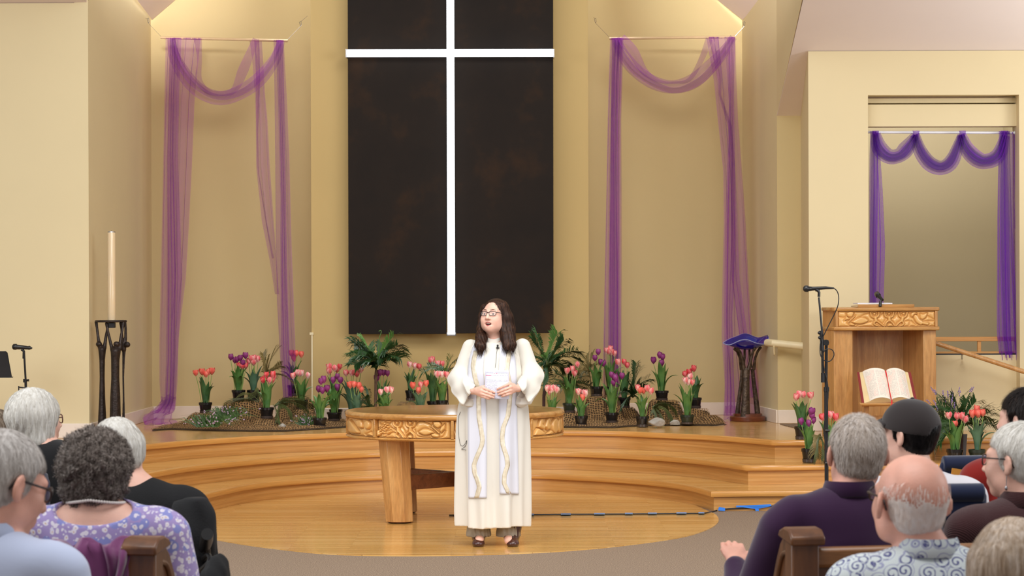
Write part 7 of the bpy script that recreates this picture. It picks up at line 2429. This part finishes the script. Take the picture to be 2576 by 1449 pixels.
# ---- right side
r1, H1, z1_ = seated('person in a dark purple shirt with short grey-blond hair on the right pew', 2158, 1046, 7.95, .12, 0.0, .08, .225, 1.0, M['shirt_purple'], None, 'skin_red', None, .0, 1.02, -.03, M['shirt_purple'], belly=.05, h=.006,
                     arm_l=[(-.225, -.02, 1.00), (-.33, .06, .70), (-.30, .30, .86)])
short_hair(r1, H1, M['hair_sandy'], nstr=4200, length=.028, thick=.008, seed=3, lift=.25, nape=-.075)
r2, H2, z2_ = seated('person in a black cap and white shirt in front of the lectern', 2286, 1018, 9.6, .1, .85, .05, .2, 1.0, M['shirt_white'], None, 'skin', None, body_dx=.03, droop=.03, collar=M['shirt_white'])
short_hair(r2, H2, M['hair_black'], nstr=1800, length=.028, thick=.011, seed=4, nape=-.085, topcut=.045)
def cap_on(root, H):
    Q = Field(H.c - .2, H.c + .2, .0055)
    Q.ell(H.pt((0, -.014, .036)), np.array((.096, .117, .104)) * H.s, H.R)
    n = H.R @ np.array((0, .12, -1.0)); n /= np.linalg.norm(n); Q.plane(n, float(n @ H.pt((0, 0, .018))), .006)
    Q.ell(H.pt((0, -.13, .012)), np.array((.042, .06, .034)) * H.s, H.R, .006, 'sub')
    cp = Q.build('cap', M['cap'], root)
    rows = []
    for i in range(9):
        t_ = i / 8; row = []
        for j in range(13):
            a = (j / 12 - .5) * 2.1
            rr = .094 + .075 * t_ * math.cos(a * .7)
            row.append(Vector(H.pt((math.sin(a) * (.088 + .012 * t_), math.cos(a) * .105 + .07 * t_ * math.cos(a * .8), .056 - .034 * t_ - .030 * (a / 1.05) ** 2 * (.5 + .5 * t_)))))
        rows.append(row)
    MB().grid(rows).build('cap_bill', M['cap'], cp, 180, solid=.005, local=True)
    MB().ell(H.pt((0, -.014, .141)), (.008, .008, .005)).build('cap_button', M['cap'], cp, 180, local=True)
M['cap'] = cloth_mat('faded black cap', (52, 45, 45), .3)
cap_on(r2, H2)
r3, H3, z3_ = seated('bald person with a white hair fringe and blue scroll-print shirt', 2290, 1142, 6.65, -.05, .42, .10, .205, 1.06, M['scroll'], None, 'skin_red', None, body_dx=.045, head_s=1.08, collar=M['scroll'], belly=.03, h=.006)
short_hair(r3, H3, M['hair_fringe'], bald=.108, nstr=4200, length=.020, thick=.0035, seed=5, nape=-.075, lift=.03, jit=.2, width=.0012)
glasses(H3, r3, M['lens_frame'], .100, .004, .027, .018, .0026)
r4, H4, z4_ = seated('person with cropped white hair and maroon knit sweater at right edge', 2562, 1071, 8.1, .1, .80, .02, .2, 1.0, M['maroon'], None, 'skin', None, body_dx=.02, collar=M['maroon'], droop=.01)
short_hair(r4, H4, M['hair_white'], nstr=3000, length=.035, thick=.014, seed=6, nape=-.07, lift=.14)
glasses(H4, r4, M['lens_frame'], .096, .004, .026, .017, .0024)
er = MB().tube([Vector(H4.pt((-.083, -.008, -.036))), Vector(H4.pt((-.084, -.008, -.075)))], .0016, 6).ell(H4.pt((-.084, -.008, -.078)), (.005, .005, .008))
er.build('earring', M['chrome'], r4, local=True)
r5, H5, z5_ = seated('person with swept-up dark hair and red top at far right', 2580, 985, 10.0, .1, .75, .03, .205, 1.0, M['red'], None, 'skin', None, droop=.02)
short_hair(r5, H5, M['hair_darkbrown'], nstr=2600, length=.045, thick=.018, seed=7, nape=-.06, lift=.5)
r7, H7, z7_ = seated('person with ash blonde bobbed hair cut off by the bottom right corner', 2548, 1318, 5.9, .05, .1, .05, .18, 1.0, M['shirt_blue'], None, 'skin', None)
long_hair(r7, H7, M['hair_blonde'], .17, nstr=3600, seed=8)
# ---- left side
l1, HL1, _ = seated('person with short mousy hair and glasses cut off by the left edge', -10, 1034, 12.2, -.1, -.55, .0, .2, 1.0, M['cardigan'], None, 'skin')
short_hair(l1, HL1, M['hair_mousy'], nstr=1600, seed=9, thick=.012)
glasses(HL1, l1, M['lens_frame'])
l2, HL2, _ = seated('person with a white bob and black cardigan below the left microphone', 88, 990, 10.8, -.1, -.75, .05, .185, 1.0, M['cardigan'], None, 'skin', None, body_dx=.04, head_s=1.0, droop=-.02)
long_hair(l2, HL2, M['hair_white'], .045, nstr=2600, seed=10, thick=.026, frontcut=.075, jit=.14)
glasses(HL2, l2, M['red_frame'] if 'red_frame' in M else plain('dark red frame', (90, 30, 28), .3), .098, .002, .026, .018, .0026)
l3, HL3, _ = seated('person with grey hair, glasses and pale blue shirt at the bottom left edge', 4, 1098, 6.35, -.25, -.62, -.30, .205, 1.04, M['shirt_blue'], None, 'skin_red', None, body_dx=-.03, head_s=1.06, collar=M['shirt_blue'], h=.006)
short_hair(l3, HL3, M['hair_grey'], nstr=3800, length=.035, thick=.012, seed=11, nape=-.07)
glasses(HL3, l3, M['lens_frame'], .098, .004, .026, .017, .0028)
l4, HL4, zL4 = seated('person with curly grey-brown hair and lavender floral top on the left pew', 240, 1090, 7.6, -.1, -.05, .1, .215, 1.0, M['floral'], None, 'skin', None, body_dx=.01, belly=.04, head_s=.96, droop=-.012, h=.006, open_back=((.122, .15, .046), -.0, .0))
curly_hair(l4, HL4, M['hair_curly'], 12)
nk = MB()
for k in range(34):
    a = PI + PI * (k + .5) / 34
    nk.ell(Vector((math.cos(a) * .086, -.03 + math.sin(a) * .076, zL4 + .048 - .012 * abs(math.cos(a)))), (.0048, .0048, .0048), None, 8, 6)
nk.build('pearl_necklace', plain('pearls', (226, 218, 214), .2, var=.02), l4, 180, local=True)['kind'] = 'stuff'
l5, HL5, _ = seated('person with thin white hair and a black coat beside the rolling walker', 296, 1056, 9.4, -.15, -.2, .1, .215, 1.0, M['black_fabric'], None, 'skin', None, body_dx=.07, belly=.05, droop=.0)
long_hair(l5, HL5, M['hair_white'], -.005, nstr=2400, seed=13, thick=.012, frontcut=.06, jit=.14)
# ================================================================== pews, chairs, walker
def pew(label, px, py, d, rotz, side, length=2.2, top_extra=0.0):
    """side = +1: the pew runs to the right of its aisle end; the post's top stands at px, py"""
    tp_ = P(px, py, d); zt = tp_.z
    r = thing('pew', label, 'pew', (tp_.x, d, 0), rotz, 'wooden pews along the aisle')
    X = lambda x: side * x
    # end panel: post at the back, scrolled arm sweeping forward and down
    prof = [(-.05, 0), (-.05, zt - .03), (-.03, zt - .005), (.0, zt), (.045, zt - .012), (.09, zt - .045), (.13, zt - .10), (.17, zt - .17), (.22, zt - .24), (.28, zt - .29), (.36, zt - .325), (.44, zt - .34), (.50, zt - .355), (.52, zt - .39), (.50, zt - .43), (.47, zt - .47), (.46, .3), (.48, .08), (.50, 0)]
    a = [Vector((X(-.035), y, z)) for y, z in prof]; b = [Vector((X(.02), y, z)) for y, z in prof]
    if side < 0: a, b = b, a
    pn = MB().hexa(a, b).build('end_panel', M['pew'], r, 35, .006, local=True)
    # raised border line on the panel's face
    rail = [(-.01, zt - .06), (.05, zt - .075), (.10, zt - .15), (.15, zt - .235), (.22, zt - .31), (.32, zt - .365), (.44, zt - .385)]
    MB().tube([Vector((X(-.038), y, z)) for y, z in smooth_poly(rail, 4)], .008, 8).build('moulding', M['pew'], pn, 180, local=True)
    MB().tube([Vector((X(-.037), y, z)) for y, z in smooth_poly([(.12, zt - .62), (.19, zt - .52), (.24, zt - .46), (.30, zt - .47)], 4)], .010, 8).build('carving', M['pew'], pn, 180, local=True)
    MB().box((X(-.008), -.045, (zt - .02) / 2), (.085, .07, zt - .02)).build('post', M['pew'], r, 30, .006, local=True)
    cpv = [(y, z) for y, z in ((-.09, zt - .035), (-.092, zt - .01), (-.06, zt + .012), (-.01, zt + .016), (.03, zt + .004), (.05, zt - .015), (.02, zt - .02), (-.05, zt - .03))]
    a = [Vector((X(-.055), y, z)) for y, z in cpv]; b = [Vector((X(.05), y, z)) for y, z in cpv]
    if side < 0: a, b = b, a
    MB().hexa(a, b).build('post_cap', M['pew'], r, 40, .006, local=True)
    MB().box((X(.03 + length / 2), -.03, zt - .075), (length, .05, .06)).build('top_rail', M['pew_light'], r, 30, .012, local=True)
    MB().box((X(.03 + length / 2), -.02, .70), (length, .025, (zt - .1 - .42))).build('back', M['pew'], r, 30, .003, local=True)
    MB().box((X(.03 + length / 2), .20, .43), (length, .44, .04)).build('seat', M['pew'], r, 30, .008, local=True)
    MB().box((X(.03 + length / 2), .06, .2), (length, .03, .4)).build('seat_support', M['pew'], r, 30, local=True)
    MB().box((X(length), .20, .35), (.045, .46, .7)).build('far_end', M['pew'], r, 30, .005, local=True)
    return r
M['pew_light'] = wood('pew rail walnut', (110, 68, 36), (140, 92, 52), (160, 110, 66), (1.2, 9, 9), 1.8, .32, .2, .6)
pew('walnut pew with a scrolled end under the person in the dark purple shirt', 2012, 1337, 7.55, .20, 1)
pew('walnut pew with a scrolled end under the person in the lavender floral top', 372, 1360, 7.25, -.20, -1)

# cloth over the left pew back
rows = []
c0_ = [P(x, y, 7.22) for x, y in ((105, 1392), (345, 1380))]
n = 60
for i in range(n + 1):
    s = i / n; row = []
    b0 = c0_[0].lerp(c0_[1], s)
    for j in range(23):
        q = (j - 9) / 13.0
        fold = .018 * math.sin(s * 21 + 2.2 * math.sin(q * 2 + s * 5)) + .010 * math.sin(s * 47 + q * 4)
        if q < 0: p = Vector((b0.x, b0.y + .05 + .04 + .1 * 0, b0.z + .012 + .25 * q)) ; p.y = b0.y + .105 + fold * .3
        else:
            p = Vector((b0.x + .02 * math.sin(q * 6 + s * 9), b0.y - .03 - .02 * q - abs(fold) * 1.4 - fold, b0.z + .018 - .36 * max(0, q - .05) + .015 * math.sin(s * 13)))
        if -.1 < q <= .05: p.z = b0.z + .022 + .012 * math.sin(s * 17); p.y = b0.y + .03
        row.append(p)
    rows.append(row)
o = MB().grid(rows).build('cardigan', cloth_mat('plum cardigan cloth', (116, 58, 104), .4), None, 180, solid=.006)
tag(o, 'plum purple cardigan hung over the back of the left pew', 'cardigan')

def chair(label, px0, px1, top_py, d, rotz=0.0, pocket=False):
    """stacking chair with a padded back seen from behind"""
    a = P(px0, top_py, d); b = P(px1, top_py, d)
    w = (b.x - a.x); zt = (a.z + b.z) / 2
    r = thing('stacking_chair', label, 'chair', ((a.x + b.x) / 2, d, 0), rotz, 'blue upholstered chairs')
    rows = []
    MB().box((0, .005, (zt + .50) / 2 - .0), (w, .045, zt - .52)).build('backrest', M['chair_blue'], r, 30, .02, local=True)
    MB().tube([(-w / 2 + .012, .0, zt - .02), (w / 2 - .012, .0, zt - .02)], [.034, .034], 16).build('rolled_top', M['chair_blue'], r, 60, .008, local=True)
    MB().box((0, .24, .445), (w, .44, .07)).build('seat', M['chair_blue'], r, 30, .03, local=True)
    for s in (-1, 1):
        MB().tube([(s * (w / 2 - .02), -.028, zt - .08), (s * (w / 2 - .02), -.024, .46), (s * (w / 2 - .02), -.03, .35), (s * (w / 2 - .015), -.10, .0)], .012, 10).build('leg', M['black_metal'], r, local=True)
        MB().tube([(s * (w / 2 - .02), .42, .41), (s * (w / 2 - .015), .45, .0)], .012, 10).build('leg', M['black_metal'], r, local=True)
    MB().box((0, -.035, .60), (w * .8, .012, .16)).build('book_pocket', M['chair_blue'], r, 30, .004, local=True)
    return r
M['chair_blue'] = cloth_mat('navy upholstery', (20, 31, 64), .4)
ch1 = chair('navy blue chair behind the bald head with an orange booklet', 2362, 2530, 1154, 10.6, .12)
chair('navy blue chair between the bald head and the maroon sweater', 2350, 2484, 1226, 8.75, .1)
chair('navy blue chair back between the red top and the maroon sweater', 2506, 2700, 1218, 9.0, .2)
chair('navy blue chair behind the person with the white bob', -60, 128, 1196, 10.35, -.15)
bk = MB().box(P(2423, 1208, 10.5), (.105, .012, .085), R=Matrix.Rotation(.15, 3, 'Y'))
tag(bk.build('booklet', plain('orange booklet', (206, 142, 56), .5), None, 30), 'orange booklet tucked behind the navy chair', 'booklet')
tl_ = P(2420, 1222, 10.48)
mb = MB(); q = [P(2412, 1224, 10.48), P(2444, 1213, 10.46), P(2440, 1232, 10.48), P(2415, 1234, 10.48)]
mb.hexa(q, [p + Vector((0, .008, 0)) for p in q])
tag(mb.build('folder', plain('teal folder', (36, 128, 130), .5), None, 0), 'teal folder corner below the orange booklet', 'folder')

# rolling walker with black bag
dWk = 8.7
wk = thing('walker', 'black rolling walker with a cloth bag right of the lavender floral top', 'walker', (P(480, 1400, dWk).x, dWk, 0))
wx = lambda px: P(px, 1400, dWk).x
zh = P(525, 1335, dWk).z
for x, nm in ((wx(516), 'r'), (wx(400), 'l')):
    MB().tube([(x, dWk + .45, .06), (x, dWk + .28, .55), (x, dWk + .03, zh - .06), (x, dWk - .02, zh - .02)], .014, 10).tube([(x, dWk - .32, .06), (x, dWk - .1, .52), (x, dWk + .16, .60)], .014, 10).build('frame', M['black_metal'], wk)
    MB().tube([(x - .01, dWk + .06, zh - .065), (x + .008, dWk - .03, zh - .03), (x + .022, dWk - .12, zh)], [.02, .023, .021], 12).build('handle', M['black_plastic'], wk)
    MB().tube(smooth_poly([(x - .01, dWk + .03, zh - .10), (x + .02, dWk - .08, zh - .075), (x + .03, dWk - .12, zh - .09), (x - .01, dWk - .06, zh - .13), (x - .03, dWk, zh - .13)], 4), .009, 8).build('brake_lever', M['black_plastic'], wk)
    for y in (dWk + .45, dWk - .32):
        MB().tube([(x - .018, y, .09), (x + .018, y, .09)], .09, 24).build('wheel', M['black_plastic'], wk, 50)
MB().box(((wx(516) + wx(400)) / 2, dWk + .08, .58), (wx(516) - wx(400), .32, .04)).build('seat', M['black_fabric'], wk, 30, .01)
bf_ = Field((wx(420), dWk - .10, .60), (wx(528), dWk + .35, P(400, 1262, dWk).z), .008)
q0 = (wx(445), dWk + .14); q1 = (wx(502), dWk + .14)
bf_.cap((q0[0], q0[1], .70), (q1[0], q1[1], .70), .07, .07, .04); zb_ = P(400, 1268, dWk).z - .05
bf_.cap((q0[0], q0[1], zb_), (q1[0], q1[1], zb_ - .02), .045, .035, .06)
bf_.ell((wx(474), dWk + .14, .85), (.08, .085, .2), None, .05)
bf_.disp(lambda x, y, z: .006 * np.sin(60 * x + 25 * z) + .005 * np.sin(48 * z + 30 * x))
bf_.build('bag', M['black_fabric'], None, relax=1)
bo = bpy.data.objects['bag']; tag(bo, 'black cloth bag hanging on the rolling walker', 'bag')
# dark hooded bundle beside the walker
h2_ = Field((wx(480), dWk - .65, .55), (wx(600), dWk - .1, 1.0), .008)
a = P(548, 1440, dWk - .35)
h2_.ell((a.x, dWk - .35, a.z - .10), (.05, .12, .16), None, .03); h2_.cap((a.x - .03, dWk - .35, .62), (a.x, dWk - .35, .8), .07, .05, .04)
h2_.disp(lambda x, y, z: .005 * np.sin(90 * x + 60 * z) * np.sin(70 * y))
h2_.build('jacket', M['black_fabric'], None)
tag(bpy.data.objects['jacket'], 'black jacket heaped beside the handle of the rolling walker', 'jacket')
